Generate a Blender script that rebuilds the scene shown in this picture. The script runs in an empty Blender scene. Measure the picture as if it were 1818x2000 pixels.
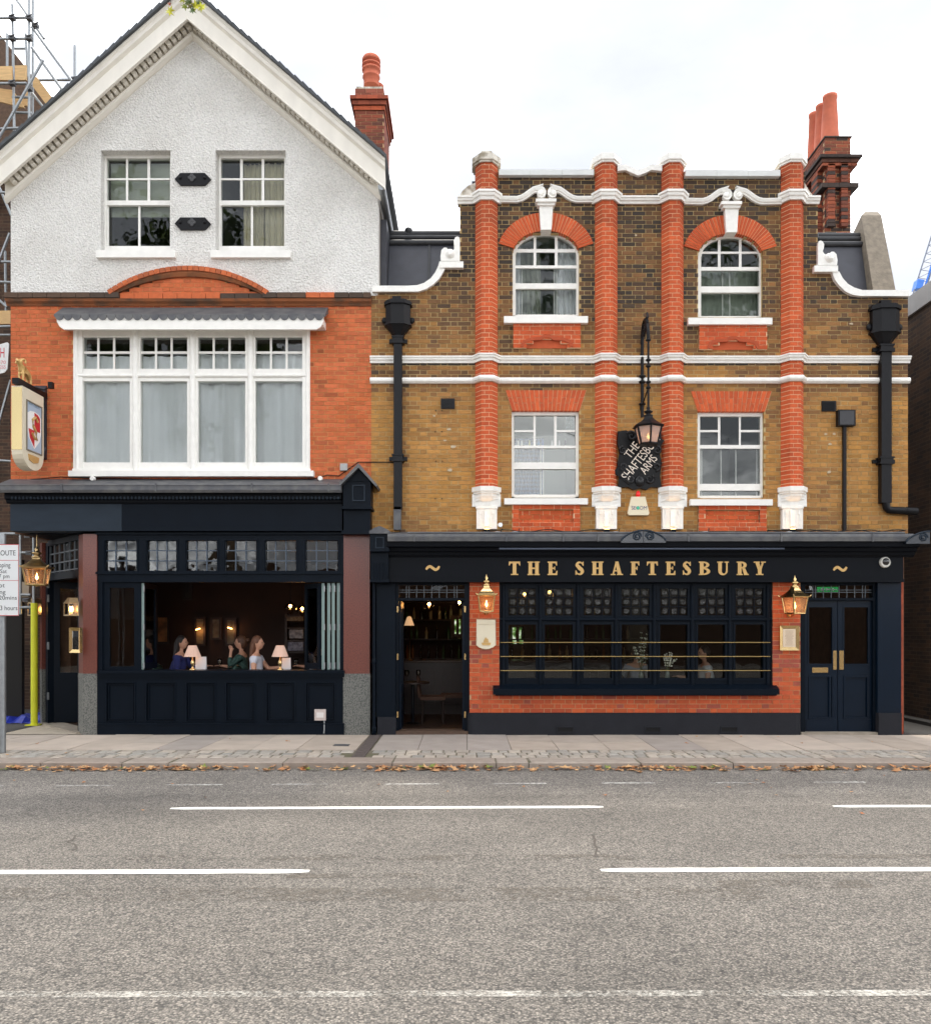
import bpy, math, random
from mathutils import Vector, Matrix, noise

# ---------------------------------------------------------------- camera, sky, sun
D, CX, HY, S0, H = 14.0, 909.0, 1225.0, 120.0, 1.75     # metres to the frontage, photo axis, px per metre, eye height
F = S0 * D
scene = bpy.context.scene
cam_d = bpy.data.cameras.new('camera'); cam = bpy.data.objects.new('camera', cam_d)
scene.collection.objects.link(cam); scene.camera = cam
cam.location = (0, -D, H); cam.rotation_euler = (math.radians(90), 0, 0)
cam_d.sensor_fit = 'HORIZONTAL'; cam_d.sensor_width = 36; cam_d.lens = 36 * F / 1818
cam_d.shift_y = (HY - 1000) / 1818; cam_d.clip_end = 800; cam_d.clip_start = .05

SUN_EL, SUN_AZ = math.radians(64), math.radians(2)       # sun behind the houses
world = bpy.data.worlds.new('World'); scene.world = world; world.use_nodes = True
nt = world.node_tree; nt.nodes.clear()
N = nt.nodes.new; L = nt.links.new
out = N('ShaderNodeOutputWorld'); bg = N('ShaderNodeBackground'); bg.inputs['Strength'].default_value = .1
sky = N('ShaderNodeTexSky'); sky.sky_type = 'NISHITA'; sky.sun_disc = False
sky.sun_elevation = SUN_EL; sky.sun_rotation = SUN_AZ; sky.dust_density = 2.0
tc = N('ShaderNodeTexCoord'); mp = N('ShaderNodeMapping'); mp.inputs['Scale'].default_value = (1.0, 1.0, 2.2)
mp.inputs['Location'].default_value = (7.7, 2.2, .1)
nz = N('ShaderNodeTexNoise'); nz.inputs['Scale'].default_value = 2.6; nz.inputs['Detail'].default_value = 7; nz.inputs['Roughness'].default_value = .55
cr = N('ShaderNodeValToRGB'); cr.color_ramp.elements[0].position = .36; cr.color_ramp.elements[1].position = .65
cr.color_ramp.elements[0].color = (0, 0, 0, 1); _e = cr.color_ramp.elements.new(.50); _e.color = (.018, .018, .018, 1); _e = cr.color_ramp.elements.new(.56); _e.color = (.3, .3, .3, 1)
cl = N('ShaderNodeValToRGB'); cl.color_ramp.elements[0].position = .35; cl.color_ramp.elements[1].position = .75
cl.color_ramp.elements[0].color = (12, 12.2, 12.6, 1); cl.color_ramp.elements[1].color = (18, 17.9, 17.5, 1)
nz2 = N('ShaderNodeTexNoise'); nz2.inputs['Scale'].default_value = 4.5; nz2.inputs['Detail'].default_value = 6
mx = N('ShaderNodeMixRGB'); dim = N('ShaderNodeMixRGB'); dim.inputs[0].default_value = .96; dim.inputs[2].default_value = (1.60, 1.66, 1.80, 1)   # thin high cloud over the blue
L(tc.outputs['Generated'], mp.inputs[0]); L(mp.outputs[0], nz.inputs[0]); L(mp.outputs[0], nz2.inputs[0])
L(nz.outputs[0], cr.inputs[0]); L(nz2.outputs[0], cl.inputs[0])
L(cr.outputs[0], mx.inputs[0]); L(sky.outputs[0], dim.inputs[1]); L(dim.outputs[0], mx.inputs[1]); L(cl.outputs[0], mx.inputs[2])
L(mx.outputs[0], bg.inputs[0]); L(bg.outputs[0], out.inputs[0])
sd = bpy.data.lights.new('sun', 'SUN'); sd.energy = .5; sd.angle = math.radians(7); sd.color = (1, .93, .82)
sun = bpy.data.objects.new('sun', sd); scene.collection.objects.link(sun)
_dir = Vector((math.sin(SUN_AZ) * math.cos(SUN_EL), math.cos(SUN_AZ) * math.cos(SUN_EL), math.sin(SUN_EL)))
sun.rotation_euler = _dir.to_track_quat('Z', 'Y').to_euler()
vs = scene.view_settings; vs.view_transform = 'Standard'; vs.look = 'None'; vs.exposure = 2.4; vs.gamma = 1; vs.use_curve_mapping = False
scene.render.engine = 'CYCLES'
try:
    scene.cycles.use_denoising = True
    scene.cycles.max_bounces = 8; scene.cycles.transparent_max_bounces = 24
    scene.cycles.sample_clamp_indirect = 6
except Exception: pass

# ---------------------------------------------------------------- helpers
R = random.Random(11)
COL = scene.collection
def sc(Y): return F / (D + Y)
def fx(px, Y=0.0): return (px - CX) / sc(Y)
def fz(py, Y=0.0): return H - (py - HY) / sc(Y)
def gy(py, z=0.0): return F * (H - z) / (py - HY) - D      # depth of a ground pixel
def lin(c): c /= 255.0; return c / 12.92 if c <= .04045 else ((c + .055) / 1.055) ** 2.4
def C(r, g, b, k=1.0): return (lin(r) * k, lin(g) * k, lin(b) * k, 1)

WLOC = {}
class MB:
    """collects faces; build() links them as one mesh object"""
    def __init__(s): s.v = []; s.f = []; s.c = []; s.sm = []; s.col = None
    def face(s, pts, smooth=False):
        b = len(s.v); s.v += [tuple(p) for p in pts]; s.f.append(tuple(range(b, b + len(pts)))); s.c.append(s.col); s.sm.append(smooth)
    def grid(s, verts, faces, smooth=False):
        b = len(s.v); s.v += [tuple(p) for p in verts]
        for q in faces: s.f.append(tuple(b + i for i in q)); s.c.append(s.col); s.sm.append(smooth)
    def box(s, x0, x1, y0, y1, z0, z1, skip=''):
        if x0 > x1: x0, x1 = x1, x0
        if y0 > y1: y0, y1 = y1, y0
        if z0 > z1: z0, z1 = z1, z0
        v = [(x0,y0,z0),(x1,y0,z0),(x1,y1,z0),(x0,y1,z0),(x0,y0,z1),(x1,y0,z1),(x1,y1,z1),(x0,y1,z1)]
        fs = {'f':(0,1,5,4),'r':(1,2,6,5),'b':(2,3,7,6),'l':(3,0,4,7),'t':(4,5,6,7),'d':(3,2,1,0)}
        s.grid(v, [q for k, q in fs.items() if k not in skip])
        return s
    def pb(s, px0, py0, px1, py1, y0, y1, skip=''):           # box drawn from photo pixels on the plane of its front face
        return s.box(fx(px0, y0), fx(px1, y0), y0, y1, fz(py1, y0), fz(py0, y0), skip)
    def prism(s, poly, y0, y1):                                # poly of (x, z), extruded along y
        a = sum(poly[i][0]*poly[(i+1)%len(poly)][1] - poly[(i+1)%len(poly)][0]*poly[i][1] for i in range(len(poly)))
        if a < 0: poly = poly[::-1]
        n = len(poly); v = [(x, y0, z) for x, z in poly] + [(x, y1, z) for x, z in poly]
        s.grid(v, [tuple(range(n)), tuple(range(2*n-1, n-1, -1))] + [(i, i+n, (i+1)%n+n, (i+1)%n) for i in range(n)])
        return s
    def pprism(s, poly, y0, y1): return s.prism([(fx(a, y0), fz(b, y0)) for a, b in poly], y0, y1)
    def prismz(s, poly, z0, z1):                               # poly of (x, y), extruded upward
        a = sum(poly[i][0]*poly[(i+1)%len(poly)][1] - poly[(i+1)%len(poly)][0]*poly[i][1] for i in range(len(poly)))
        if a < 0: poly = poly[::-1]
        n = len(poly); v = [(x, y, z0) for x, y in poly] + [(x, y, z1) for x, y in poly]
        s.grid(v, [tuple(range(n-1, -1, -1)), tuple(range(n, 2*n))] + [(i, (i+1)%n, (i+1)%n+n, i+n) for i in range(n)])
        return s
    def prismx(s, poly, x0, x1):                               # poly of (y, z), extruded along x
        b = len(s.v); s.prism(poly, 0, 1)
        for i in range(b, len(s.v)):
            a, t, z = s.v[i]; s.v[i] = (x0 + (x1 - x0) * t, a, z)
        return s
    def tube(s, pts, r, n=8, smooth=True):
        pts = [Vector(p) for p in pts]; rr = r if isinstance(r, (list, tuple)) else [r]*len(pts)
        rings = []; ref = None
        for i, p in enumerate(pts):
            t = (pts[min(i+1, len(pts)-1)] - pts[max(i-1, 0)]).normalized()
            if ref is None: ref = Vector((0,0,1)) if abs(t.z) < .9 else Vector((1,0,0))
            u = t.cross(ref).normalized(); w = t.cross(u).normalized(); ref = w.cross(t) if False else ref
            rings.append([p + (u*math.cos(2*math.pi*k/n) + w*math.sin(2*math.pi*k/n))*rr[i] for k in range(n)])
        v = [q for g in rings for q in g]; m = len(pts)
        s.grid(v, [(i*n+k, i*n+(k+1)%n, (i+1)*n+(k+1)%n, (i+1)*n+k) for i in range(m-1) for k in range(n)], smooth)
        s.grid(rings[0], [tuple(range(n))[::-1]]); s.grid(rings[-1], [tuple(range(n))])
        return s
    def lathe(s, prof, cx, cy, n=16, smooth=True, a0=0.0, sx=1.0, sy=1.0):
        v = [(cx + sx*r*math.cos(a0+2*math.pi*k/n), cy + sy*r*math.sin(a0+2*math.pi*k/n), z) for r, z in prof for k in range(n)]
        m = len(prof)
        s.grid(v, [(i*n+k, i*n+(k+1)%n, (i+1)*n+(k+1)%n, (i+1)*n+k) for i in range(m-1) for k in range(n)], smooth)
        s.grid([v[k] for k in range(n)], [tuple(range(n))[::-1]]); s.grid(v[-n:], [tuple(range(n))])
        return s
    def lathey(s, prof, cx, cz, n=16, smooth=True):            # axis along y, prof of (r, y)
        v = [(cx + r*math.cos(2*math.pi*k/n), y, cz + r*math.sin(2*math.pi*k/n)) for r, y in prof for k in range(n)]
        m = len(prof)
        s.grid(v, [(i*n+k, (i+1)*n+k, (i+1)*n+(k+1)%n, i*n+(k+1)%n) for i in range(m-1) for k in range(n)], smooth)
        s.grid(v[:n], [tuple(range(n))]); s.grid(v[-n:], [tuple(range(n))[::-1]])
        return s
    def sweep(s, path, nrm, prof, scl=None, closed_prof=True, smooth=False):
        """planar path, nrm = plane normal; prof of (a along side, b along nrm)"""
        P = [Vector(p) for p in path]; nrm = Vector(nrm).normalized(); k = len(prof); rings = []
        for i, p in enumerate(P):
            d0 = (P[i]-P[i-1]).normalized() if i else (P[1]-P[0]).normalized()
            d1 = (P[i+1]-P[i]).normalized() if i < len(P)-1 else d0
            s0, s1 = nrm.cross(d0), nrm.cross(d1)
            sd = (s0+s1); sd = sd.normalized() if sd.length > 1e-6 else s0
            m = min(1/max(sd.dot(s0), .3), 2.5); q = scl[i] if scl else 1
            rings.append([p + sd*(a*m*q) + nrm*(b) for a, b in prof])
        v = [q for g in rings for q in g]
        kk = k if closed_prof else k-1
        s.grid(v, [(i*k+j, i*k+(j+1)%k, (i+1)*k+(j+1)%k, (i+1)*k+j) for i in range(len(P)-1) for j in range(kk)], smooth)
        s.grid(rings[0], [tuple(range(k))[::-1]]); s.grid(rings[-1], [tuple(range(k))])
        return s
    def ball(s, c, r, n=10, sx=1, sy=1, sz=1):
        m = max(5, n//2+1)
        s.lathe([(max(r*math.sin(math.pi*i/m), 1e-4), c[2]-sz*r*math.cos(math.pi*i/m)) for i in range(m+1)], c[0], c[1], n, True, 0, sx, sy)
        return s
    def xf(s, M, b=0):
        for i in range(b, len(s.v)): s.v[i] = tuple(M @ Vector(s.v[i]))
        return s
    def build(s, name, mat, parent=None, kind=None, label=None):
        me = bpy.data.meshes.new(name)
        xs, ys, zs = zip(*s.v)
        o = ((min(xs)+max(xs))/2, (min(ys)+max(ys))/2, min(zs))
        me.from_pydata([(a-o[0], b-o[1], c-o[2]) for a, b, c in s.v], [], s.f)
        if any(s.sm): me.polygons.foreach_set('use_smooth', s.sm)
        if any(c is not None for c in s.c):
            at = me.attributes.new('col', 'FLOAT_COLOR', 'FACE')
            flat = []
            for c in s.c: flat += list(c if c else (1, 1, 1, 1))
            at.data.foreach_set('color', flat)
        me.materials.append(mat); me.update()
        return link(name, me, o, parent, kind, label)
def link(name, data, o, parent=None, kind=None, label=None):
    ob = bpy.data.objects.new(name, data); COL.objects.link(ob)
    if parent is not None:
        ob.parent = parent; w = WLOC[parent.name]; ob.location = (o[0]-w[0], o[1]-w[1], o[2]-w[2])
    else: ob.location = o
    WLOC[ob.name] = tuple(o)
    if kind: ob['kind'] = kind
    if label: ob['label'] = label
    return ob
def thing(name, label, cat, loc, group=None):
    o = link(name, None, loc); o.empty_display_size = .1
    return tag(o, label, cat, group)
def tag(o, label, cat, group=None):
    o['label'] = label; o['category'] = cat
    if group: o['group'] = group
    return o
def relabel(o, label): o['label'] = label
def copy_tree(o, loc, parent=None):
    c = o.copy(); COL.objects.link(c); c.parent = parent
    if loc is not None: c.location = loc
    WLOC[c.name] = tuple(c.location)
    for ch in list(o.children): copy_tree(ch, None, c)
    return c

# ---------------------------------------------------------------- materials
MATS = {}
def mat(name, col, rough=.6, metal=0.0, var=0.0, vscale=6.0, bump=0.0, bscale=40.0, detail=4, emit=None, estr=0.0, spec=None, col2=None, attr=None, streak=None, coat=0.0, bdist=.01):
    if name in MATS: return MATS[name]
    m = bpy.data.materials.new(name); m.use_nodes = True; t = m.node_tree; n = t.nodes.new; l = t.links.new
    b = t.nodes['Principled BSDF']
    b.inputs['Roughness'].default_value = rough; b.inputs['Metallic'].default_value = metal
    if spec is not None: b.inputs['Specular IOR Level'].default_value = spec
    if coat: b.inputs['Coat Weight'].default_value = coat; b.inputs['Coat Roughness'].default_value = .15
    g = n('ShaderNodeNewGeometry'); pos = g.outputs['Position']
    src = None
    if attr == 'mesh': a = n('ShaderNodeAttribute'); a.attribute_name = 'col'; src = a.outputs['Color']
    elif attr == 'object': a = n('ShaderNodeObjectInfo'); src = a.outputs['Color']
    else:
        a = n('ShaderNodeRGB'); a.outputs[0].default_value = col; src = a.outputs[0]
    if var or col2:
        nz = n('ShaderNodeTexNoise'); nz.inputs['Scale'].default_value = vscale; nz.inputs['Detail'].default_value = detail
        if streak:
            mp = n('ShaderNodeMapping'); mp.inputs['Scale'].default_value = streak; l(pos, mp.inputs[0]); l(mp.outputs[0], nz.inputs[0])
        else: l(pos, nz.inputs[0])
        if col2:
            rp = n('ShaderNodeValToRGB'); rp.color_ramp.elements[0].position = .4; rp.color_ramp.elements[1].position = .62
            l(nz.outputs[0], rp.inputs[0]); mx = n('ShaderNodeMixRGB'); l(rp.outputs[0], mx.inputs[0]); l(src, mx.inputs[1]); mx.inputs[2].default_value = col2
            src = mx.outputs[0]
        if var:
            mr = n('ShaderNodeMapRange'); mr.inputs[1].default_value = .25; mr.inputs[2].default_value = .75
            mr.inputs[3].default_value = 1-var; mr.inputs[4].default_value = 1+var; l(nz.outputs[0], mr.inputs[0])
            hs = n('ShaderNodeHueSaturation'); l(mr.outputs[0], hs.inputs['Value']); l(src, hs.inputs['Color']); src = hs.outputs[0]
    l(src, b.inputs['Base Color'])
    if bump:
        bz = n('ShaderNodeTexNoise'); bz.inputs['Scale'].default_value = bscale; bz.inputs['Detail'].default_value = 3; l(pos, bz.inputs[0])
        bp = n('ShaderNodeBump'); bp.inputs['Strength'].default_value = bump; bp.inputs['Distance'].default_value = bdist
        l(bz.outputs[0], bp.inputs['Height']); l(bp.outputs[0], b.inputs['Normal'])
    if emit: b.inputs['Emission Color'].default_value = emit; b.inputs['Emission Strength'].default_value = estr
    MATS[name] = m; return m
def glass(name, tint=(.93, .95, .94, 1), ior=1.5, rough=0.0, wavy=0.0):
    m = bpy.data.materials.new(name); m.use_nodes = True; t = m.node_tree; t.nodes.clear(); n = t.nodes.new; l = t.links.new
    o = n('ShaderNodeOutputMaterial'); x = n('ShaderNodeMixShader'); tr = n('ShaderNodeBsdfTransparent'); gl = n('ShaderNodeBsdfGlossy'); fr = n('ShaderNodeFresnel')
    tr.inputs[0].default_value = tint; gl.inputs['Roughness'].default_value = rough; fr.inputs['IOR'].default_value = ior
    if wavy:
        g = n('ShaderNodeNewGeometry'); z = n('ShaderNodeTexNoise'); z.inputs['Scale'].default_value = 2.2; z.inputs['Detail'].default_value = 2
        bp = n('ShaderNodeBump'); bp.inputs['Strength'].default_value = wavy; bp.inputs['Distance'].default_value = .02
        l(g.outputs['Position'], z.inputs[0]); l(z.outputs[0], bp.inputs['Height']); l(bp.outputs[0], gl.inputs['Normal'])
    l(fr.outputs[0], x.inputs[0]); l(tr.outputs[0], x.inputs[1]); l(gl.outputs[0], x.inputs[2]); l(x.outputs[0], o.inputs[0])
    return m
M_white = mat('white_paint', C(238, 236, 230), .45, var=.05, vscale=9, bump=.08, bscale=60)
M_cornice = mat('cream_white_paint', C(232, 227, 216), .5, var=.07, vscale=5, streak=(1, 1, .4))
M_stonewhite = mat('painted_stone', C(240, 238, 232), .55, var=.07, vscale=14, bump=.2, bscale=50)
M_grime = mat('weathered_white', C(214, 208, 196), .8, col2=C(150, 140, 122), vscale=9, bump=.3, bscale=40)
M_navy = mat('navy_gloss_paint', C(8, 17, 27), .45, var=.12, vscale=4, spec=.11, bump=.04, bscale=12)
M_navy2 = mat('navy_door_paint', C(8, 23, 38), .32, var=.1, vscale=5, spec=.22, bump=.03, bscale=10)
M_navyfade = mat('faded_navy_paint', C(36, 46, 57), .5, var=.14, vscale=7, streak=(.5, 1, 2), spec=.2)
M_navydark = mat('dark_navy_fascia_paint', C(8, 12, 19), .5, var=.12, vscale=4, spec=.13)
M_plinth = mat('charcoal_plinth_paint', C(36, 37, 42), .75, spec=.2, var=.1, vscale=5, bump=.25, bscale=25)
M_black = mat('black_iron_paint', C(20, 20, 23), .4, var=.12, vscale=12, bump=.1, bscale=40, spec=.2)
M_lead = mat('lead_sheet', C(84, 85, 89), .55, metal=.25, var=.1, vscale=7, col2=C(98, 98, 98), bump=.1, bscale=14)
M_darklead = mat('dark_lead_sheet', C(66, 67, 74), .55, metal=.2, var=.15, vscale=5, bump=.1, bscale=10)
M_slate = mat('slate', C(66, 70, 74), .6, var=.2, vscale=14)
M_brass = mat('polished_brass', (.74, .52, .24, 1), .22, metal=1, var=.1, vscale=20)
M_gold = mat('gold_leaf', (.60, .38, .14, 1), .42, metal=.35, var=.06, vscale=30)
M_iron = mat('galvanised_steel', C(150, 154, 156), .42, metal=.75, var=.12, vscale=15)
M_redgran = mat('red_granite', C(122, 66, 52), .34, col2=C(88, 46, 40), vscale=55, var=.16, coat=.25, detail=6)
M_greygran = mat('grey_granite', C(122, 122, 116), .45, col2=C(70, 72, 70), vscale=45, var=.2, coat=.15, detail=6)
M_terra = mat('terracotta', C(196, 106, 78), .8, var=.15, vscale=5, bump=.2, bscale=20)
M_glass = glass('window_glass', wavy=.12)
M_oldglass = glass('wavy_window_glass', wavy=.35)
M_lampglass = glass('lantern_glass', (.97, .95, .9, 1), 1.45)
M_brick_m = mat('brick_mixed', None, .85, attr='mesh', var=.14, vscale=16, bump=.5, bscale=45, bdist=.006)
M_brick_o = mat('brick_single', None, .85, attr='object', var=.14, vscale=16, bump=.5, bscale=45, bdist=.006)
M_mort_s = mat('stock_mortar', C(196, 172, 124), .95, var=.16, vscale=5, bump=.3, bscale=60, col2=C(170, 142, 96))
M_mort_r = mat('red_wall_mortar', C(200, 150, 100), .95, var=.15, vscale=4, bump=.3, bscale=60)
M_mort_p = mat('pale_lime_mortar', C(236, 206, 168), .95, var=.08, vscale=8)
M_mort_g = mat('ground_mortar', C(196, 160, 122), .95, var=.1, vscale=8)
M_room = mat('upstairs_room_plaster', C(120, 134, 120), .9)
M_roomdark = mat('upstairs_room_dark', C(46, 50, 46), .9)
M_bar = mat('bar_panelling', C(50, 28, 19), .7, var=.3, vscale=2)
M_barfloor = mat('bar_floorboards', C(58, 40, 28), .5, var=.3, vscale=6, streak=(1, 8, 1))
M_barceil = mat('bar_ceiling', C(40, 30, 24), .9)
def roughcast():
    m = bpy.data.materials.new('roughcast'); m.use_nodes = True; t = m.node_tree; n = t.nodes.new; l = t.links.new; b = t.nodes['Principled BSDF']
    g = n('ShaderNodeNewGeometry'); pos = g.outputs['Position']
    vo = n('ShaderNodeTexVoronoi'); vo.inputs['Scale'].default_value = 31; vo.inputs['Randomness'].default_value = 1
    nz = n('ShaderNodeTexNoise'); nz.inputs['Scale'].default_value = 42; nz.inputs['Detail'].default_value = 4
    big = n('ShaderNodeTexNoise'); big.inputs['Scale'].default_value = 1.3; big.inputs['Detail'].default_value = 5
    for q in (vo, nz, big): l(pos, q.inputs[0] if q is not vo else q.inputs['Vector'])
    ad = n('ShaderNodeMath'); ad.operation = 'MULTIPLY_ADD'; ad.inputs[1].default_value = -.55; l(vo.outputs['Distance'], ad.inputs[0]); l(nz.outputs[0], ad.inputs[2])
    bp = n('ShaderNodeBump'); bp.inputs['Strength'].default_value = .9; bp.inputs['Distance'].default_value = .03; l(ad.outputs[0], bp.inputs['Height']); l(bp.outputs[0], b.inputs['Normal'])
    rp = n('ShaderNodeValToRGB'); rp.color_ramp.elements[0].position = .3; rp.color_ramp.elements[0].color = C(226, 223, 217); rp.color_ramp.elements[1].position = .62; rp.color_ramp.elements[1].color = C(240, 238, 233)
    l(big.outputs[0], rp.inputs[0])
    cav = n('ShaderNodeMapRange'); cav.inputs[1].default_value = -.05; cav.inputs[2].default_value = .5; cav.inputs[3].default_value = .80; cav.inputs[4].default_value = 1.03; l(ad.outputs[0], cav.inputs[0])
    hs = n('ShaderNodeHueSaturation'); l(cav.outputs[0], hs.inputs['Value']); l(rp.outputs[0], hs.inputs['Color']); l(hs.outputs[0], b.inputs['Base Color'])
    b.inputs['Roughness'].default_value = .9; return m
M_rough = roughcast()

# ---------------------------------------------------------------- bricks
def unit_brick():
    mb = MB(); mb.box(-.5, .5, 0, 1, -.5, .5, 'b'); me = bpy.data.meshes.new('brick'); me.from_pydata(mb.v, [], mb.f); me.materials.append(M_brick_o); return me
ME_BRICK = unit_brick()
def brick_obj(parent, x0, x1, y0, z0, z1, col, name='brick', dep=.06):
    o = link(name, ME_BRICK, ((x0+x1)/2, y0, (z0+z1)/2), parent); o.scale = (x1-x0, dep, z1-z0); o.color = col; return o
def brickwork(parent, region, z0, z1, Y, colf, mortar, n_single=300, single_from=0.0, course=.0725, st=.225, hd=.1125, joint=.009, seed=3, name='brick', wallname='wall', depth=.12, bond='flemish', ok=None, proud=.007):
    """region(z) -> list of (x0, x1); bricks proud of a mortar bed; the first n_single are objects of their own"""
    rr = random.Random(seed); wall = MB(); stuff = MB(); singles = []
    nc = int(round((z1-z0)/course)); course = (z1-z0)/nc
    for i in range(nc):
        za = z0+i*course; zc = za+course/2
        for (a, b) in region(zc):
            if b-a < .01: continue
            wall.box(a, b, Y+proud, Y+depth, za, za+course)
            x = -12 + (.06 if i % 2 else .06+(st+hd)/2 if bond == 'flemish' else st*.5); k = 0
            if bond == 'flemish': x += rr.uniform(-.006, .006)
            while x < b:
                w = (st if k % 2 == 0 else hd) if bond == 'flemish' else st
                k += 1
                xa, xb = max(x, a), min(x+w, b); x += w
                if xb-xa < .03: continue
                j = joint*rr.uniform(.7, 1.3)
                xa2, xb2 = xa+(j/2 if xa > a+1e-6 else 0), xb-(j/2 if xb < b-1e-6 else 0)
                zb, zt = za+joint/2+rr.uniform(-.0015, .0015), za+course-joint/2+rr.uniform(-.0015, .0015)
                col = colf((xa+xb)/2, zc, rr); yy = Y+rr.uniform(-.003, .003)
                if len(singles) < n_single and zc > single_from: singles.append((xa2, xb2, yy, zb, zt, col))
                else: stuff.col = col; stuff.box(xa2, xb2, yy, Y+.03, zb, zt, 'b')
    w = wall.build(wallname, mortar, parent)
    for q in singles: brick_obj(w, *q, name=name)
    if stuff.v: stuff.build(name+'work', M_brick_m, w, kind='stuff')
    return w
def sstep(a, b, x): x = max(0, min(1, (x-a)/(b-a))); return x*x*(3-2*x)
def mixc(a, b, t): return tuple(a[i]+(b[i]-a[i])*t for i in range(3))+(1,)
GOLD_B, BROWN_B, SOOT_B = C(176, 126, 64), C(132, 92, 52), C(60, 50, 42)
def stock_col(x, z, rr):
    n = noise.noise(Vector((x*1.1, 0, z*1.6))); n2 = noise.noise(Vector((x*.5+7, 3, z*.6)))
    d = .05 + .80*sstep(5.1, 7.7, z) + .30*n + .2*n2 + (.4*math.exp(-((x+1.0)/.14)**2) if z < 6 else 0)
    if 6.02 < z < 6.12: d = .9                                # dark course above the moulding
    if 5.62 < z < 6.0: d += .25
    if z < 3.55: d += .25*sstep(3.6, 3.3, z)
    d += rr.uniform(-.22, .28); t = max(0, min(1, d))
    c = mixc(GOLD_B, BROWN_B, min(1, t*1.9)) if t < .5 else mixc(BROWN_B, SOOT_B, (t-.5)*2)
    k = rr.uniform(.82, 1.14); return (c[0]*k, c[1]*k, c[2]*k*rr.uniform(.9, 1.1), 1)
def left_col(x, z, rr):
    n = noise.noise(Vector((x*.9, 5, z*1.1))); t = max(0, min(1, .45+.6*n+rr.uniform(-.3, .3)))
    c = mixc(C(188, 96, 50), C(202, 106, 66), t); k = rr.uniform(.82, 1.1)
    if rr.random() < .06: k *= .72
    return (c[0]*k, c[1]*k, c[2]*k, 1)
def rub_col(x, z, rr):
    c = mixc(C(190, 80, 38), C(204, 92, 46), rr.random()); k = rr.uniform(.86, 1.07)
    if z > 8.3: k *= .85-.1*rr.random()
    return (c[0]*k, c[1]*k, c[2]*k, 1)
def ground_col(x, z, rr):
    c = mixc(C(194, 90, 46), C(180, 78, 46), rr.random()); k = rr.uniform(.82, 1.1)
    if rr.random() < (.30 if .9 < z < 1.6 else .07): c = mixc(c, C(150, 74, 62), .8)
    return (c[0]*k, c[1]*k, c[2]*k, 1)

# ---------------------------------------------------------------- small builders
def frame4(mb, x0, x1, z0, z1, w, y0, y1, wt=None, wb=None):
    wt = w if wt is None else wt; wb = w if wb is None else wb
    mb.box(x0, x0+w, y0, y1, z0, z1); mb.box(x1-w, x1, y0, y1, z0, z1)
    mb.box(x0+w, x1-w, y0, y1, z1-wt, z1); mb.box(x0+w, x1-w, y0, y1, z0, z0+wb)
def pane(parent, x0, x1, z0, z1, y, m=None, name='pane'):
    return MB().box(x0, x1, y, y+.005, z0, z1).build(name, m or M_glass, parent)
def ppane(parent, a, t, b, u, y, m=None): return pane(parent, fx(a, y), fx(b, y), fz(u, y), fz(t, y), y, m)
def room(parent, x0, x1, y0, y1, z0, z1, m, name='room'):
    mb = MB(); v = [(x0,y0,z0),(x1,y0,z0),(x1,y1,z0),(x0,y1,z0),(x0,y0,z1),(x1,y0,z1),(x1,y1,z1),(x0,y1,z1)]
    mb.grid(v, [(5,6,2,1),(6,7,3,2),(7,4,0,3),(7,6,5,4),(0,1,2,3)])
    return mb.build(name, m, parent)
def curtain(parent, x0, x1, z0, z1, y, m, waves=9, amp=.03, name='curtain', seed=1):
    rr = random.Random(seed); n = 60; v = []
    ph = rr.uniform(0, 6)
    for j in range(5):
        for i in range(n+1):
            t = i/n; q = j/4
            dy = amp*(math.sin(t*waves*6.28+ph+.5*math.sin(q*2+t*9))+.5*math.sin(t*waves*2.3*6.28+1.3*ph))
            v.append((x0+(x1-x0)*t, y+dy, z0+(z1-z0)*q))
    mb = MB(); mb.grid(v, [(j*(n+1)+i, j*(n+1)+i+1, (j+1)*(n+1)+i+1, (j+1)*(n+1)+i) for j in range(4) for i in range(n)], True)
    return mb.build(name, m, parent)
_TXT = {}
def text_verts(s, size, ext=.004):
    cu = bpy.data.curves.new('lettering', 'FONT'); cu.body = s; cu.size = size; cu.extrude = ext; cu.align_x = 'LEFT'
    ob = bpy.data.objects.new('lettering', cu); COL.objects.link(ob)
    dg = bpy.context.evaluated_depsgraph_get(); me = bpy.data.meshes.new_from_object(ob.evaluated_get(dg))
    v = [tuple(p.co) for p in me.vertices]; f = [tuple(p.vertices) for p in me.polygons]
    bpy.data.objects.remove(ob); bpy.data.curves.remove(cu); bpy.data.meshes.remove(me)
    return v, f
def text_obj(parent, s, x0, x1, z0, z1, y, m, name='lettering', rot=0.0, cen=None):
    """fit a line of text into the rectangle on the plane y (facing -y)"""
    v, f = text_verts(s, 1.0, .0)
    xs = [p[0] for p in v]; ys = [p[1] for p in v]; a, b, c, d = min(xs), max(xs), min(ys), max(ys)
    mb = MB(); mb.grid([(x0+(p[0]-a)/(b-a)*(x1-x0), y, z0+(p[1]-c)/(d-c)*(z1-z0)) for p in v], f)
    if rot:
        cc = Vector(cen or ((x0+x1)/2, y, (z0+z1)/2)); mb.xf(Matrix.Translation(cc) @ Matrix.Rotation(-rot, 4, 'Y') @ Matrix.Translation(-cc))
    return mb.build(name, m, parent)
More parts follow.
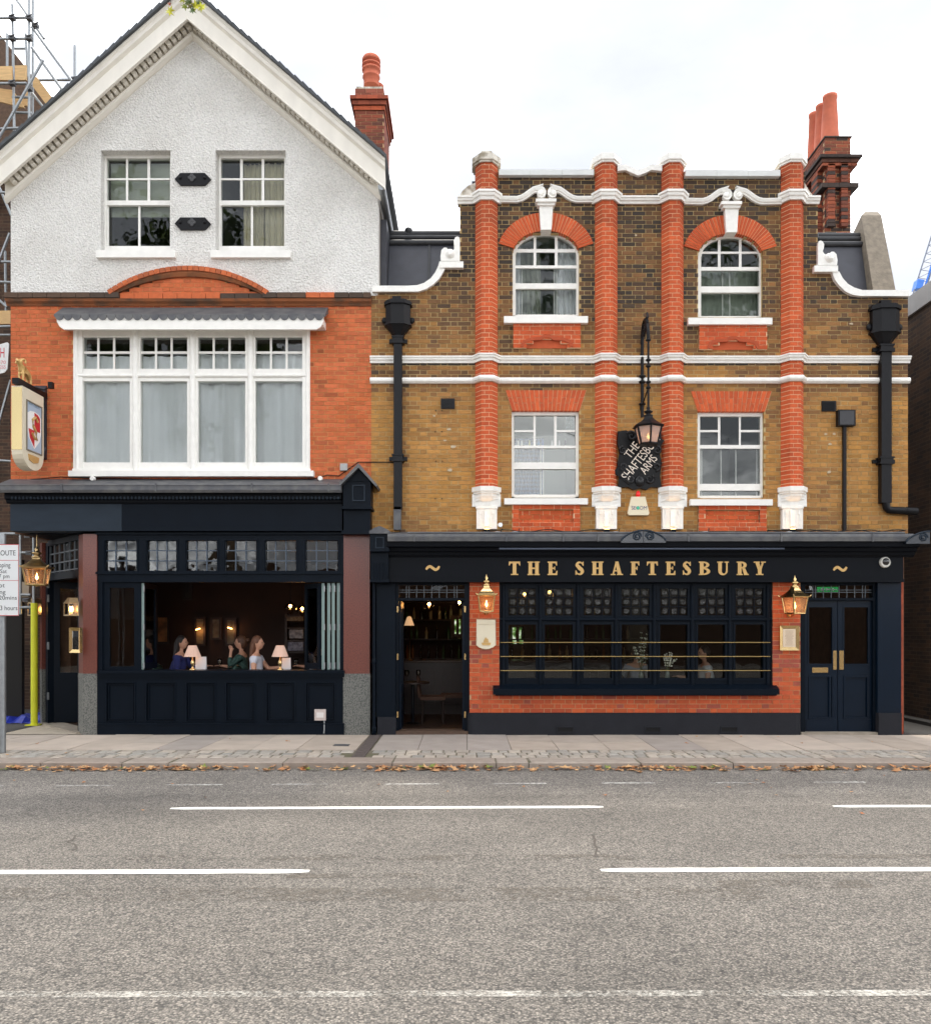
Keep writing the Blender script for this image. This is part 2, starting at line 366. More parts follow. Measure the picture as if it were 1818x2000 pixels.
# ---------------------------------------------------------------- road and pavement
ZR = -.085
def asphalt():
    m = bpy.data.materials.new('worn_asphalt'); m.use_nodes = True; t = m.node_tree; n = t.nodes.new; l = t.links.new; b = t.nodes['Principled BSDF']
    g = n('ShaderNodeNewGeometry'); pos = g.outputs['Position']
    def nz(s, d=3, r=.6):
        q = n('ShaderNodeTexNoise'); q.inputs['Scale'].default_value = s; q.inputs['Detail'].default_value = d; q.inputs['Roughness'].default_value = r; l(pos, q.inputs[0]); return q.outputs[0]
    vo = n('ShaderNodeTexVoronoi'); vo.inputs['Scale'].default_value = 82; l(pos, vo.inputs['Vector'])
    rp = n('ShaderNodeValToRGB'); e = rp.color_ramp.elements; e[0].position = .0; e[0].color = (.085, .08, .073, 1); e[1].position = 1; e[1].color = (.365, .325, .28, 1)
    k = e.new(.42); k.color = (.186, .169, .148, 1); k = e.new(.68); k.color = (.224, .202, .174, 1)
    sep = n('ShaderNodeSeparateColor'); l(vo.outputs['Color'], sep.inputs[0]); l(sep.outputs[0], rp.inputs[0])
    gap = n('ShaderNodeMapRange'); gap.inputs[1].default_value = .35; gap.inputs[2].default_value = .75; gap.inputs[3].default_value = 1; gap.inputs[4].default_value = .45; l(vo.outputs['Distance'], gap.inputs[0])
    big = n('ShaderNodeMapRange'); big.inputs[1].default_value = .3; big.inputs[2].default_value = .7; big.inputs[3].default_value = .84; big.inputs[4].default_value = 1.14; l(nz(.55, 6), big.inputs[0])
    mid = n('ShaderNodeMapRange'); mid.inputs[1].default_value = .3; mid.inputs[2].default_value = .7; mid.inputs[3].default_value = .88; mid.inputs[4].default_value = 1.12; l(nz(9, 5), mid.inputs[0])
    # tyre-polished bands run along the road
    mp = n('ShaderNodeMapping'); mp.inputs['Scale'].default_value = (.06, 1.1, 1); l(pos, mp.inputs[0]); bn = n('ShaderNodeTexNoise'); bn.inputs['Scale'].default_value = 1.2; bn.inputs['Detail'].default_value = 3; l(mp.outputs[0], bn.inputs[0])
    band = n('ShaderNodeMapRange'); band.inputs[1].default_value = .3; band.inputs[2].default_value = .7; band.inputs[3].default_value = .88; band.inputs[4].default_value = 1.1; l(bn.outputs[0], band.inputs[0])
    def mul(a, c):
        q = n('ShaderNodeMath'); q.operation = 'MULTIPLY'; l(a, q.inputs[0]); l(c, q.inputs[1]); return q.outputs[0]
    sp = n('ShaderNodeSeparateXYZ'); l(pos, sp.inputs[0]); shade_lift = n('ShaderNodeMapRange'); shade_lift.inputs[1].default_value = -4.7; shade_lift.inputs[2].default_value = -4.4; shade_lift.inputs[3].default_value = 1.0; shade_lift.inputs[4].default_value = 1.28; l(sp.outputs[1], shade_lift.inputs[0])   # paler kerb strip, its colour lifted to lighten the houses' shade
    v = mul(mul(gap.outputs[0], mul(big.outputs[0], shade_lift.outputs[0])), mul(mid.outputs[0], band.outputs[0]))
    hs = n('ShaderNodeHueSaturation'); l(rp.outputs[0], hs.inputs['Color']); l(v, hs.inputs['Value']); l(hs.outputs[0], b.inputs['Base Color'])
    bp = n('ShaderNodeBump'); bp.inputs['Strength'].default_value = .55; bp.inputs['Distance'].default_value = .008; bp.invert = True; l(vo.outputs['Distance'], bp.inputs['Height']); l(bp.outputs[0], b.inputs['Normal'])
    b.inputs['Roughness'].default_value = .82; return m
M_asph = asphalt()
def worn_paint(name, col, lo, hi, scale=30, base=None):
    m = bpy.data.materials.new(name); m.use_nodes = True; t = m.node_tree; n = t.nodes.new; l = t.links.new; b = t.nodes['Principled BSDF']
    b.inputs['Base Color'].default_value = col; b.inputs['Roughness'].default_value = .7
    g = n('ShaderNodeNewGeometry'); z = n('ShaderNodeTexNoise'); z.inputs['Scale'].default_value = scale; z.inputs['Detail'].default_value = 5; l(g.outputs['Position'], z.inputs[0])
    z2 = n('ShaderNodeTexNoise'); z2.inputs['Scale'].default_value = 2.2; z2.inputs['Detail'].default_value = 3; l(g.outputs['Position'], z2.inputs[0])
    ad = n('ShaderNodeMath'); ad.operation = 'ADD'; l(z.outputs[0], ad.inputs[0]); l(z2.outputs[0], ad.inputs[1])
    mr = n('ShaderNodeMapRange'); mr.inputs[1].default_value = lo; mr.inputs[2].default_value = hi; l(ad.outputs[0], mr.inputs[0])
    l(mr.outputs[0], b.inputs['Alpha']); return m
M_line = worn_paint('road_paint', C(240, 238, 230), .50, .66, 60)
M_line2 = worn_paint('worn_road_paint', C(222, 218, 208), .85, 1.5, 45)
M_line3 = worn_paint('faint_road_paint', C(225, 222, 214), .82, 1.4, 22)
M_scar = worn_paint('asphalt_scar_tar', C(110, 103, 94), .95, 1.35, 30)
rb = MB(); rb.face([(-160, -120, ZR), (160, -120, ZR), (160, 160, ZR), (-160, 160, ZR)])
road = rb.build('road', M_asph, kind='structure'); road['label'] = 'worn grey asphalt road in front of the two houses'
def line_sheet(name, px0, py0, px1, py1, wid, m, lift=.004):
    Y0, Y1 = gy(py0, ZR), gy(py1, ZR); a = Vector((fx(px0, Y0), Y0, ZR+lift)); b = Vector((fx(px1, Y1), Y1, ZR+lift)); d = Vector((0, wid/2, 0))
    mb = MB(); n = 30
    rr = random.Random(int(px0)+7)
    v = []
    for i in range(n+1):
        p = a+(b-a)*(i/n); e = rr.uniform(-.004, .004)
        v += [p-d*(.55 if i in (0, n) else 1)+Vector((0, e, 0)), p+d*(.55 if i in (0, n) else 1)+Vector((0, e, 0))]
    mb.grid(v, [(2*i, 2*i+2, 2*i+3, 2*i+1) for i in range(n)])
    return mb.build(name, m, road)
line_sheet('lane_line', 333, 1580, 1178, 1577, .11, M_line)
line_sheet('lane_line', 1627, 1576, 2470, 1573, .11, M_line)
line_sheet('lane_line', -700, 1707, 604, 1703, .11, M_line)
line_sheet('lane_line', 1173, 1701, 2450, 1697, .11, M_line)
line_sheet('worn_edge_line', -900, 1946, 2700, 1940, .07, M_line2)
for a, b, y in ((-90, 10, 1537), (110, 222, 1535.5), (325, 435, 1534), (530, 640, 1533), (750, 858, 1532.5), (960, 1068, 1531.5), (1175, 1280, 1530.5), (1385, 1487, 1530), (1590, 1690, 1529)):
    line_sheet('faded_bay_mark', a, y, b, y-.5, .07, M_line3)
for a, b, y, w in ((235, 1360, 1676, .17), (-300, 1500, 1748, .30), (560, 830, 1712, .12), (1400, 1700, 1728, .2), (1500, 1990, 1674, .12)):
    line_sheet('asphalt_scar', a, y, b, y-1, w, M_scar, .002)
for pts in ([(1157, 1632), (1162, 1640), (1161, 1650), (1166, 1658), (1163, 1668), (1166, 1675)], [(148, 1632), (143, 1641), (131, 1645), (146, 1650), (150, 1658), (139, 1664)]):
    mb = MB(); q = [Vector((fx(a, gy(b, ZR)), gy(b, ZR), ZR+.003)) for a, b in pts]
    for i in range(len(q)-1):
        w = Vector((.009, 0, 0)); mb.face([q[i]-w, q[i]+w, q[i+1]+w, q[i+1]-w])
    mb.build('road_crack', mat('crack_tar', C(84, 78, 72), .9), road)

YK0, YK1, YS, YF = -2.86, -2.44, -1.76, 0.0       # kerb front, kerb back, back of the setts, foot of the houses
M_slab = mat('paving_stone', C(168, 156, 144), .85, var=.12, vscale=3, bump=.25, bscale=30, attr='object')
M_sett = mat('granite_sett', C(150, 146, 138), .8, var=.2, vscale=12, bump=.5, bscale=30, attr='object')
M_kerb = mat('granite_kerb', C(158, 146, 132), .8, var=.15, vscale=9, bump=.35, bscale=35, attr='object')
M_bed = mat('mossy_joint_grit', C(112, 104, 90), .95, col2=C(96, 92, 70), vscale=3, bump=.4, bscale=60)
pv = MB(); pv.box(-30, 30, YK0+.05, 12, -.3, -.012)
pavement = pv.build('pavement', M_bed, kind='structure'); pavement['label'] = 'stone flag pavement with a strip of setts and a granite kerb'
M_alley = mat('alley_tarmac', C(66, 64, 62), .9, var=.2, vscale=4, bump=.4, bscale=60)
def unit_block(n, mt, bev):
    """unit block, origin at centre of its top, softened top edges"""
    b = bev; mb = MB(); o = [(-.5,-.5),(.5,-.5),(.5,.5),(-.5,.5)]; i_ = [(x*(1-2*b), y*(1-2*b)) for x, y in o]
    v = [(x, y, -1) for x, y in o]+[(x, y, -b*1.6) for x, y in o]+[(x, y, 0) for x, y in i_]
    f = [(0,1,5,4),(1,2,6,5),(2,3,7,6),(3,0,4,7),(4,5,9,8),(5,6,10,9),(6,7,11,10),(7,4,8,11),(8,9,10,11)]
    me = bpy.data.meshes.new(n); me.from_pydata(v, [], f); me.materials.append(mt); return me
ME_SLAB, ME_SETT, ME_KERB = unit_block('paving_slab', M_slab, .008), unit_block('sett', M_sett, .1), unit_block('kerb_stone', M_kerb, .05)
def block(me, x0, x1, y0, y1, z, h, col, jit=.004):
    o = link(me.name.split('.')[0], me, ((x0+x1)/2, (y0+y1)/2, z+R.uniform(-jit, jit)), pavement); o.scale = (x1-x0, y1-y0, h); o.color = col
    o.rotation_euler = (R.uniform(-.006, .006), R.uniform(-.006, .006), R.uniform(-.01, .01) if me is ME_SETT else 0); return o
XCH = fx(735, 0.0)                                  # cast-iron drain channel under the rainwater pipe
x = -9.2
while x < 9.2:
    w = R.uniform(.6, .78)
    if x < XCH-.11 < x+w+.2: w = XCH-.11-x
    split = R.random() < .35
    c = mixc(C(172, 158, 144), C(186, 172, 158), R.random()); 
    if R.random() < .2: c = mixc(c, C(150, 142, 136), .7)
    if x < -8.0 and False: pass
    if split:
        ys = YS*R.uniform(.42, .58)
        block(ME_SLAB, x+.004, x+w-.004, YS+.01, ys-.004, 0, .08, c, .002); block(ME_SLAB, x+.004, x+w-.004, ys+.004, -.006, 0, .08, mixc(c, C(160, 150, 140), .4), .002)
    else: block(ME_SLAB, x+.004, x+w-.004, YS+.01, -.006, 0, .08, c, .002)
    x += w
    if abs(x-(XCH-.11)) < .02: x = XCH+.11
pitch = (YS-YK1)/3
bulk = MB()
for r_ in range(3):
    x = -9.0+R.uniform(0, .2); y0 = YK1+r_*pitch
    while x < 9:
        w = R.uniform(.125, .215); k = R.uniform(.85, 1.12); c = mixc(C(152, 148, 140), C(172, 160, 146), R.random()); c = (c[0]*k, c[1]*k, c[2]*k, 1)
        if abs(x+w/2-XCH) > .2:
            yy0, yy1 = y0+R.uniform(.006, .018), y0+pitch-R.uniform(.006, .018)
            if abs(x) < 6.9: block(ME_SETT, x+.008, x+w-.008, yy0, yy1, .0, .06, c, .006)
            else: bulk.col = c; bulk.box(x+.008, x+w-.008, yy0, yy1, -.05, R.uniform(-.004, .004))
        x += w
bulk.build('setts', mat('granite_sett_far', None, .8, attr='mesh', var=.2, vscale=12), pavement, kind='stuff')
x = -9.4
for w in (.8, .55, 1.25, 1.3, 1.05, .6, 1.48, 1.42, 1.35, .42, 1.45, 1.2, 1.3, 1.28, 1.25, 1.35, 1.4, 1.3):
    c = mixc(C(160, 148, 136), C(146, 132, 120), R.random()); block(ME_KERB, x+.006, x+w-.006, YK0, YK1-.008, 0, .16, c, .003); x += w
ch = MB(); ch.box(XCH-.085, XCH+.085, YK1-.02, -.02, -.02, .004)
for k in range(9): ch.box(XCH-.06, XCH+.06, YK1+.14+k*.24, YK1+.2+k*.24, .004, .008)
ch.build('drain_channel', mat('rusty_iron', C(88, 78, 74), .8, var=.2, vscale=20), pavement)
mh = MB(); a = gy(1456); mh.box(fx(652, a), fx(682, a), a-.09, a+.09, -.01, .007); mh.build('stopcock_cover', M_lead, pavement)
# tarmac in the side passages
MB().box(-14, fx(88, 1.5), .05, 14, -.02, .009).build('passage_tarmac', M_alley, pavement)
MB().box(fx(1764, 0), 14, .02, 14, -.02, .006).build('passage_tarmac', M_alley, pavement)
# fallen leaves along the kerb
lf = MB(); lr = random.Random(5)
def leaf(mb, p, s, rr, lobed=True):
    a = rr.uniform(0, 6.28); tl = rr.uniform(-.5, .5); t2 = rr.uniform(-.5, .5); pts = []
    for i in range(10):
        r_ = s*(1 if i % 2 == 0 else .5)*(1.15 if i == 0 else 1); u = a+i*.628
        dx, dy = r_*math.cos(u), r_*math.sin(u); pts.append((p[0]+dx, p[1]+dy, p[2]+max(0, tl*dx+t2*dy)+.5*s*rr.random()*.5))
    mb.face(pts)
for i in range(800):
    px = lr.uniform(-9, 9) if i > 260 else lr.gauss(lr.choice((-5, -4.3, -3.7, -.6, 0, 2.1, 3.0, 4.4)), .3)
    d = min(abs(lr.gauss(0, .09)), .35); lf.col = mixc(C(206, 166, 118), C(170, 112, 70), lr.random()) if lr.random() < .95 else C(120, 130, 60)
    leaf(lf, (px, YK0-.03-d, ZR+.006+lr.random()*.03*(d < .1)), lr.uniform(.02, .07), lr)
for i in range(40):
    lf.col = mixc(C(196, 150, 100), C(158, 96, 56), lr.random()); leaf(lf, (lr.uniform(-7, 7), lr.uniform(-6.0, -3.1) if i < 24 else lr.uniform(-2.3, -.2), (ZR if i < 24 else 0)+.008), lr.uniform(.015, .035), lr)
o = lf.build('fallen_leaves', mat('dry_leaf', None, .8, attr='mesh'), kind='stuff'); o['label'] = 'dry brown leaves blown along the kerb'; o['category'] = 'leaves'

ap = MB(); ap.face([(-7.6, 1.55, .005), (-7.75, .02, .005), (fx(160), .0, .005), (fx(190), .3, .005)]); ap.build('corner_apron', mat('tan_concrete', C(176, 164, 146), .9, var=.15, vscale=8, bump=.2, bscale=40), pavement)
# ---------------------------------------------------------------- gabled house, upper floors
YU = .15
LB = thing('gabled_house', 'gabled house with white roughcast top, orange brick middle and navy shopfront', 'house', (fx(372, YU), 2, 0))
def poly_iv(poly):
    def f(z):
        xs = []
        for i in range(len(poly)):
            (x0, z0), (x1, z1) = poly[i], poly[(i+1) % len(poly)]
            if (z0 <= z < z1) or (z1 <= z < z0): xs.append(x0+(z-z0)/(z1-z0)*(x1-x0))
        xs.sort(); return [(xs[i], xs[i+1]) for i in range(0, len(xs)-1, 2)]
    return f
def cut(ivs, holes):
    for h0, h1 in holes:
        nv = []
        for a, b in ivs:
            if h1 <= a or h0 >= b: nv.append((a, b)); continue
            if h0 > a: nv.append((a, h0))
            if h1 < b: nv.append((h1, b))
        ivs = nv
    return ivs
X = lambda p: fx(p, YU)
Z = lambda p: fz(p, YU)
ARC = lambda px: 580-52*math.sqrt(max(0, 1-((px-370)/158.0)**2))**1.0    # brick hood arch, photo pixels
def arc_pts(half, rise, y0, n=24):      # circular segment through (370-half,y0),(370,y0-rise),(370+half,y0)
    r = (half*half+rise*rise)/(2*rise); th = math.asin(half/r)
    return [(370+r*math.sin(-th+2*th*i/n), y0-rise+r-r*math.cos(-th+2*th*i/n)) for i in range(n+1)]
# roughcast wall with two window openings and the arched lower edge: built in horizontal slices
GW = [(197, 293, 333, 490), (421, 293, 558, 490)]
rw = MB(); gable = [(X(21), Z(345)), (X(21), Z(577)), (X(738), Z(577)), (X(738), Z(345)), (X(372), Z(42))]
def seg(polys):
    rw.prism(polys, YU, YU+.28)
xa = [21, 197, 333, 421, 558, 738]
topz = lambda px: Z(42+(345-42)*abs(px-372)/(366 if px > 372 else 351))
arcp = arc_pts(152, 50, 578)
def lowpts(a, b):
    q = [(a, 577)]+[p for p in arcp if a < p[0] < b]+[(b, 577)]
    q = [(px, 577 if abs(px-370) > 151 else 578-50*(1-((px-370)/152)**2)) for px, _ in q]; return q
cols = [(21, 197, False), (197, 333, True), (333, 421, False), (421, 558, True), (558, 738, False)]
for a, b, hole in cols:
    tp = [(X(b), topz(b))]+([(X(372), topz(372))] if a < 372 < b else [])+[(X(a), topz(a))]
    lo = [(X(p), Z(q)) for p, q in lowpts(a, b)]
    if not hole: seg(lo+tp)
    else:
        seg(lo+[(X(b), Z(490)), (X(a), Z(490))]); seg([(X(a), Z(293)), (X(b), Z(293))]+tp)
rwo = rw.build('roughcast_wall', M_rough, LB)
# brick field below
WIN = (143, 640, 605, 930)
def lregion(z):
    iv = [(X(21), X(725))]
    if Z(WIN[3]) < z < Z(WIN[1]): iv = cut(iv, [(X(WIN[0]), X(WIN[2]))])
    return iv
brickwork(LB, lregion, Z(946), Z(596), YU, left_col, M_mort_r, 300, Z(760), seed=5, wallname='brick_wall', joint=.011)
# tympanum bricks in the arch
def treg(z):
    r = [p for p in arc_pts(146, 38, 576)]
    zz = (z-Z(576))/(Z(538)-Z(576)); h = 138*math.sqrt(max(0, 1-zz)); return [(X(370-h), X(370+h))] if 0 <= zz < 1 else []
brickwork(LB, treg, Z(578), Z(536), YU-.01, left_col, M_mort_r, 60, 0, seed=8, wallname='tympanum', joint=.008)
# moulded string course: single bricks over a moulded under-course
stc = MB(); stc.sweep([(X(14), YU, Z(598)), (X(726), YU, Z(598))], (0, 0, 1), [(0.0, 0), (-.02, .0), (-.035, .03), (-.07, .06), (-.085, .1), (0, .1)])
mo = stc.build('string_course', mat('moulded_brick', C(150, 88, 50), .85, col2=C(84, 62, 46), vscale=3, var=.2, bump=.4, bscale=40), LB)
rs = random.Random(4); x = X(13)
while x < X(724)-.05:
    w = min(.235, X(725)-x)
    if not (X(232) < x+w/2 < X(508)) or True:
        t = rs.random(); inn = X(235) < x < X(505); c = C(86, 66, 52) if t < .45 and not inn else (C(196, 100, 56) if t < .8 else C(70, 56, 46))
        brick_obj(mo, x+.004, x+w-.004, YU-.095 if not inn else YU-.05, Z(597)+.103, Z(597)+.103+.085, c, 'moulded_brick', .1)
    x += w
ar = MB(); pth = [(X(a), YU, Z(b)) for a, b in arc_pts(150, 38, 580, 28)]
ar.sweep(pth, (0, -1, 0), [(0, 0), (0, .05), (.05, .075), (.085, .075), (.085, 0)])
aro = ar.build('brick_hood', mat('moulded_brick_dark', C(100, 72, 50), .85, col2=C(140, 84, 50), vscale=4, var=.2, bump=.4, bscale=40), LB)
pp = arc_pts(152, 47, 579, 30)
for i in range(30):
    (a0, b0), (a1, b1) = pp[i], pp[i+1]; q = MB(); e = .04
    p0, p1 = Vector((X(a0), Z(b0))), Vector((X(a1), Z(b1))); d = (p1-p0); nn = Vector((-d.y, d.x)).normalized()*.075
    u0, u1 = p0+d*e, p1-d*e; q.col = mixc(C(200, 104, 58), C(160, 86, 52), rs.random())
    q.prism([tuple(u0), tuple(u1), tuple(u1+nn*1), tuple(u0+nn*1)], YU-.10, YU+.03)
    q.build('arch_brick', M_brick_m, aro)
# raking cornice
YC = YU-.35
AP = Vector((fx(364, YC), 0, fz(-24, YC))); EL = Vector((fx(-22, YC), 0, fz(315, YC))); ER = Vector((fx(752, YC), 0, fz(309, YC)))
YF0 = YU
M_dent = M_cornice
for side, E in ((-1, EL), (1, ER)):
    a, b = (E, AP) if side < 0 else (AP, E)
    t = (b-a).normalized(); nrm = Vector((t.z, 0, -t.x));                      # points down/in
    if nrm.z > 0: nrm = -nrm
    prof = [(0, 0), (0, .37), (.03, .37), (.05, .35), (.10, .35), (.135, .30), (.16, .30), (.165, .325), (.335, .315), (.345, .33), (.36, .33), (.36, .27), (.22, .25), (.22, .10), (.23, .05), (.37, .05), (.385, .09), (.42, .08), (.45, .03), (.455, 0)]
    mb = MB()
    nv = Vector((0, -1, 0))
    A = Vector((a.x, YF0, a.z)); Bp = Vector((b.x, YF0, b.z)); ax = AP.x
    def pt(P, q):
        n_, p_ = q; w = P+nrm*n_+nv*p_; return w
    rings = []
    for P, apex in ((A, side > 0), (Bp, side < 0)):
        g = []
        for q in prof:
            w = pt(P, q)
            if apex: k = (ax-w.x)/t.x; w = w+t*k                                # mitre on the axis
            else:
                hx = E.x+(-side)*.06*q[0]/.46*0; k = (E.x+(-side)*(.1 if q[1] < .2 else 0)-w.x)/t.x; w = w+t*k
            g.append(w)
        rings.append(g)
    k = len(prof); mb.grid(rings[0]+rings[1], [(j, (j+1) % k, k+(j+1) % k, k+j) for j in range(k)]); mb.grid(rings[0], [tuple(range(k))[::-1]]); mb.grid(rings[1], [tuple(range(k))])
    co = mb.build('raking_cornice', M_cornice, LB)
    Lt = (Bp-A).length; nd = 40
    dm = MB(); dm.box(-.035, .035, -.165, -.045, -.355, -.235); me = bpy.data.meshes.new('dentil'); me.from_pydata(dm.v, [], dm.f); me.materials.append(M_dent)
    ang = math.atan2(t.z, t.x)
    for i in range(nd):
        P = A+t*(Lt*(i+.75)/nd)
        w = P+nrm*.295
        if abs(w.x-ax) < .06: continue
        if w.x < X(30) or w.x > X(734): continue
        c = A+t*(Lt*(i+.75)/nd); o = link('dentil', me, (c.x, YF0, c.z), co); o.rotation_euler = (0, -ang, 0)
    # roof slope with slate courses showing at the verge
    rf = MB(); up = -nrm
    for j in range(26):
        s0, s1 = j/26, (j+1)/26; lo = a if side > 0 else a
        P0, P1 = A+t*(Lt*s0), A+t*(Lt*s1); l0, l1 = (.012, .03) if side < 0 else (.03, .012)
        th = .022+R.uniform(0, .01)
        y0, y1 = YF0-.42-R.uniform(0, .012), 8.2
        q = [P0+up*.002, P1+up*.002, P1+up*(l1+th), P0+up*(l0+th)]
        rf.prism([(v.x, v.z) for v in q], y0, y1)
    rf.build('roof', M_slate, LB)
# side walls and back
sw = MB(); sw.box(X(738)-.3, X(738)-.004, YU+.28, 8, Z(575), Z(372)); sw.box(X(725)-.3, X(725)-.004, YU+.12, 8, 2.9, Z(577))
sw.build('side_wall', mat('grey_render', C(128, 120, 110), .9, var=.15, vscale=5, bump=.3, bscale=30), LB)
sw = MB(); sw.box(X(21)+.004, X(21)+.25, YU+.12, 8, 3.3, Z(372)); sw.box(X(21)+.004, X(21)+.25, 1.75, 8, 0, 3.3); sw.build('side_wall', mat('side_brick', C(96, 66, 48), .9, var=.25, vscale=8), LB)
sw = MB(); sw.box(X(21), X(738), 7.9, 8.1, 0, Z(360)); sw.build('back_wall', MATS['side_brick'], LB)
# cladding and gutter seen along the right flank
fl = MB(); fl.box(X(738)+.0, X(738)+.10, .62, 7, Z(572), Z(402)); fl.build('flank_cladding', M_darklead, LB)
gt = MB(); gt.tube([(ER.x-.06, YC+.05, ER.z-.42), (ER.x-.06, 7.5, ER.z-.42)], .06, 10); gt.build('gutter', M_iron, LB)
# gable windows
M_curt1 = mat('greenish_net_curtain', C(176, 180, 164), .9, var=.1, vscale=3)
M_curt2 = mat('cream_curtain', C(206, 196, 168), .9, var=.1, vscale=3)
M_curtw = mat('white_curtain', C(240, 240, 243), .9, var=.06, vscale=2)
def gable_window(w, cols_u, cols_l, kind):
    x0, t, x1, b = w; yf = YU+.15
    fr = MB(); fr.pb(x0+6, 297, x1-1, 308, yf, yf+.1); fr.pb(x0+6, 308, cols_u[0][0]-1, 489, yf, yf+.1); fr.pb(cols_u[2][1]+1, 308, x1+2, 489, yf, yf+.1); fr.pb(cols_u[0][0]-1, 480, cols_u[2][1]+1, 489, yf, yf+.1)
    W = fr.build('window', M_white, LB)
    sa = MB(); ys = yf+.035
    sa.pb(cols_u[0][0]-1, 391, cols_u[2][1]+1, 400, ys-.02, ys+.06)
    sa.pb(cols_u[0][1], 308.5, cols_u[1][0], 391, ys, ys+.03); sa.pb(cols_u[1][1], 308.5, cols_u[2][0], 391, ys, ys+.03)
    for c in cols_u: sa.pb(c[0], 347.5, c[1], 351, ys, ys+.03)
    sa.pb(cols_l[0][1], 400, cols_l[1][0], 480, ys+.02, ys+.05)
    sa.pb(cols_u[0][0]-1, 400, cols_l[0][0], 480, ys+.015, ys+.06)
    sa.build('glazing_bars', M_white, W)
    for c in cols_u:
        ppane(W, c[0], 308, c[1], 347.5, ys+.012); ppane(W, c[0], 351, c[1], 391, ys+.012)
    for c in cols_l: ppane(W, c[0], 400, c[1], 480, ys+.034)
    sl = MB(); sl.pb(x0-10, 488, x1+9, 502, YU-.07, YU+.12); sl.build('sill', M_white, W)
    room(W, X(x0)+.02, X(x1)-.02, yf+.11, yf+2.2, Z(489), Z(297), M_roomdark)
    yc = yf+.2
    if kind == 0:
        bl = MB(); bl.pb(x0+4, 296, x1+2, 424, yc, yc+.01); bl.build('roller_blind', M_curt1, W)
    else:
        curtain(W, fx(516, yc), fx(560, yc), fz(484, yc), fz(296, yc), yc, M_curt2, 3, .025, seed=3); curtain(W, fx(476, yc), fx(515, yc), fz(484, yc), fz(296, yc), yc+.03, M_curt2, 4, .02, seed=5)
gable_window(GW[0], [(209, 246), (250, 288), (293, 331)], [(212, 270), (274, 331)], 0)
gable_window(GW[1], [(432, 469), (474, 511), (516, 554)], [(433, 490), (494, 554)], 1)
# iron anchor plates
for py in (349, 436):
    pl_ = MB(); q = [(341, py), (352, py-12), (400, py-12), (411.5, py), (400, py+12), (352, py+12)]; pl_.pprism(q, YU-.035, YU+.01)
    P = pl_.build('anchor_plate', M_black, LB)
    qf = MB()
    for dx, dz in ((0, .035), (0, -.035), (.035, 0), (-.035, 0)):
        qf.lathey([(.024, YU-.05), (.033, YU-.045), (.033, YU-.03)], X(376)+dx, Z(py)+dz, 10)
    qf.build('quatrefoil', mat('worn_iron', C(62, 62, 64), .5), P)
    for px in (353, 401): MB().lathey([(.012, YU-.055), (.026, YU-.045), (.026, YU-.03)], X(px), Z(py), 10).build('bolt', M_black, P)
# lead hood over the bay window
hd = MB(); y0, y1 = YU-.32, YU
hd.prismx([(y0, fz(622, y0)+.03), (y0, fz(617, y0)+.03), (y1, Z(600)), (y1, Z(612))], fx(105, y0), fx(635, y0))
HO = hd.build('hood', M_lead, LB)
n = 31; sc0, sc1 = fx(108, y0), fx(632, y0); wv = (sc1-sc0)/n
sm = MB()
for i in range(n):
    cx_ = sc0+wv*(i+.5); zt = fz(614, y0)
    sm.prism([(cx_-wv*.5, zt), (cx_-wv*.46, zt-.055), (cx_-wv*.25, zt-.085), (cx_, zt-.095), (cx_+wv*.25, zt-.085), (cx_+wv*.46, zt-.055), (cx_+wv*.5, zt)], y0-.016, y0-.004)
sm.build('scalloped_edge', M_lead, HO)
bd = MB(); pts = [(110, 614), (632, 614), (631, 628), (627, 637), (618, 643), (124, 643), (116, 637), (111, 628)]
bd.pprism(pts, y0, y0+.04); bd.box(fx(112, y0), fx(630, y0), y0+.04, YU, fz(632, y0), fz(618, y0)); bd.build('hood_board', M_white, HO)
# four-light bay window
YB = YU-.04
bw = MB()
lights = [(161, 253.5), (274, 365.5), (386.5, 479), (498.5, 590.5)]
bw.pb(143, 644, 161, 918, YB, YB+.16); bw.pb(590.5, 644, 605, 918, YB, YB+.16); bw.pb(161, 644, 590.5, 658, YB+.02, YB+.16)
bw.pb(161, 903, 590.5, 918, YB+.02, YB+.16); bw.pb(161, 720, 590.5, 744, YB+.02, YB+.16)
for (a, b), (c, d) in zip(lights, lights[1:]): bw.pb(b, 658, c, 720, YB+.02, YB+.16); bw.pb(b, 744, c, 903, YB+.02, YB+.16)
BW = bw.build('bay_window', M_white, LB)
ml = MB()
for px in (264, 376, 489): ml.tube([(fx(px, YB), YB+.02, fz(918, YB)), (fx(px, YB), YB+.02, fz(645, YB))], .05, 12)
for py in (733,): ml.tube([(fx(150, YB), YB+.015, fz(py, YB)), (fx(600, YB), YB+.015, fz(py, YB))], .03, 8)
for px in (150, 600): ml.tube([(fx(px, YB), YB+.01, fz(918, YB)), (fx(px, YB), YB+.01, fz(645, YB))], .03, 10)
ml.build('mullions', M_white, BW)
for a, b in lights:
    g = MB(); yb = YB+.06; w3 = (b-a)/3
    for k in (1, 2): g.pb(a+w3*k-2, 658, a+w3*k+2, 720, yb, yb+.03)
    for k in range(3): g.pb(a+w3*k+(2 if k else 0), 686, a+w3*(k+1)-(2 if k < 2 else 0), 690.5, yb, yb+.03)
    g.build('glazing_bars', M_white, BW)
    for k in range(3):
        for t, u in ((658, 686), (690.5, 720)): ppane(BW, a+w3*k+(2 if k else 0), t, a+w3*(k+1)-(2 if k < 2 else 0), u, yb+.012)
    ppane(BW, a, 744, b, 903, yb+.012)
sl = MB(); sl.pb(133, 919, 612, 930, YU-.12, YU+.14); sl.pb(141, 915, 606, 919.2, YU-.06, YU+.1); sl.build('sill', M_white, BW)
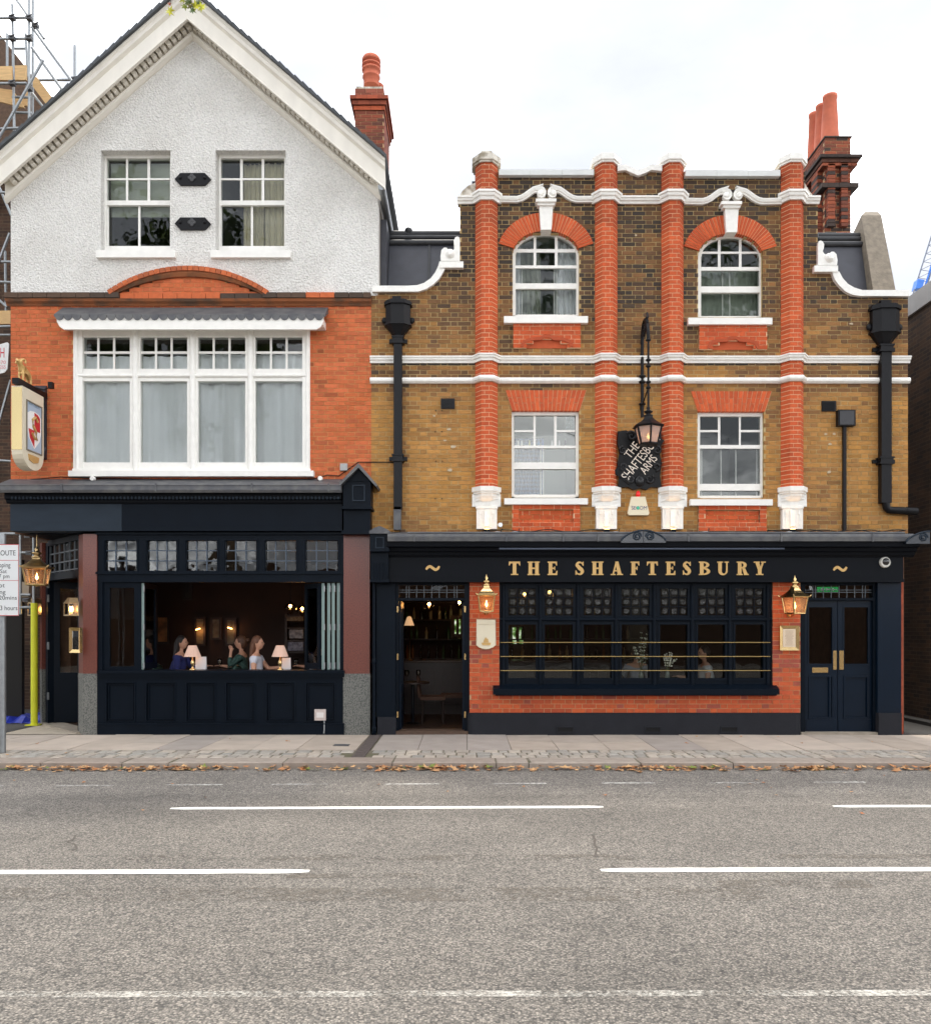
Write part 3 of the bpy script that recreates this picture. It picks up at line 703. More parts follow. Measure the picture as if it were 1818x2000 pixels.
room(BW, X(145), X(603), YB+.18, YB+2.4, Z(918), Z(646), mat('dim_olive_room', C(72, 66, 52), .9))
yc = YB+.16
curtain(BW, fx(150, yc), fx(374, yc), fz(914, yc), fz(696, yc), yc, M_curtw, 6, .022, seed=11)
curtain(BW, fx(375, yc), fx(600, yc), fz(914, yc), fz(691, yc), yc+.03, M_curtw, 5, .03, seed=12)
# chimney behind the roof
YCH = 3.2
ck = MB(); cx0, cx1 = fx(694, YCH), fx(749, YCH)
def chim_cols(z, rr): return mixc(C(150, 74, 50), C(96, 56, 44), rr.random())
ck.box(cx0, cx1, YCH, YCH+1.25, fz(330, YCH), fz(172, YCH)); CHM = ck.build('chimney', M_mort_g, LB)
def stack_bricks(parent, x0, x1, y0, y1, z0, z1, colf, seed, name='brick', course=.0725, proud=.008, singles=True):
    rr = random.Random(seed); n = max(1, int(round((z1-z0)/course))); course = (z1-z0)/n; bulk = MB()
    for i in range(n):
        za = z0+i*course; x = x0-proud+(0 if i % 2 else -.11)
        while x < x1+proud:
            a, b = max(x, x0-proud), min(x+.215, x1+proud); x += .225
            if b-a < .03: continue
            c = colf(za, rr)
            if singles: brick_obj(parent, a, b, y0-proud, za+.006, za+course-.006, c, name, .05)
            else: bulk.col = c; bulk.box(a, b, y0-proud, y0+.03, za+.006, za+course-.006)
        for xs, sg in ((x1, 1), (x0, -1)):
            y = y0+(.03 if i % 2 else .12)
            while y < y1:
                b = min(y+.215, y1); bulk.col = colf(za, rr)
                bulk.box(xs-.03*sg, xs+proud*sg, y, b, za+.006, za+course-.006); y += .225
    if bulk.v: bulk.build('brickwork', M_brick_m, parent, kind='stuff')
stack_bricks(CHM, cx0, cx1, YCH, YCH+1.25, fz(330, YCH), fz(216, YCH), chim_cols, 21)
def course_ring(mb, x0, x1, y0, y1, za, zb, c, seed):
    rr = random.Random(seed); n = max(1, round((zb-za)/.075)); h = (zb-za)/n
    mb.col = (c[0]*.5, c[1]*.5, c[2]*.5, 1); mb.box(x0+.006, x1-.006, y0+.006, y1-.006, za, zb)
    for k in range(n):
        for a0, a1, horiz in ((x0, x1, True), (y0, y1, False)):
            p = a0+(0 if k % 2 else -.1)
            while p < a1:
                u, v = max(p, a0), min(p+.215, a1); p += .222
                if v-u < .02: continue
                q = rr.uniform(.7, 1.12); mb.col = (c[0]*q, c[1]*q, c[2]*q, 1)
                if horiz: mb.box(u, v, y0, y0+.05, za+k*h+.003, za+(k+1)*h-.003)
                else:
                    for xs in (x0, x1-.05): mb.box(xs, xs+.05, max(u, y0+.051), v, za+k*h+.003, za+(k+1)*h-.003) if v > y0+.06 else None
cap = MB()
for t, b, e, c in ((207, 216, .03, C(180, 86, 52)), (198, 207, .06, C(150, 76, 52)), (190, 198, .10, C(166, 80, 52)), (172, 190, .006, C(150, 84, 64))):
    course_ring(cap, cx0-e, cx1+e, YCH-e, YCH+1.25+e, fz(b, YCH)+.003, fz(t, YCH)-.003, c, int(t))
cap.build('oversailing_courses', M_brick_m, CHM)
fm = MB(); fm.box(cx0+.02, cx1-.02, YCH+.02, YCH+1.2, fz(172, YCH), fz(167, YCH)); fm.build('flaunching', M_grime, CHM)
pot = MB(); px_ = fx(725, YCH+.35); rr_ = .17
zb, zt = fz(168, YCH+.35), fz(109, YCH+.35); hh = zt-zb
pot.lathe([(rr_*.92, zb), (rr_*.92, zb+hh*.25), (rr_*1.05, zb+hh*.27), (rr_*1.05, zb+hh*.31), (rr_*.95, zb+hh*.33), (rr_*.95, zb+hh*.48), (rr_*1.12, zb+hh*.5), (rr_*1.12, zb+hh*.56), (rr_*.8, zb+hh*.57), (rr_*.8, zb+hh*.64), (rr_*1.12, zb+hh*.65), (rr_*1.12, zb+hh*.70), (rr_*.8, zb+hh*.71), (rr_*.8, zb+hh*.78), (rr_*1.12, zb+hh*.79), (rr_*1.1, zb+hh*.88), (rr_*.95, zb+hh*.95), (rr_*.7, zt)], px_, YCH+.35, 20)
pot.build('chimney_pot', M_terra, CHM)
p2 = MB(); p2.lathe([(.13, zb), (.13, zb+.3), (.16, zb+.32), (.16, zb+.38)], px_+.04, YCH+.95, 16); p2.build('chimney_pot', M_terra, CHM)
# ---------------------------------------------------------------- gabled house, shopfront
YFZ = -.08
M_gs = M_navy
fc = MB(); fc.pb(238, 983, 668, 1037, YFZ, .28); FZ = fc.build('frieze_board', M_navy, LB)
fc = MB(); fc.pb(20, 983, 237.6, 1037, YFZ-.003, .28); fc.build('frieze_board', M_navyfade, LB)
fc = MB(); fc.box(fx(26, YFZ), fx(668, YFZ), .28, 1.9, fz(1040, 0), fz(990, 0)); fc.build('soffit', M_navydark, LB)
cn = MB(); xa, xb = fx(4, -.25), fx(668, -.1)
prof = [(0, 0), (-.03, 0), (-.05, .03), (-.05, .05), (-.10, .07), (-.10, .16), (-.16, .18), (-.2, .24), (-.22, .26), (0, .26)]
cn.sweep([(xa, YFZ, fz(984, YFZ)), (xb, YFZ, fz(984, YFZ))], (0, 0, 1), prof); CN = cn.build('cornice', M_navydark, LB)
eg = MB(); eg.ball((0, 0, 0), .022, 8, 1, .7, 1.3); meg = bpy.data.meshes.new('bead'); meg.from_pydata(eg.v, [], eg.f); meg.materials.append(M_navyfade)
nb = 88; yb = YFZ-.105
for i in range(nb):
    px = 20+(664-20)*(i+.5)/nb; link('bead', meg, (fx(px, yb), yb, fz(972.5, yb)), CN)
ld = MB(); yl = -.31
ld.prismx([(yl, fz(962, yl)), (yl-.02, fz(957, yl)), (yl-.015, fz(948, yl)), (YU-.004, fz(936, YU)), (YU-.004, fz(946, YU)-.1), (yl+.02, fz(962, yl))], fx(-10, yl), fx(666, yl))
ld.tube([(fx(-10, yl), yl-.012, fz(948, yl)), (fx(666, yl), yl-.012, fz(948, yl))], .014, 8)
for px in (118, 302, 490, 640): ld.pb(px, 944, px+3, 960, yl-.028, yl+.02)
ld.build('lead_flashing', M_lead, LB)
up = MB(); up.pb(25, 936, 668, 947, YU-.02, YU-.005); up.build('lead_upstand', M_darklead, LB)
# console block with a little gabled lead cap
yk = -.2
cb = MB(); cb.pb(670, 940, 724, 990, yk, .16); cb.pb(671, 993, 723, 1037, yk+.07, .16); cb.pb(668, 989, 726, 994, yk-.03, .16); cb.pb(667, 1036, 726, 1043, yk-.0, .16)
cb.pprism([(672, 941), (700, 911), (724, 941)], yk, .16); KB = cb.build('console', M_navy, LB)
cp = MB()
for a, b in (((700, 904), (662, 944)), ((700, 904), (737, 947))):
    (ax, ay), (bx, by) = a, b; cp.pprism([(ax, ay), (bx, by), (bx+(2 if bx < ax else -2), by+4), (ax, ay+9)], yk-.12, .16)
cp.build('lead_cap', M_lead, KB)
pn = MB(); frame4(pn, fx(688, yk), fx(713, yk), fz(979, yk), fz(947, yk), .018, yk-.018, yk+.01); pn.build('panel_moulding', M_navyfade, KB)
# granite piers
def pier(poly, name='pier'):
    b = MB(); b.prismz(poly, fz(1316), fz(1043)); P = b.build(name, M_redgran, LB)
    cxp = sum(p[0] for p in poly)/len(poly); cyp = sum(p[1] for p in poly)/len(poly)
    def grow(k): return [(cxp+(x-cxp)*(1+k), cyp+(y-cyp)*(1+k)) for x, y in poly]
    g = MB(); g.prismz(grow(.03), -.03, fz(1324)); g.prismz(grow(.07), fz(1324), fz(1319.5)); g.prismz(grow(.035), fz(1319.5), fz(1316)); g.build('granite_base', M_greygran, P)
    return P
pier([(fx(671), 0.0), (fx(722), 0.0), (fx(722), .3), (fx(671), .3)])
xp = fx(162); pier([(fx(189), 0), (xp, 0), (xp-.14, .16), (xp-.14, .34), (fx(189), .34)])
A_ = Vector((fx(84, 1.5)+.02, 1.52, 0)); B_ = Vector((xp-.14, .2, 0))
pier([(A_.x-.11, A_.y+.05), (A_.x-.02, A_.y-.06), (A_.x+.05, A_.y+.0), (A_.x+.05, A_.y+.3), (A_.x-.11, A_.y+.3)])
# splayed corner doorway, built in its own frame
du = (B_-A_).normalized(); Ld = (B_-A_).length; dn = Vector((-du.y, du.x, 0))
MS = Matrix((( du.x, dn.x, 0, A_.x), (du.y, dn.y, 0, A_.y), (0, 0, 1, 0), (0, 0, 0, 1)))
zt0, zt1, zh = 2.58, 2.70, 3.26
df = MB(); df.box(.05, .17, 0, .16, 0, zh); df.box(Ld-.1, Ld+.02, 0, .16, 0, zh); df.box(.17, Ld-.1, .0, .16, zt0, zt1); df.box(.17, Ld-.1, 0, .16, zh-.06, zh+.1)
df.xf(MS); CD = df.build('corner_doorway', M_navy, LB)
tb = MB(); 
for k in range(7): u = .17+(Ld-.27)*k/6; tb.box(u-.012, u+.012, .03, .07, zt1, zh-.06)
for z in (zt1+.02, zt1+.17, zt1+.34): tb.box(.17, Ld-.1, .035, .065, z, z+.02)
tb.xf(MS); tb.build('glazing_bars', mat('leadwork', C(92, 98, 104), .5, metal=.3), CD)
g = MB(); g.box(.17, Ld-.1, .045, .05, zt1, zh-.06); g.xf(MS); g.build('pane', M_oldglass, CD)
dl = MB(); MR = MS @ Matrix.Translation((.18, .1, 0)) @ Matrix.Rotation(math.radians(62), 4, 'Z')
frame4(dl, 0, .85, .03, 2.56, .1, 0, .045, .12, .9); dl.xf(MR); DL = dl.build('door', M_navy, CD)
g = MB(); g.box(.1, .75, .02, .025, .93, 2.44); g.xf(MR); g.build('pane', M_glass, DL)
for z in (.45, 1.35, 2.2, 2.45):
    h_ = MB(); h_.box(.165, .185, -.012, .02, z, z+.13); h_.xf(MS); h_.build('hinge', M_iron, CD)
st = MB(); st.box(-.05, Ld+.1, -.1, .25, 0, .03); st.xf(MS); st.build('threshold', mat('worn_step', C(150, 140, 126), .85, var=.2, vscale=6), CD)
# shop window
YW = .05
tl = [(205.5, 267), (287.5, 345), (364, 424), (440, 501), (518.5, 578.5), (597, 660)]
fr = MB(); fr.pb(190, 1043, 671, 1056, YW-.02, YW+.12); fr.pb(190, 1115, 671, 1137, YW-.03, YW+.12)
xs = [190]+[v for p in tl for v in p]+[671]
for i in range(0, len(xs), 2): fr.pb(xs[i], 1056, xs[i+1], 1115, YW-.02, YW+.1)
fr.pb(190, 1137, 200, 1310, YW-.02, YW+.12); fr.pb(664, 1137, 671, 1310, YW-.02, YW+.12)
SW = fr.build('shop_window', M_navy, LB)
tr = MB(); tr.pb(186, 1117, 671, 1121, YW-.06, YW); tr.pb(186, 1040, 671, 1044, YW-.06, YW); tr.build('transom_moulding', M_navy, SW)
M_bars = mat('glazing_bar_grey_navy', C(66, 78, 92), .4)
for a, b in tl:
    g = MB(); frame4(g, fx(a-4, YW), fx(b+4, YW), fz(1118, YW), fz(1053, YW), .025, YW-.035, YW+.0); g.build('toplight_frame', M_navy, SW)
    g = MB(); w3 = (b-a)/3
    for k in (1, 2): g.pb(a+w3*k-1.2, 1056, a+w3*k+1.2, 1115, YW+.02, YW+.05)
    for k in range(3):
        for py in (1075.5, 1095.5): g.pb(a+w3*k+(1.2 if k else 0), py-1.1, a+w3*(k+1)-(1.2 if k < 2 else 0), py+1.1, YW+.022, YW+.048)
    g.build('glazing_bars', M_bars, SW)
    for k in range(3):
        for t, u in ((1056, 1074.4), (1076.6, 1094.4), (1096.6, 1115)): ppane(SW, a+w3*k+1, t, a+w3*(k+1)-1, u, YW+.035, M_oldglass)
# fixed casement and folding leaves
cs = MB(); y = YW+.01; frame4(cs, fx(200, y), fx(276, y), fz(1310, y), fz(1137, y), fx(214, y)-fx(200, y), y, y+.06, fz(1137, y)-fz(1148, y), fz(1302, y)-fz(1310, y)); CS = cs.build('casement', M_navy, SW)
ppane(CS, 214, 1148, 266, 1302, y+.03)
M_edge = mat('pale_green_leaf_edge', C(122, 142, 138), .5, var=.08, vscale=10)
def leaf_window(px, ylen, ang=0.0, edge=True):
    yb = YW+.02; x0 = fx(px, yb); z0, z1 = fz(1308, yb), fz(1139, yb)
    lw = MB(); st_ = .06
    for (p, q, r_, s_) in ((0.012, .07, z0, z1), (ylen-.07, ylen, z0, z1), (.07, ylen-.07, z0, z0+.1), (.07, ylen-.07, z1-.08, z1)): lw.box(-.022, .022, p, q, r_, s_)
    M_ = Matrix.Translation((x0, yb, 0)) @ Matrix.Rotation(ang, 4, 'Z'); lw.xf(M_); W_ = lw.build('folding_leaf', M_navy, SW)
    g = MB(); g.box(-.003, .003, .07, ylen-.07, z0+.1, z1-.08); g.xf(M_); g.build('pane', M_glass, W_)
    if edge:
        e = MB(); e.box(-.024, .024, -.0, .012, z0, z1); e.xf(M_); e.build('leaf_edge', M_edge, W_)
        h = MB()
        for py in (1150, 1225, 1300): h.box(.012, .034, -.012, .0, fz(py+6, yb), fz(py-6, yb))
        h.xf(M_); h.build('hinge', M_iron, W_)
leaf_window(278.5, .6); leaf_window(631, .58); leaf_window(642, .58); leaf_window(651, .58); leaf_window(661, .58)
leaf_window(626, .46, math.radians(42), False)
sl = MB(); sl.pb(190, 1310, 672, 1316, -.07, .35); sl.pb(190, 1316, 672, 1323, -.03, .3); sl.build('sill', M_navy, SW)
# panelled stallriser
YR_ = .0
sr = MB(); pnl = [(207, 264), (285, 343), (363.5, 421), (441, 497.5), (520, 576), (597, 654.5)]
sr.pb(190, 1323, 671, 1333, YR_, .2); sr.pb(190, 1410, 671, 1416, YR_, .2)
ed = [190]+[v for p in pnl for v in p]+[671]
for i in range(0, len(ed), 2): sr.pb(ed[i], 1333, ed[i+1], 1410, YR_, .2)
sr.pb(190, 1416, 672, 1437.5, -.025, .2); sr.pb(190, 1413, 672, 1416.5, -.035, .0)
SR = sr.build('stallriser', M_navy, LB)
for a, b in pnl:
    p = MB(); p.box(fx(a, 0), fx(b, 0), .03, .1, fz(1410), fz(1333)); P = p.build('panel', M_navy, SR)
    m = MB(); frame4(m, fx(a-1, 0), fx(b+1, 0), fz(1411), fz(1332), .022, -.012, .012); frame4(m, fx(a, 0)+.03, fx(b, 0)-.03, fz(1410)+.03, fz(1333)-.03, .016, .008, .03); m.build('panel_moulding', M_navy, P)
# bar interior
def lobby():
    mb = MB(); q = [(-7.2, 2.0), (fx(186), .36), (fx(671), .22), (fx(668), 5.6), (-7.2, 5.6)]; z0, z1 = .25, 3.2
    for i in (2, 3, 4):
        (a, b), (c, d) = q[i], q[(i+1) % 5]; mb.face([(a, b, z0), (c, d, z0), (c, d, z1), (a, b, z1)])
    w = mb.build('bar_walls', M_bar, LB)
    f = MB(); f.face([(a, b, z0) for a, b in q]); f.face([(-7.4, 1.7, .02), (fx(186), .3, .02), (-6.2, 2.4, .02), (-7.2, 2.4, .02)]); f.build('bar_floor', M_barfloor, LB)
    c = MB(); c.face([(a, b, z1) for a, b in q][::-1]); c.build('bar_ceiling', M_barceil, LB)
lobby()
# ---------------------------------------------------------------- pub house with four brick pilasters
RB = thing('pub_house', 'brown stock brick pub with four red brick pilasters and gold lettered navy fascia', 'pub', (fx(1248, YU), 2, 0))
PIL = [(950, 44.0), (1184, 44.0), (1313.5, 43.5), (1547.5, 44.5)]
BAY = [1067, 1427]                      # window axes
AW = [(1001, 1131.5, 450, 616), (1363, 1489.5, 455, 619)]      # arched windows: left, right, crown, foot
LW = [(999, 1131, 802, 972), (1362, 1492, 804, 974)]           # lower sashes
curveL = [(727, 563), (800, 563), (822, 561), (842, 551), (858, 533), (868, 514), (900, 514)]
curveR = [(1596, 522), (1628, 522), (1640, 542), (1654, 558), (1674, 569), (1700, 571), (1775, 571)]
def half(w, z):                          # half width of an arched opening at height z
    l, r, c, b = w; hw = (r-l)/2; sp = c+45
    return hw if z <= Z(sp) else hw*math.sqrt(max(0, 1-((z-Z(sp))/(Z(c)-Z(sp)))**2))
outline = [(725, 1040), (725, 563)]+curveL[1:]+[(898, 514), (898, 390), (928, 390), (928, 336), (1206, 336), (1222, 334), (1232, 340), (1247, 343), (1262, 340), (1273, 334), (1292, 336), (1572, 337), (1572, 392), (1597, 392)]+curveR+[(1773, 571), (1773, 1040)]
OUT = poly_iv([(X(a), Z(b)) for a, b in outline])
def rregion(z):
    iv = OUT(z)
    for w in AW:
        if Z(w[3]) < z < Z(w[2]):
            c = (w[0]+w[1])/2; h = half(w, z); iv = cut(iv, [(X(c-h), X(c+h))])
    for w in LW:
        if Z(w[3]) < z < Z(w[2]): iv = cut(iv, [(X(w[0]), X(w[1]))])
    return iv
RWALL = brickwork(RB, rregion, Z(1042), Z(334), YU, stock_col, M_mort_s, 300, Z(1000), seed=13, wallname='wall', joint=.012)
# side walls, flat roof, back
sw = MB(); sw.box(X(725)+.004, X(725)+.2, YU+.12, 8, 2.9, Z(575)); sw.box(X(1773)-.2, X(1773)-.004, YU+.12, 8, 0, Z(580)); sw.box(X(898), X(898)+.2, YU+.12, 3, Z(520), Z(395)); sw.box(X(1597)-.2, X(1597), YU+.12, 3, Z(525), Z(396))
sw.build('side_wall', MATS['side_brick'], RB)
sw = MB(); sw.box(X(725), X(1773), 7.9, 8.05, 0, Z(580)); sw.box(X(898)+.2, X(1597)-.2, 2.9, 3.05, Z(540), Z(350)); sw.build('back_wall', MATS['side_brick'], RB)
sw = MB(); sw.box(X(898)+.2, X(1597)-.2, YU+.12, 2.9, Z(352), Z(346)); sw.box(X(728), X(1770), 1.8, 7.9, Z(480), Z(474)); sw.build('flat_roof', M_darklead, RB)
# pilasters: canted plan, courses of two bricks
def pil_plan(px, w):
    x0, x1 = fx(px-w/2, YU-.02), fx(px+w/2, YU-.02); t = (x1-x0)*.27; return x0, x0+t, x1-t, x1
PD = .15
ZC0, ZC1 = Z(955), Z(322)
me_cache = {}
for k, (px, w) in enumerate(PIL):
    x0, xa, xb, x1 = pil_plan(px, w); yf, ys = YU-PD, YU
    core = MB(); i_ = .006; core.prismz([(x0+i_, ys+.01), (x0+i_, ys-.0), (xa, yf+i_), (xb, yf+i_), (x1-i_, ys), (x1-i_, ys+.01)], ZC0, ZC1)
    PL = core.build('pilaster', M_mort_p, RB)
    nC = int(round((ZC1-ZC0)/.0725)); c_ = (ZC1-ZC0)/nC; bulk = MB(); rr = random.Random(30+k)
    for i in range(nC):
        z0 = ZC0+i*c_+.0055; z1 = z0+c_-.011; xm = xa+(xb-xa)*(.3 if i % 2 else .72); g = .004
        for half_ in (0, 1):
            poly = [(x0, ys), (xa, yf), (xm-g, yf), (xm-g, ys)] if half_ == 0 else [(xm+g, ys), (xm+g, yf), (xb, yf), (x1, ys)]
            if i < 38:
                key = (i % 2, half_, round(w, 1))
                if key not in me_cache:
                    q = MB(); q.prismz([(a-px*0-x0, b-yf) for a, b in poly], 0, z1-z0); m_ = bpy.data.meshes.new('brick'); m_.from_pydata(q.v, [], q.f); m_.materials.append(M_brick_o); me_cache[key] = m_
                o = link('brick', me_cache[key], (x0, yf+rr.uniform(-.001, .001), z0), PL); o.color = rub_col(0, z0, rr)
            else:
                bulk.col = rub_col(0, z0, rr); bulk.prismz(poly, z0, z1)
    bulk.build('brickwork', M_brick_m, PL, kind='stuff')
    # cap
    def oct_(e): return [(x0-e, ys+.25), (x0-e, ys-.02-e*.3), (xa-e*.4, yf-e), (xb+e*.4, yf-e), (x1+e, ys-.02-e*.3), (x1+e, ys+.25)]
    cp = MB(); zt = Z(305 if k == 0 else 308 if k < 3 else 314)
    cp.prismz(oct_(.025), Z(326), Z(322)); cp.prismz(oct_(.05), Z(322), Z(311)); cp.prismz(oct_(.02), Z(311), Z(308)); cp.prismz([(xa, ys+.2), (xa, yf+.02), (xb, yf+.02), (xb, ys+.2)], Z(308), zt+.02)
    cp.build('pilaster_cap', M_grime if k == 0 else M_stonewhite, PL)
    bk = MB(); bk.box(x0, x1, YU+.0, YU+.3, Z(392), Z(323)); bk.build('pilaster_back', MATS['side_brick'], PL)
    # corbel
    y = yf; cb = MB()
    cb.prismz(oct_(.055), Z(962), Z(953)); cb.prismz(oct_(.035), Z(966), Z(962)); cb.prismz(oct_(.012), Z(971), Z(966))
    zz = [(.0, Z(971)), (-.015, Z(976)), (-.05, Z(982)), (-.06, Z(989))]
    def pl2(s_): return [(x0-.03, ys), (x0-.03+s_*.0, ys-.03), (xa-.01-s_*.6, yf-.0-s_*1.2), (xb+.01+s_*.6, yf-s_*1.2), (x1+.03, ys-.03), (x1+.03, ys)]
    ring = [[(a, b, z) for a, b in pl2(s_)] for s_, z in zz]
    cb.grid([p for r_ in ring for p in r_], [(i*6+j+6, i*6+j, i*6+j+1, i*6+j+7) for i in range(3) for j in range(5)])
    cb.box(fx(px-28, YU-.03), fx(px+28, YU-.03), YU-.03, YU+.02, Z(990), Z(966))
    cb.pb(px-19.5, 990, px+20.5, 1033, YU-.10, YU+.02); cb.pb(px-21, 988, px+22, 993, YU-.12, YU+.02)
    CB = cb.build('corbel', M_stonewhite, PL)
    fl = MB(); fl.pb(px-4, 997, px+5, 1028, YU-.135, YU-.10); fl.pb(px-14, 996, px-10, 1004, YU-.115, YU-.10); fl.pb(px+11, 996, px+15, 1004, YU-.115, YU-.10); fl.pb(px-14, 1004, px-12, 1026, YU-.108, YU-.10); fl.pb(px+13, 1004, px+15, 1026, YU-.108, YU-.10); fl.build('carved_bracket', M_stonewhite, CB)
    # uplight on the ledge
    ul = thing('uplight', 'small round uplight at the foot of the white corbel '+('above the cream shield plaque', 'beside the tartan curtained window', 'beside the half raised sash', 'above the brass menu case')[k], 'light', (fx(px+1, YU-.22), YU-.22, Z(1040)), 'uplights below the white corbels')
    x_ = fx(px+1, YU-.22); zl = Z(1037)
    MB().lathe([(.03, zl-.06), (.05, zl-.03), (.052, zl)], x_, YU-.22, 14).build('housing', M_black, ul)
    MB().lathe([(.042, zl+.001), (.040, zl+.006)], x_, YU-.22, 14).build('lens', mat('warm_lens', (1, .6, .25, 1), .4, emit=(1, .55, .2, 1), estr=3), ul)
    ld_ = bpy.data.lights.new('uplight_beam', 'SPOT'); ld_.energy = 1.0; ld_.color = (1, .56, .25); ld_.spot_size = math.radians(75); ld_.spot_blend = .6; ld_.shadow_soft_size = .03
    lo = link('uplight_beam', ld_, (x_, YU-.22, zl+.02), ul); lo.rotation_euler = Vector((0, -.12, -1)).normalized().to_track_quat('Z', 'Y').to_euler(); lo.rotation_euler = (math.radians(180+8), 0, 0)
# moulded white string courses that break forward round each pilaster
def plan_path(pxa, pxb, z, off):
    p = [(X(pxa), YU-off*0, z)]
    for px, w in PIL:
        x0, xa, xb, x1 = pil_plan(px, w)
        if X(pxa) < x0 and x1 < X(pxb): p += [(x0-.012, YU, z), (xa-.004, YU-PD, z), (xb+.004, YU-PD, z), (x1+.012, YU, z)]
    return p+[(X(pxb), YU, z)]
def string(name, pxa, pxb, pyt, pyb, prof):
    mb = MB(); z0 = Z(pyb); hgt = Z(pyt)-Z(pyb)
    mb.sweep(plan_path(pxa, pxb, z0, 0), (0, 0, 1), [(-a, b*hgt) for a, b in prof]); return mb.build(name, M_stonewhite, RB)
# pieces of the profile: (projection, height fraction)
SP1 = [(0, 0), (.025, 0), (.03, .35), (.055, .45), (.06, .75), (.075, .8), (.075, 1), (0, 1)]
SP2 = [(0, 0), (.03, .0), (.06, .3), (.065, .6), (.045, .95), (0, 1)]
string('string_course', 723, 1776, 697, 709.5, SP1)
string('string_course', 723, 1775, 738, 749.5, SP2)
# upper cornice: straight runs between pilasters, collars round them, scrolled pediments over the arched windows
def collar(k, pyt, pyb, prof, ext=0):
    px, w = PIL[k]; x0, xa, xb, x1 = pil_plan(px, w); z0 = Z(pyb); h = Z(pyt)-Z(pyb); mb = MB()
    mb.sweep([(x0-.05, YU, z0), (x0-.012, YU-.01, z0), (xa-.004, YU-PD, z0), (xb+.004, YU-PD, z0), (x1+.012, YU-.01, z0), (x1+.05, YU, z0)], (0, 0, 1), [(-a, b*h) for a, b in prof]); mb.build('cornice_collar', M_stonewhite, RB)
SP3 = [(0, 0), (.03, 0), (.04, .3), (.06, .4), (.07, .7), (.085, .75), (.085, 1), (0, 1)]
for k in range(4): collar(k, 382, 399, SP3)
for a, b in ((893, 925), (1209, 1289), (1573, 1599)):
    mb = MB(); mb.sweep([(X(a), YU, Z(399)), (X(b), YU, Z(399))], (0, 0, 1), [(-p, q*(Z(386)-Z(399))) for p, q in SP3]); mb.build('cornice', M_stonewhite, RB)
def scroll(cx, lx, rx, dy):
    mb = MB(); pr = [(-.04, 0), (-.04, .05), (-.015, .055), (-.01, .07), (.03, .085), (.045, .085), (.045, 0)]
    for sgn, ex in ((-1, lx), (1, rx)):
        pts = [(ex, 392), (cx+sgn*68, 392.5), (cx+sgn*58, 392.5), (cx+sgn*49, 390), (cx+sgn*41, 385.5), (cx+sgn*33, 379.5), (cx+sgn*25, 374), (cx+sgn*17, 371.5)]
        n = 12; vx, vy = cx+sgn*12.5, 381
        for i in range(n+1):
            a_ = math.radians(-100-25+i*34); r_ = 9.5-6.5*i/n
            pts.append((vx-sgn*(r_*math.cos(a_)), vy+r_*math.sin(a_)))
        path = [(X(a), YU, Z(b+dy)) for a, b in pts]; m = len(path)
        s_ = [1 if i < 8 else max(.28, 1-.07*(i-7)) for i in range(m)]
        if sgn < 0: mb.sweep(path, (0, -1, 0), pr, s_)
        else: mb.sweep(path, (0, -1, 0), [(-a, b) for a, b in pr][::-1], s_)
        mb.lathey([(.028, YU-.10), (.05, YU-.085), (.05, YU)], X(vx), Z(vy+dy), 14)
    mb.build('scrolled_pediment', M_stonewhite, RB)
scroll(1067, 972, 1162, 0); scroll(1428, 1335, 1525, 4)
# flat parapet copings and the dipped one in the middle
for a, b, t, u in ((974, 1160, 330, 341), (1338, 1524, 331, 343)):
    mb = MB(); n = 3
    for i in range(n): mb.pb(a+(b-a)*i/n+.3, t, a+(b-a)*(i+1)/n-.3, u, YU-.09, YU+.28)
    mb.build('coping', mat('grey_white_coping', C(214, 216, 214), .7, var=.08, vscale=6), RB)
mb = MB(); top = [(1206, 322), (1222, 320), (1234, 326), (1247, 331), (1260, 326), (1272, 320), (1293, 322)]; mb.pprism(top+[(p, q+11) for p, q in top[::-1]], YU-.07, YU+.2); mb.build('coping', M_stonewhite, RB)
# kneelers, scrolls and swept copings on both shoulders
mb = MB(); mb.pprism([(894, 386), (903, 372), (914, 362), (929, 356), (929, 388)], YU-.02, YU+.3); mb.build('kneeler', M_grime, RB)
mb = MB(); mb.pprism([(1571, 356), (1580, 372), (1590, 384), (1599, 390), (1571, 390)], YU-.02, YU+.3); mb.build('kneeler', M_grime, RB)
def sweep_cop(top, bot): MB().pprism(top+bot[::-1], YU-.07, YU+.25).build('swept_coping', M_stonewhite, RB)
sweep_cop([(727, 557.5), (795, 557.5), (814, 556.5), (828, 552), (841, 543), (850, 531), (856, 518), (858, 510)], [(727, 569), (800, 569), (816, 569), (832, 564), (846, 555), (858, 543), (868, 526), (873, 510)])
sweep_cop([(1630, 528), (1632, 532), (1638, 546), (1648, 557), (1660, 563), (1676, 566), (1695, 567), (1776, 567)][:1]+[(1639, 530), (1646, 543), (1656, 554), (1668, 561), (1684, 566), (1776, 566)], [(1624, 528), (1630, 545), (1638, 556), (1650, 568), (1664, 575), (1680, 577.5), (1776, 578)])
def shoulder(sg, ox, oy):
    P = lambda u, v: (ox+sg*u, oy+v)
    mb = MB(); mb.pprism([P(-46, 0), P(0, 0), P(0, 12), P(-46, 12)], YU-.09, YU+.24)
    mb.pprism([P(-7, -1), P(-44, -1), P(-45, -10), P(-43, -22), P(-38, -27), P(-33, -27), P(-30, -23), P(-25, -20), P(-19, -23), P(-16, -28), P(-18, -33), P(-19, -41), P(-16, -47), P(-12, -49), P(-8, -47), P(-7, -40)], YU-.07, YU+.15)
    mb.lathey([(.03, YU-.12), (.06, YU-.10), (.08, YU-.07)], X(ox-sg*26), Z(oy-11), 14)
    mb.build('shoulder_scroll', M_stonewhite, RB)
shoulder(1, 905, 510); shoulder(-1, 1590.5, 518)
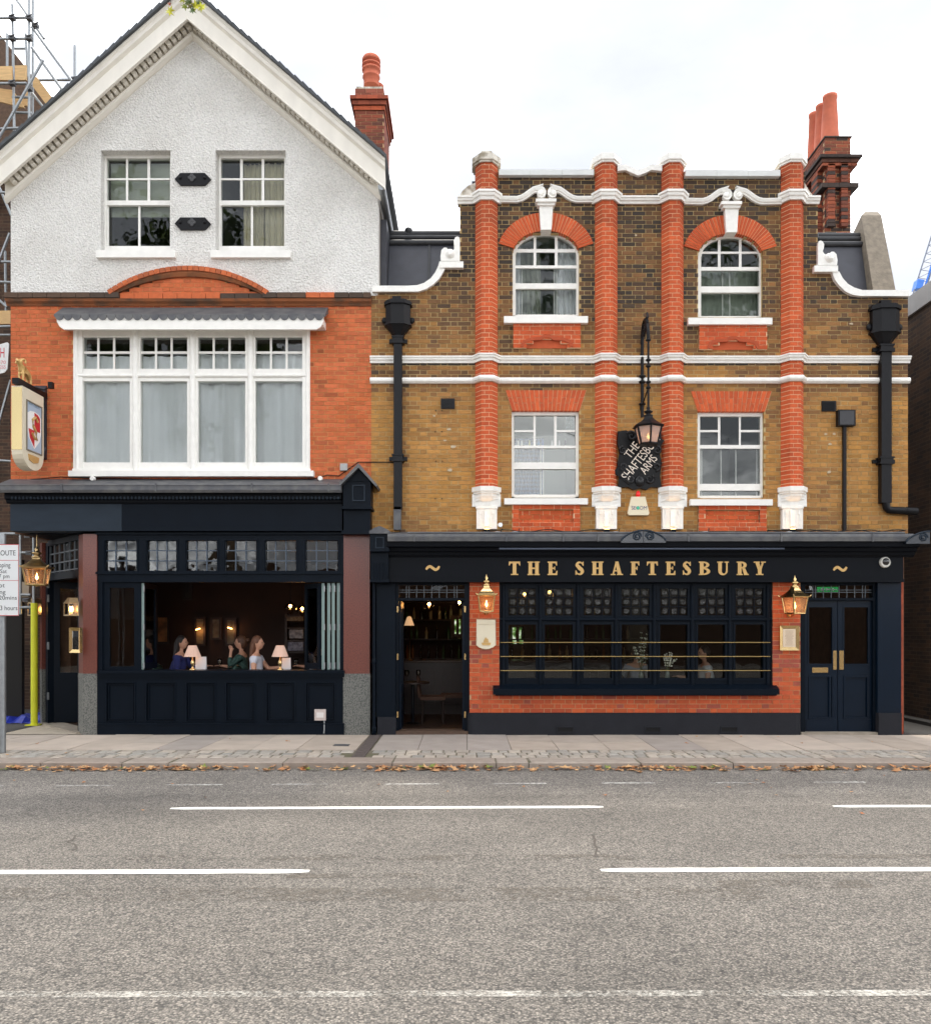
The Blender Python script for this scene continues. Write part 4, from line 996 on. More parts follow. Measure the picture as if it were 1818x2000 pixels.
# brick arches, keystones
def arch(w, c0):
    l, r, cr_, b = w; cx = (l+r)/2; sp = cr_+45; ai, bi = (r-l)/2, 45; ao, bo = ai+30, bi+36
    ringm = MB(); n = 34
    seg_ = [math.radians(14+152*i/n) for i in range(n+1)]
    ringm.pprism([(cx-ai*math.cos(t), sp-bi*math.sin(t)) for t in seg_]+[(cx-(ao-.5)*math.cos(t), sp-(bo-.5)*math.sin(t)) for t in seg_[::-1]], YU-.012, YU+.15)
    A = ringm.build('window_arch', M_mort_p, RB); rr = random.Random(int(l))
    for i in range(n):
        t0, t1 = seg_[i], seg_[i+1]; e = (t1-t0)*.09; t0 += e; t1 -= e
        if abs((t0+t1)/2-math.pi/2) < .09: continue
        q = MB(); q.col = rub_col(0, 5, rr); q.pprism([(cx-ai*math.cos(t0), sp-bi*math.sin(t0)), (cx-ai*math.cos(t1), sp-bi*math.sin(t1)), (cx-ao*math.cos(t1), sp-bo*math.sin(t1)), (cx-ao*math.cos(t0), sp-bo*math.sin(t0))], YU-.022, YU+.13)
        q.build('arch_brick', M_brick_m, A)
    return A
for w, kx, ky in ((AW[0], 1066.5, 387), (AW[1], 1429, 392)):
    arch(w, 0)
    k = MB(); k.pprism([(kx-13.5, ky+12), (kx+13.5, ky+12), (kx+10.5, ky+61), (kx-10.5, ky+61)], YU-.10, YU+.1); k.pb(kx-17, ky+5, kx+17, ky+13, YU-.13, YU+.05); k.pb(kx-20, ky, kx+20, ky+6, YU-.16, YU+.05); k.build('keystone', M_stonewhite, RB)
def flat_arch(l, r, t, b, spl):
    base = MB(); base.pprism([(l-spl, t), (r+spl, t), (r, b), (l, b)], YU-.004, YU+.1); A = base.build('flat_arch', M_mort_p, RB); n = 17; rr = random.Random(int(l))
    for i in range(n):
        f0, f1 = (i+.07)/n, (i+.93)/n
        tp = lambda f, v: (l-spl*(1-v)+(r-l+2*spl*(1-v))*f, t+(b-t)*v)
        m = .62 if i % 2 else .36
        for v0, v1 in ((0, m-.012), (m+.012, 1)):
            q = MB(); q.col = rub_col(0, 5, rr); q.pprism([tp(f0, v0), tp(f1, v0), tp(f1, v1), tp(f0, v1)], YU-.014, YU+.1); q.build('arch_brick', M_brick_m, A)
flat_arch(1000, 1132, 762, 802, 13); flat_arch(1362, 1494, 764, 803.5, 13)
# windows
def arched_window(w, cols, py, blind, seed):
    l, r, cr_, b = w; cx = (l+r)/2; sp = cr_+45; y = YU+.085; sc_ = lambda p: p
    def rim(a, bb, a2, b2, yy0, yy1):
        q = []; n = 26
        for i in range(n+1): t = math.pi*i/n; q.append((cx-a*math.cos(t), sp-bb*math.sin(t)))
        for i in range(n, -1, -1): t = math.pi*i/n; q.append((cx-a2*math.cos(t), sp-b2*math.sin(t)))
        return q
    fm = MB(); h = (r-l)/2
    fm.pprism(rim(h+1, 46, h-7, 36, 0, 0), y, y+.1); fm.pb(l-1, sp, l+6, b, y, y+.1); fm.pb(r-6, sp, r+1, b, y, y+.1)
    fm.pb(l+6, b-2, r-6, b+2, y, y+.1)
    W = fm.build('window', M_white, RB)
    r0, r1, r2, r3, r4, r5, r6, r7 = py         # row edges: pane1 top.. see call
    g = MB(); yb = y+.03
    g.pb(l+6, r5, r-6, r6, yb-.02, yb+.05); g.pb(l+6, r3, r-6, r4, yb-.01, yb+.04); g.pb(l+6, r1, r-6, r2, yb, yb+.03)
    for a, c in ((cols[0][1], cols[1][0]), (cols[1][1], cols[2][0])): g.pb(a, r0-2, c, r1, yb, yb+.03); g.pb(a, r2, c, r3, yb, yb+.03)
    g.build('sash_bars', M_white, W)
    for c in cols:
        ppane(W, c[0], r2, c[1], r3, yb+.012, M_oldglass)
        hw = h-7; pts = [(c[0], r1), (c[1], r1)]
        for i in range(7):
            xx = c[1]+(c[0]-c[1])*i/6; pts.append((xx, sp-36*math.sqrt(max(0, 1-min(1, ((xx-cx)/hw)**2)))))
        MB().pprism(pts, yb+.012, yb+.017).build('pane', M_oldglass, W)
    ppane(W, l+6, r4, r-6, r5, yb+.012, M_oldglass); ppane(W, l+6, r6, r-6, b-2, yb+.03, M_oldglass)
    g2 = MB()
    for px in seed[1]: g2.pb(px-.9, r4 if seed[0] else r2, px+.9, b-2, yb+.12, yb+.14)
    g2.build('secondary_glazing_bars', M_white, W)
    s = MB(); s.pb(cx-82, b+1, cx+82, b+14, YU-.1, YU+.1); s.build('sill', M_white, W)
    room(W, X(l), X(r), y+.11, y+1.6, Z(b), Z(cr_-2), M_room)
    return W
W1 = arched_window(AW[0], [(1008, 1042), (1047, 1083.5), (1089, 1125)], (462, 486, 492.5, 518, 523.5, 553, 563.5, 616), 0, (1, (1013, 1019, 1082, 1087)))
W2 = arched_window(AW[1], [(1368, 1402, ), (1407, 1443), (1448, 1483)], (465, 491, 495, 521, 528, 559, 571, 619), 0, (1, (1411, 1425)))
yc = YU+.3
curtain(W1, fx(1084, yc), fx(1130, yc), fz(614, yc), fz(455, yc), yc, M_curtw, 4, .03, seed=21); curtain(W1, fx(1003, yc), fx(1016, yc), fz(614, yc), fz(455, yc), yc, M_curtw, 2, .02, seed=22); curtain(W1, fx(1016, yc), fx(1060, yc), fz(614, yc), fz(455, yc), yc+.4, M_curt1, 4, .03, seed=25)
curtain(W2, fx(1366, yc), fx(1488, yc), fz(617, yc), fz(520, yc), yc+.05, mat('grey_green_net', C(150, 158, 146), .9), 5, .01, seed=23)
def lower_window(w, cols, kind):
    l, r, t, b = w; y = YU+.07
    fm = MB(); fm.pb(l, t, r, t+9, y, y+.1); fm.pb(l, t+9, l+5, b-2, y, y+.1); fm.pb(r-7, t+9, r, b-2, y, y+.1); fm.pb(l+5, b-6, r-7, b, y, y+.1); W = fm.build('window', M_white, RB)
    g = MB(); yb = y+.03; L0, R0 = cols[0][0], cols[2][1]
    m0, m1 = (870, 875.5) if kind == 0 else (869, 876)
    g.pb(l+5, m0, r-7, m1, yb-.015, yb+.05)
    for a, c in ((cols[0][1], cols[1][0]), (cols[1][1], cols[2][0])): g.pb(a, t+9, c, m0, yb, yb+.03)
    for c in (cols[0], cols[2]): g.pb(c[0], 839.7, c[1], 843.8, yb, yb+.03)
    k0, k1 = (903, 916) if kind == 0 else (945, 958)
    g.build('sash_bars', M_white, W); br_ = MB(); br_.pb(l+5, k0, r-7, k1, yb-.02, yb+.04); br_.build('bottom_rail', M_white, W)
    for i, c in enumerate(cols):
        if i == 1: ppane(W, c[0], t+9, c[1], m0, yb+.012)
        else: ppane(W, c[0], t+9, c[1], 839.7, yb+.012); ppane(W, c[0], 843.8, c[1], m0, yb+.012)
    ppane(W, l+5, m1, r-7, k0, yb+.012); ppane(W, l+5, k1, r-7, b-6, yb+.03)
    g2 = MB(); vb = (1056, 1061) if kind == 0 else (1370, 1408, 1437, 1478)
    for px in vb: g2.pb(px-.9, m1, px+.9, b-4, yb+.12, yb+.14)
    g2.build('secondary_glazing_bars', M_white, W)
    s = MB(); s.pb(l-14, b+1, r+17, b+13, YU-.1, YU+.1); s.build('sill', M_white, W)
    if kind == 0:
        room(W, X(l), X(r), y+.11, y+1.8, Z(b), Z(t), mat('pale_green_room', C(170, 184, 168), .9))
        yc = YU+.35; cu = curtain(W, fx(1003, yc), fx(1062, yc), fz(968, yc), fz(856, yc), yc, tartan(), 4, .02, seed=31)
        for i, (px, c) in enumerate(((1012, C(210, 210, 200)), (1019, C(220, 220, 215)), (1034, C(190, 180, 90)), (1052, C(60, 110, 170)), (1060, C(50, 90, 160)), (1078, C(220, 220, 215)), (1092, C(230, 230, 225)), (1104, C(60, 60, 60)))):
            yk_ = yb+.075; MB().lathe([(.014, fz(870, yk_)), (.017, fz(866, yk_)), (.012, fz(862, yk_)), (.008, fz(860, yk_))], fx(px, yk_), yk_, 10).build('sill_trinket', mat('trinket_%d' % i, c, .5), W)
        po = MB(); po.pb(1104, 814, 1122, 839, yb+.02, yb+.024); po.build('notice', mat('notice_card', C(96, 112, 108), .7, col2=C(40, 60, 58), vscale=30), W)
    else:
        room(W, X(l), X(r), y+.11, y+1.8, Z(b), Z(t), mat('dim_green_room', C(92, 104, 92), .9))
def tartan():
    m = bpy.data.materials.new('blue_tartan'); m.use_nodes = True; t = m.node_tree; n = t.nodes.new; l = t.links.new; b = t.nodes['Principled BSDF']
    g = n('ShaderNodeNewGeometry'); a = []
    for d, s in (('X', 9), ('Z', 9)):
        w = n('ShaderNodeTexWave'); w.bands_direction = d; w.inputs['Scale'].default_value = s/2.0; l(g.outputs['Position'], w.inputs[0]); a.append(w.outputs[1])
    q = n('ShaderNodeMath'); q.operation = 'ADD'; l(a[0], q.inputs[0]); l(a[1], q.inputs[1]); rp = n('ShaderNodeValToRGB'); rp.color_ramp.elements[0].color = C(26, 36, 60); rp.color_ramp.elements[1].color = C(60, 92, 130)
    h = n('ShaderNodeMath'); h.operation = 'MULTIPLY'; h.inputs[1].default_value = .5; l(q.outputs[0], h.inputs[0]); l(h.outputs[0], rp.inputs[0]); l(rp.outputs[0], b.inputs[0]); b.inputs['Roughness'].default_value = .9; return m
lower_window(LW[0], [(1005, 1041.5), (1046, 1082), (1087, 1123)], 0)
lower_window(LW[1], [(1366, 1402), (1406.5, 1443), (1446.5, 1484)], 1)
# red brick aprons
def apron(l, r, t, b, recess):
    def reg(z): return [(X(l), X(r))]
    if not recess:
        c = (l+r)/2
        def reg(z):
            py = 1225-(z-H)*sc(YU); 
            if py < b-17: return [(X(l), X(r))]
            k = (py-(b-17))/17; hw = 20+26*k; return [(X(l), X(c-hw)), (X(c+hw), X(r))]
        back = MB(); back.pb(l+10, b-20, r-10, b-1, YU-.008, YU+.02); back.build('apron_back', mat('red_apron_back', C(186, 84, 46), .85, var=.12, vscale=9), RB)
        brickwork(RB, reg, Z(b), Z(t), YU-.05, rub_col, M_mort_p, 60, 0, seed=int(l), wallname='apron', depth=.06, joint=.008)
        mo_ = MB(); mo_.sweep([(X(p), YU-.01, Z(q)) for p, q in ((c-46, b-1), (c-42, b-10), (c-30, b-14), (c-12, b-15), (c-6, b-19), (c, b-20), (c+6, b-19), (c+12, b-15), (c+30, b-14), (c+42, b-10), (c+46, b-1))], (0, -1, 0), [(0, 0), (0, .05), (.05, .05), (.05, 0)]); mo_.build('apron_moulding', mat('cut_red_brick', C(172, 76, 42), .85, var=.1, vscale=8), RB)
    else:
        def reg2(z):
            py = 1225-(z-H)*sc(YU)
            return cut([(X(l), X(r))], [(X(l+13), X(r-13))]) if t+10 < py < b-15 else [(X(l), X(r))]
        brickwork(RB, reg2, Z(b), Z(t), YU-.05, rub_col, M_mort_p, 60, 0, seed=int(l), wallname='apron', depth=.06, joint=.008)
        brickwork(RB, lambda z: [(X(l+13), X(r-13))], Z(b-15), Z(t+10), YU-.004, rub_col, M_mort_p, 60, 0, seed=int(l)+1, wallname='apron_panel', depth=.02, joint=.008)
apron(1002, 1133, 630, 681, False); apron(1364, 1496, 633, 684, False)
apron(1000, 1132, 987, 1038, True); apron(1363, 1495, 988, 1038, True)
# old filler and plug holes left in the brick
rp_ = random.Random(4)
for px, py, s in ((877, 838, 5), (869, 860, 3.5), (885, 872, 6), (879, 918, 6), (1612, 848, 4), (1629, 847, 4), (1621, 867, 5), (1619, 922, 5), (1242, 459, 3), (848, 812, 3), (1662, 512+120, 4)):
    f_ = MB(); f_.pprism([(px+s*rp_.uniform(.6, 1.1)*math.cos(a*.785), py+s*.6*rp_.uniform(.6, 1.1)*math.sin(a*.785)) for a in range(8)], YU-.006, YU+.01); f_.build('filler_patch', mat('old_filler', C(190, 174, 148), .95), RWALL)
for px, py in ((850, 843), (863, 843), (851, 901), (864, 901), (850, 974), (863, 974), (851, 802), (863, 802)):
    f_ = MB(); f_.lathey([(.011, YU-.0045), (.011, YU+.01)], X(px), Z(py), 8); f_.build('plug_hole', mat('hole_dark', C(20, 14, 10), .9), RWALL)
# air vents
for px0, px1, py0, py1 in ((861, 888, 778, 798), (1605, 1633, 783, 803)):
    v = MB(); v.pb(px0, py0, px1, py1, YU-.02, YU+.01)
    for i in range(11): a = px0+2+(px1-px0-4)*i/11; v.pb(a, py0+2, a+1.1, py1-2, YU-.03, YU-.02)
    v.build('air_vent', M_black, RB)
# lead mansards behind the shoulders, party wall coping
mb = MB(); ym = .75
mb.prismx([(ym, fz(575, ym)), (ym+.42, fz(476, ym+.42)), (ym+.55, fz(459, ym+.55)), (ym+.75, fz(459, ym+.55)), (ym+.75, fz(575, ym))], fx(757, ym), fx(905, ym)); MS_ = mb.build('mansard', M_darklead, RB)
mb = MB(); mb.prismx([(ym-.03, fz(575, ym)), (ym+.40, fz(476, ym+.42)), (ym+.46, fz(476, ym+.42)), (ym+.03, fz(575, ym))], fx(834, ym), fx(839, ym))
for py, yy, r_ in ((474, ym+.42, .055), (464, ym+.5, .05), (457, ym+.55, .06)): mb.tube([(fx(759, yy), yy, fz(py, yy)), (fx(903, yy), yy, fz(py, yy)+.0)], r_, 10)
mb.ball((fx(798, ym+.55), ym+.55, fz(452, ym+.55)), .08, 10); mb.build('ridge_roll', mat('black_lead', C(48, 49, 52), .5, metal=.2, var=.2, vscale=6), MS_)
mb = MB(); mb.prismx([(ym, fz(585, ym)), (ym+.42, fz(479, ym+.42)), (ym+.55, fz(463, ym+.55)), (ym+.75, fz(463, ym+.55)), (ym+.75, fz(585, ym))], fx(1594, ym), fx(1712, ym)); MS2 = mb.build('mansard', M_darklead, RB)
mb = MB()
for py, yy, r_ in ((477, ym+.42, .055), (467, ym+.5, .05), (461, ym+.55, .06)): mb.tube([(fx(1596, yy), yy, fz(py, yy)), (fx(1690, yy), yy, fz(py, yy))], r_, 10)
mb.build('ridge_roll', MATS['black_lead'], MS2)
pw = MB(); y0, y1 = .55, 1.25
v = [(fx(1706, y0), y0, fz(572, y0)), (fx(1750, y0), y0, fz(572, y0)), (fx(1721, y1), y1, fz(420, y1)), (fx(1682, y1), y1, fz(420, y1))]
bk = [(a, b+.5, c-.25) for a, b, c in v]; pw.grid(v+bk, [(0, 1, 2, 3), (7, 6, 5, 4), (0, 4, 5, 1), (1, 5, 6, 2), (2, 6, 7, 3), (3, 7, 4, 0)])
top_ = [(fx(1682, y1), y1, fz(420, y1)), (fx(1721, y1), y1, fz(420, y1)), (fx(1717, y1+.25), y1+.3, fz(413, y1+.3)), (fx(1692, y1+.25), y1+.3, fz(413, y1+.3))]
pw.face(top_); pw.build('party_wall_coping', mat('rough_concrete', C(136, 126, 112), .95, var=.25, vscale=12, bump=.6, bscale=40), RB)
# chimney stack with ribs and three pots
YQ = 3.0; q0, q1 = fx(1612, YQ), fx(1660, YQ)
ck = MB(); ck.box(q0, q1, YQ, YQ+1.2, fz(480, YQ), fz(266, YQ)); QC = ck.build('chimney', M_mort_g, RB)
qcol = lambda z, rr: mixc(C(160, 82, 52), C(112, 62, 46), rr.random()) if rr.random() < .85 else C(66, 52, 46)
stack_bricks(QC, q0, q1, YQ, YQ+1.2, fz(480, YQ), fz(310, YQ), qcol, 41, singles=False)
stack_bricks(QC, q0, q1, YQ, YQ+1.2, fz(308, YQ), fz(268, YQ), qcol, 42)
rb_ = MB()
rbr = random.Random(2)
for a, b in ((1617, 1631), (1643, 1656)):
    z = fz(446, YQ); 
    while z < fz(322, YQ):
        rb_.col = qcol(z, rbr); rb_.box(fx(a, YQ-.1), fx(b, YQ-.1), YQ-.1, YQ, z+.005, z+.068); z += .0725
for y_ in (YQ+.15, YQ+.75):
    z = fz(470, YQ)
    while z < fz(322, YQ): rb_.col = qcol(z, rbr); rb_.box(q0-.1, q0, y_, y_+.3, z+.005, z+.068); z += .0725
rb_.build('ribs', M_brick_m, QC, kind='stuff')
bands = MB()
for t, b, e, c in ((309, 315, .17, C(64, 52, 46)), (315, 322, .12, C(96, 62, 48)), (322, 328, .10, C(150, 80, 54)), (362, 371, .12, C(66, 54, 48)), (266, 269, .03, C(70, 60, 54))):
    course_ring(bands, q0-e, q1+e, YQ-e, YQ+1.2+e, fz(b, YQ), fz(t, YQ), c, int(t))
bands.build('oversailing_courses', M_brick_m, QC)
for px, yy, top, r_ in ((1627, YQ+.25, 187, .16), (1615, YQ+.62, 206, .15), (1604, YQ+1.0, 222, .14)):
    zb, zt = fz(267, YQ), fz(top, yy); p = MB(); cx_ = (q0+q1)/2-.05
    p.lathe([(r_*1.12, zb), (r_*1.12, zb+.08), (r_*1.08, zb+.1), (r_*.96, zb+(zt-zb)*.5), (r_*.80, zt-.08), (r_*.88, zt-.06), (r_*.88, zt), (r_*.7, zt)], cx_, yy, 18); p.build('chimney_pot', M_terra, QC)
# ---------------------------------------------------------------- pub house, ground floor
def greg(z):
    iv = [(fx(917), fx(1563))]
    if fz(1346) < z: iv = cut(iv, [(fx(975), fx(1509))])
    return iv
brickwork(RB, greg, fz(1393), fz(1137), 0.0, ground_col, M_mort_g, 300, 0, seed=17, wallname='ground_floor_wall', joint=.009, depth=.2, bond='flemish')
pl = MB(); pz = fz(1393, -.06)
xl, xr = fx(912, -.06), fx(1566, -.06)
pl.prismz([(xl+.08, .25), (xl, .1), (xl+.005, .02), (xl+.03, -.03), (xl+.08, -.058), (xl+.14, -.06), (xr-.1, -.06), (xr-.03, -.045), (xr, 0), (xr, .25)], -.03, pz-.02)
pl.prismz([(xl+.1, .25), (xl+.02, .1), (xl+.025, .02), (xl+.05, -.02), (xl+.14, -.045), (xr-.1, -.045), (xr-.02, 0), (xr-.02, .25)], pz-.02, pz)
PLN = pl.build('plinth', M_plinth, RB)
for a, b in ((1088, 1120), (1260, 1291), (1408, 1441)):
    v = MB(); v.pb(a, 1419.5, b, 1421.5, -.075, -.055); v.pb(a, 1430, b, 1432, -.075, -.055); v.pb(a, 1421.5, a+1.5, 1430, -.075, -.055); v.pb(b-1.5, 1421.5, b, 1430, -.075, -.055)
    v.build('air_brick', M_plinth, PLN); d = MB(); d.pb(a+1.5, 1421.5, b-1.5, 1430, -.0625, -.058); d.build('air_brick_grille', mat('deep_black', C(14, 14, 15), .9), PLN)
# fascia: frieze, cornice, lead gutter
YG = -.10
fb = MB(); fb.pb(758, 1086, 1764, 1132, YG, .2); FB = fb.build('fascia', M_navydark, RB)
bd = MB(); bd.pb(757, 1131, 1766, 1137, YG-.03, .2); bd.build('fascia_bead', M_navydark, FB)
cn = MB(); cn.sweep([(fx(757, YG), YG, fz(1088, YG)), (fx(1782, YG), YG, fz(1088, YG))], (0, 0, 1), [(0, 0), (-.03, 0), (-.05, .03), (-.07, .03), (-.08, .07), (-.13, .08), (-.15, .13), (-.22, .15), (-.24, .28), (0, .28)]); cn.build('fascia_cornice', M_navydark, FB)
yl = -.37
gt = MB(); gt.prismx([(yl, fz(1057, yl)), (yl-.012, fz(1048, yl)), (yl, fz(1042.5, yl)), (yl+.03, fz(1042.5, yl)), (yl+.05, fz(1046, yl)), (YU-.01, fz(1039, YU)), (YU-.01, fz(1048, YU)), (yl+.06, fz(1057, yl))], fx(757, yl), fx(1784, yl))
for px in (809, 989, 1100, 1168, 1345, 1526, 1705): gt.pb(px-1.5, 1042, px+2, 1057.5, yl-.02, yl+.02)
GT = gt.build('lead_gutter', M_lead, FB)
cd_ = MB(); cd_.tube([(fx(795, yl), yl+.06, fz(1040, yl)), (fx(1770, yl), yl+.06, fz(1040, yl))], .018, 8); cd_.build('conduit', M_lead, FB)
cb_ = MB(); rr = random.Random(9)
for k in range(3):
    p = []
    for i in range(40): px = 1500+270*i/39 if k < 2 else 930+270*i/39; p.append((fx(px, -.1), -.05-.03*k+.02*math.sin(i*.8+k), fz(1037, -.1)+.02*math.sin(i*.5+2*k)))
    cb_.tube(p, .008, 6)
cb_.build('cables', M_black, FB)
# volute ornaments on the gutter
M_nv = mat('navy_iron', C(26, 32, 42), .35, coat=.4)
def volute(pxa, pxb, sg, py0=1036, py1=1060):
    y = yl-.03; mb = MB(); top = []; n = 14
    for i in range(n+1):
        t = i/n; f = math.sin(math.pi*min(1, t*1.0)/2)**.7
        top.append((t, f))
    x_ = lambda t: (pxa+(pxb-pxa)*t) if sg > 0 else (pxb+(pxa-pxb)*t)
    pts = [(x_(0), py1)]+[(x_(t), py1-(py1-py0)*(.18+.82*f)) for t, f in top]+[(x_(1), py1)]
    mb.pprism(pts, y, y+.08)
    V = mb.build('volute', M_nv, FB)
    r = MB(); cxv = x_(.72); cyv = py0+12; path = []
    for i in range(26): a = math.radians(i*26); r_ = 9-7*i/25; path.append((fx(cxv+sg*r_*math.cos(a), y), y, fz(cyv-r_*math.sin(a), y)))
    r.tube(path, .014, 6); r.tube([(fx(p, y), y, fz(q, y)) for p, q in pts[1:-1]], .016, 6); r.build('scroll', M_navyfade, V)
volute(1213, 1256, 1); volute(1257, 1300, -1); volute(1770, 1816, 1, 1038, 1062)
# light bar below the cornice
lb = MB(); y = YG-.16; lb.pb(975, 1065.5, 1532, 1073, y, y+.06)
LBAR = tag(lb.build('light_bar', mat('light_bar_paint', C(70, 80, 98), .4, metal=.3), None), 'long slim navy light bar fixed under the pub cornice', 'light bar')
for px in (980, 1160, 1345, 1500):
    MB().pb(px, 1058, px+3, 1066, y+.02, y+.05).build('bracket', M_black, LBAR)
# lettering
def rect(a, b, c, d): return [(a, c), (b, c), (b, d), (a, d)]
def ring(cx, cz, rx, rz, ix, iz, a0, a1, n=18, dcx=0):
    o = [(cx+rx*math.cos(math.radians(a0+(a1-a0)*i/n)), cz+rz*math.sin(math.radians(a0+(a1-a0)*i/n))) for i in range(n+1)]
    q = [(cx+dcx+ix*math.cos(math.radians(a0+(a1-a0)*i/n)), cz+iz*math.sin(math.radians(a0+(a1-a0)*i/n))) for i in range(n+1)]
    return o+q[::-1]
def stroke(pts, ws, n=5):
    P = [Vector(p) for p in pts]; out_ = []; W_ = []
    for i in range(len(P)-1):
        p0, p1, p2, p3 = P[max(i-1, 0)], P[i], P[i+1], P[min(i+2, len(P)-1)]
        for k in range(n):
            t = k/n; out_.append(.5*((2*p1)+(-p0+p2)*t+(2*p0-5*p1+4*p2-p3)*t*t+(-p0+3*p1-3*p2+p3)*t**3)); W_.append(ws[i]+(ws[i+1]-ws[i])*t)
    out_.append(P[-1]); W_.append(ws[-1]); l_, r_ = [], []
    for i, p in enumerate(out_):
        d = (out_[min(i+1, len(out_)-1)]-out_[max(i-1, 0)]).normalized(); nn = Vector((-d.y, d.x)); l_.append(tuple(p+nn*W_[i]/2)); r_.append(tuple(p-nn*W_[i]/2))
    return l_+r_[::-1]
def glyph(c, w):
    m = w/2; SF = .085
    if c == 'T': return [rect(.0, w, .87, 1), [(0, .9), (0, .70), (.05, .70), (.13, .88)], [(w, .9), (w, .70), (w-.05, .70), (w-.13, .88)], rect(m-.135, m+.135, 0, .9), rect(m-.27, m+.27, 0, SF)]
    if c == 'H': return [rect(.08, .34, 0, 1), rect(w-.34, w-.08, 0, 1), rect(.3, w-.3, .45, .555), rect(0, .42, 0, SF), rect(0, .42, 1-SF, 1), rect(w-.42, w, 0, SF), rect(w-.42, w, 1-SF, 1)]
    if c in 'EF':
        q = [rect(.09, .36, 0, 1), rect(0, .4, 1-SF, 1), rect(.3, w-.02, .88, 1), [(w-.02, .95), (w-.02, .70), (w-.07, .70), (w-.15, .89)], rect(.3, w-.17, .455, .555), rect(w-.22, w-.16, .37, .64)]
        return q+([rect(0, .46, 0, SF)] if c == 'F' else [rect(0, .4, 0, SF), rect(.3, w, 0, .12), [(w, .05), (w+.01, .32), (w-.05, .32), (w-.14, .11)]])
    if c == 'A': return [[(.12, 0), (.235, 0), (m+.03, .97), (m-.09, .97)], [(w-.37, 0), (w-.08, 0), (m+.12, 1), (m-.12, 1)], rect(.24, w-.28, .27, .365), rect(0, .36, 0, SF), rect(w-.46, w, 0, SF)]
    if c == 'B': return [rect(.09, .36, 0, 1), rect(0, .2, 0, SF), rect(0, .2, 1-SF, 1), ring(.34, .755, w-.40, .245, w-.62, .145, -90, 90), ring(.34, .27, w-.34, .27, w-.58, .165, -90, 90)]
    if c == 'R': return [rect(.09, .36, 0, 1), rect(0, .46, 0, SF), rect(0, .2, 1-SF, 1), ring(.34, .74, w-.46, .26, w-.69, .155, -90, 90), [(.40, .5), (.62, .5), (w-.02, 0), (w-.3, 0)], rect(w-.32, w+.02, 0, SF)]
    if c == 'U': return [rect(.08, .34, .31, 1), rect(0, .42, 1-SF, 1), rect(w-.2, w-.09, .31, 1), rect(w-.32, w, 1-SF, 1), ring((w-.01)/2, .32, (w-.17)/2, .335, (w-.54)/2, .215, 180, 360, 18, .065)]
    if c == 'Y': return [[(.07, 1), (.36, 1), (m+.135, .42), (m-.135, .42)], [(w-.22, 1), (w-.1, 1), (m+.135, .42), (m+.0, .42)], rect(m-.135, m+.135, 0, .44), rect(m-.27, m+.27, 0, SF), rect(-.02, .42, 1-SF, 1), rect(w-.33, w+.02, 1-SF, 1)]
    if c == 'S': return [stroke([(w-.08, .72), (w-.15, .87), (m, .945), (.2, .89), (.135, .735), (.26, .6), (m, .51), (w-.2, .4), (w-.135, .25), (w-.22, .11), (m, .055), (.15, .12), (.07, .3)], [.05, .10, .11, .17, .23, .27, .29, .27, .23, .17, .11, .10, .05]), rect(w-.115, w-.045, .68, .99), rect(.02, .09, .01, .34)]
LET = [('T', 993.7, 1015.7), ('H', 1030, 1053.8), ('E', 1069, 1088), ('S', 1123, 1140.5), ('H', 1155, 1178), ('A', 1192, 1216), ('F', 1230.7, 1248.5), ('T', 1262.8, 1284), ('E', 1299.4, 1318), ('S', 1332.4, 1349.4), ('B', 1364, 1386), ('U', 1400, 1422.6), ('R', 1438, 1460.7), ('Y', 1471.7, 1494)]
zb0, zb1 = fz(1123.3, YG), fz(1097, YG); hl = zb1-zb0
for c, a, b in LET:
    xa, xb = fx(a, YG), fx(b, YG); w = (xb-xa)/hl; mb = MB()
    for i, p in enumerate(glyph(c, w)): mb.prism([(xa+u*hl, zb0+v*hl) for u, v in p], YG-.014-.0012*i, YG)
    mb.build('letter', M_gold, FB)
for a, b, y0 in ((832, 858, 1109.5), (1628, 1653.5, 1111)):
    mb = MB(); w = b-a; mb.pprism(stroke([(a, y0+3), (a+w*.12, y0-1), (a+w*.3, y0-3.2), (a+w*.5, y0), (a+w*.7, y0+3.2), (a+w*.88, y0+1), (b, y0-3.5)], [3.5, 5, 5, 5.2, 5, 5, 3.5]), YG-.014, YG); mb.build('tilde_ornament', M_gold, FB)
# small console at the party line
y = -.3; kc = MB(); kc.pb(723, 1042, 759, 1075, y, .12); kc.pb(724, 1075, 758, 1134, y+.1, .12); kc.pb(722, 1072, 760, 1077, y-.02, .12); kc.pb(722, 1132, 760, 1137, y+.06, .12)
KC = kc.build('console', M_navy, RB)
cp = MB(); cp.pprism([(721, 1042), (721, 1037), (731, 1031), (741, 1027), (751, 1031), (761, 1037), (761, 1042)], y-.05, .12); cp.build('lead_cap', M_lead, KC)
pn = MB(); frame4(pn, fx(733, y), fx(750, y), fz(1071, y), fz(1049, y), .014, y-.014, y+.01); pn.build('panel_moulding', M_navyfade, KC)
fl = MB()
for k in range(6): fl.tube([(fx(728+k*5.2, y+.1), y+.1, fz(1131, y)), (fx(728+k*5.2, y+.1), y+.1, fz(1098, y))], .014, 6)
fl.build('fluting', M_navy, KC)
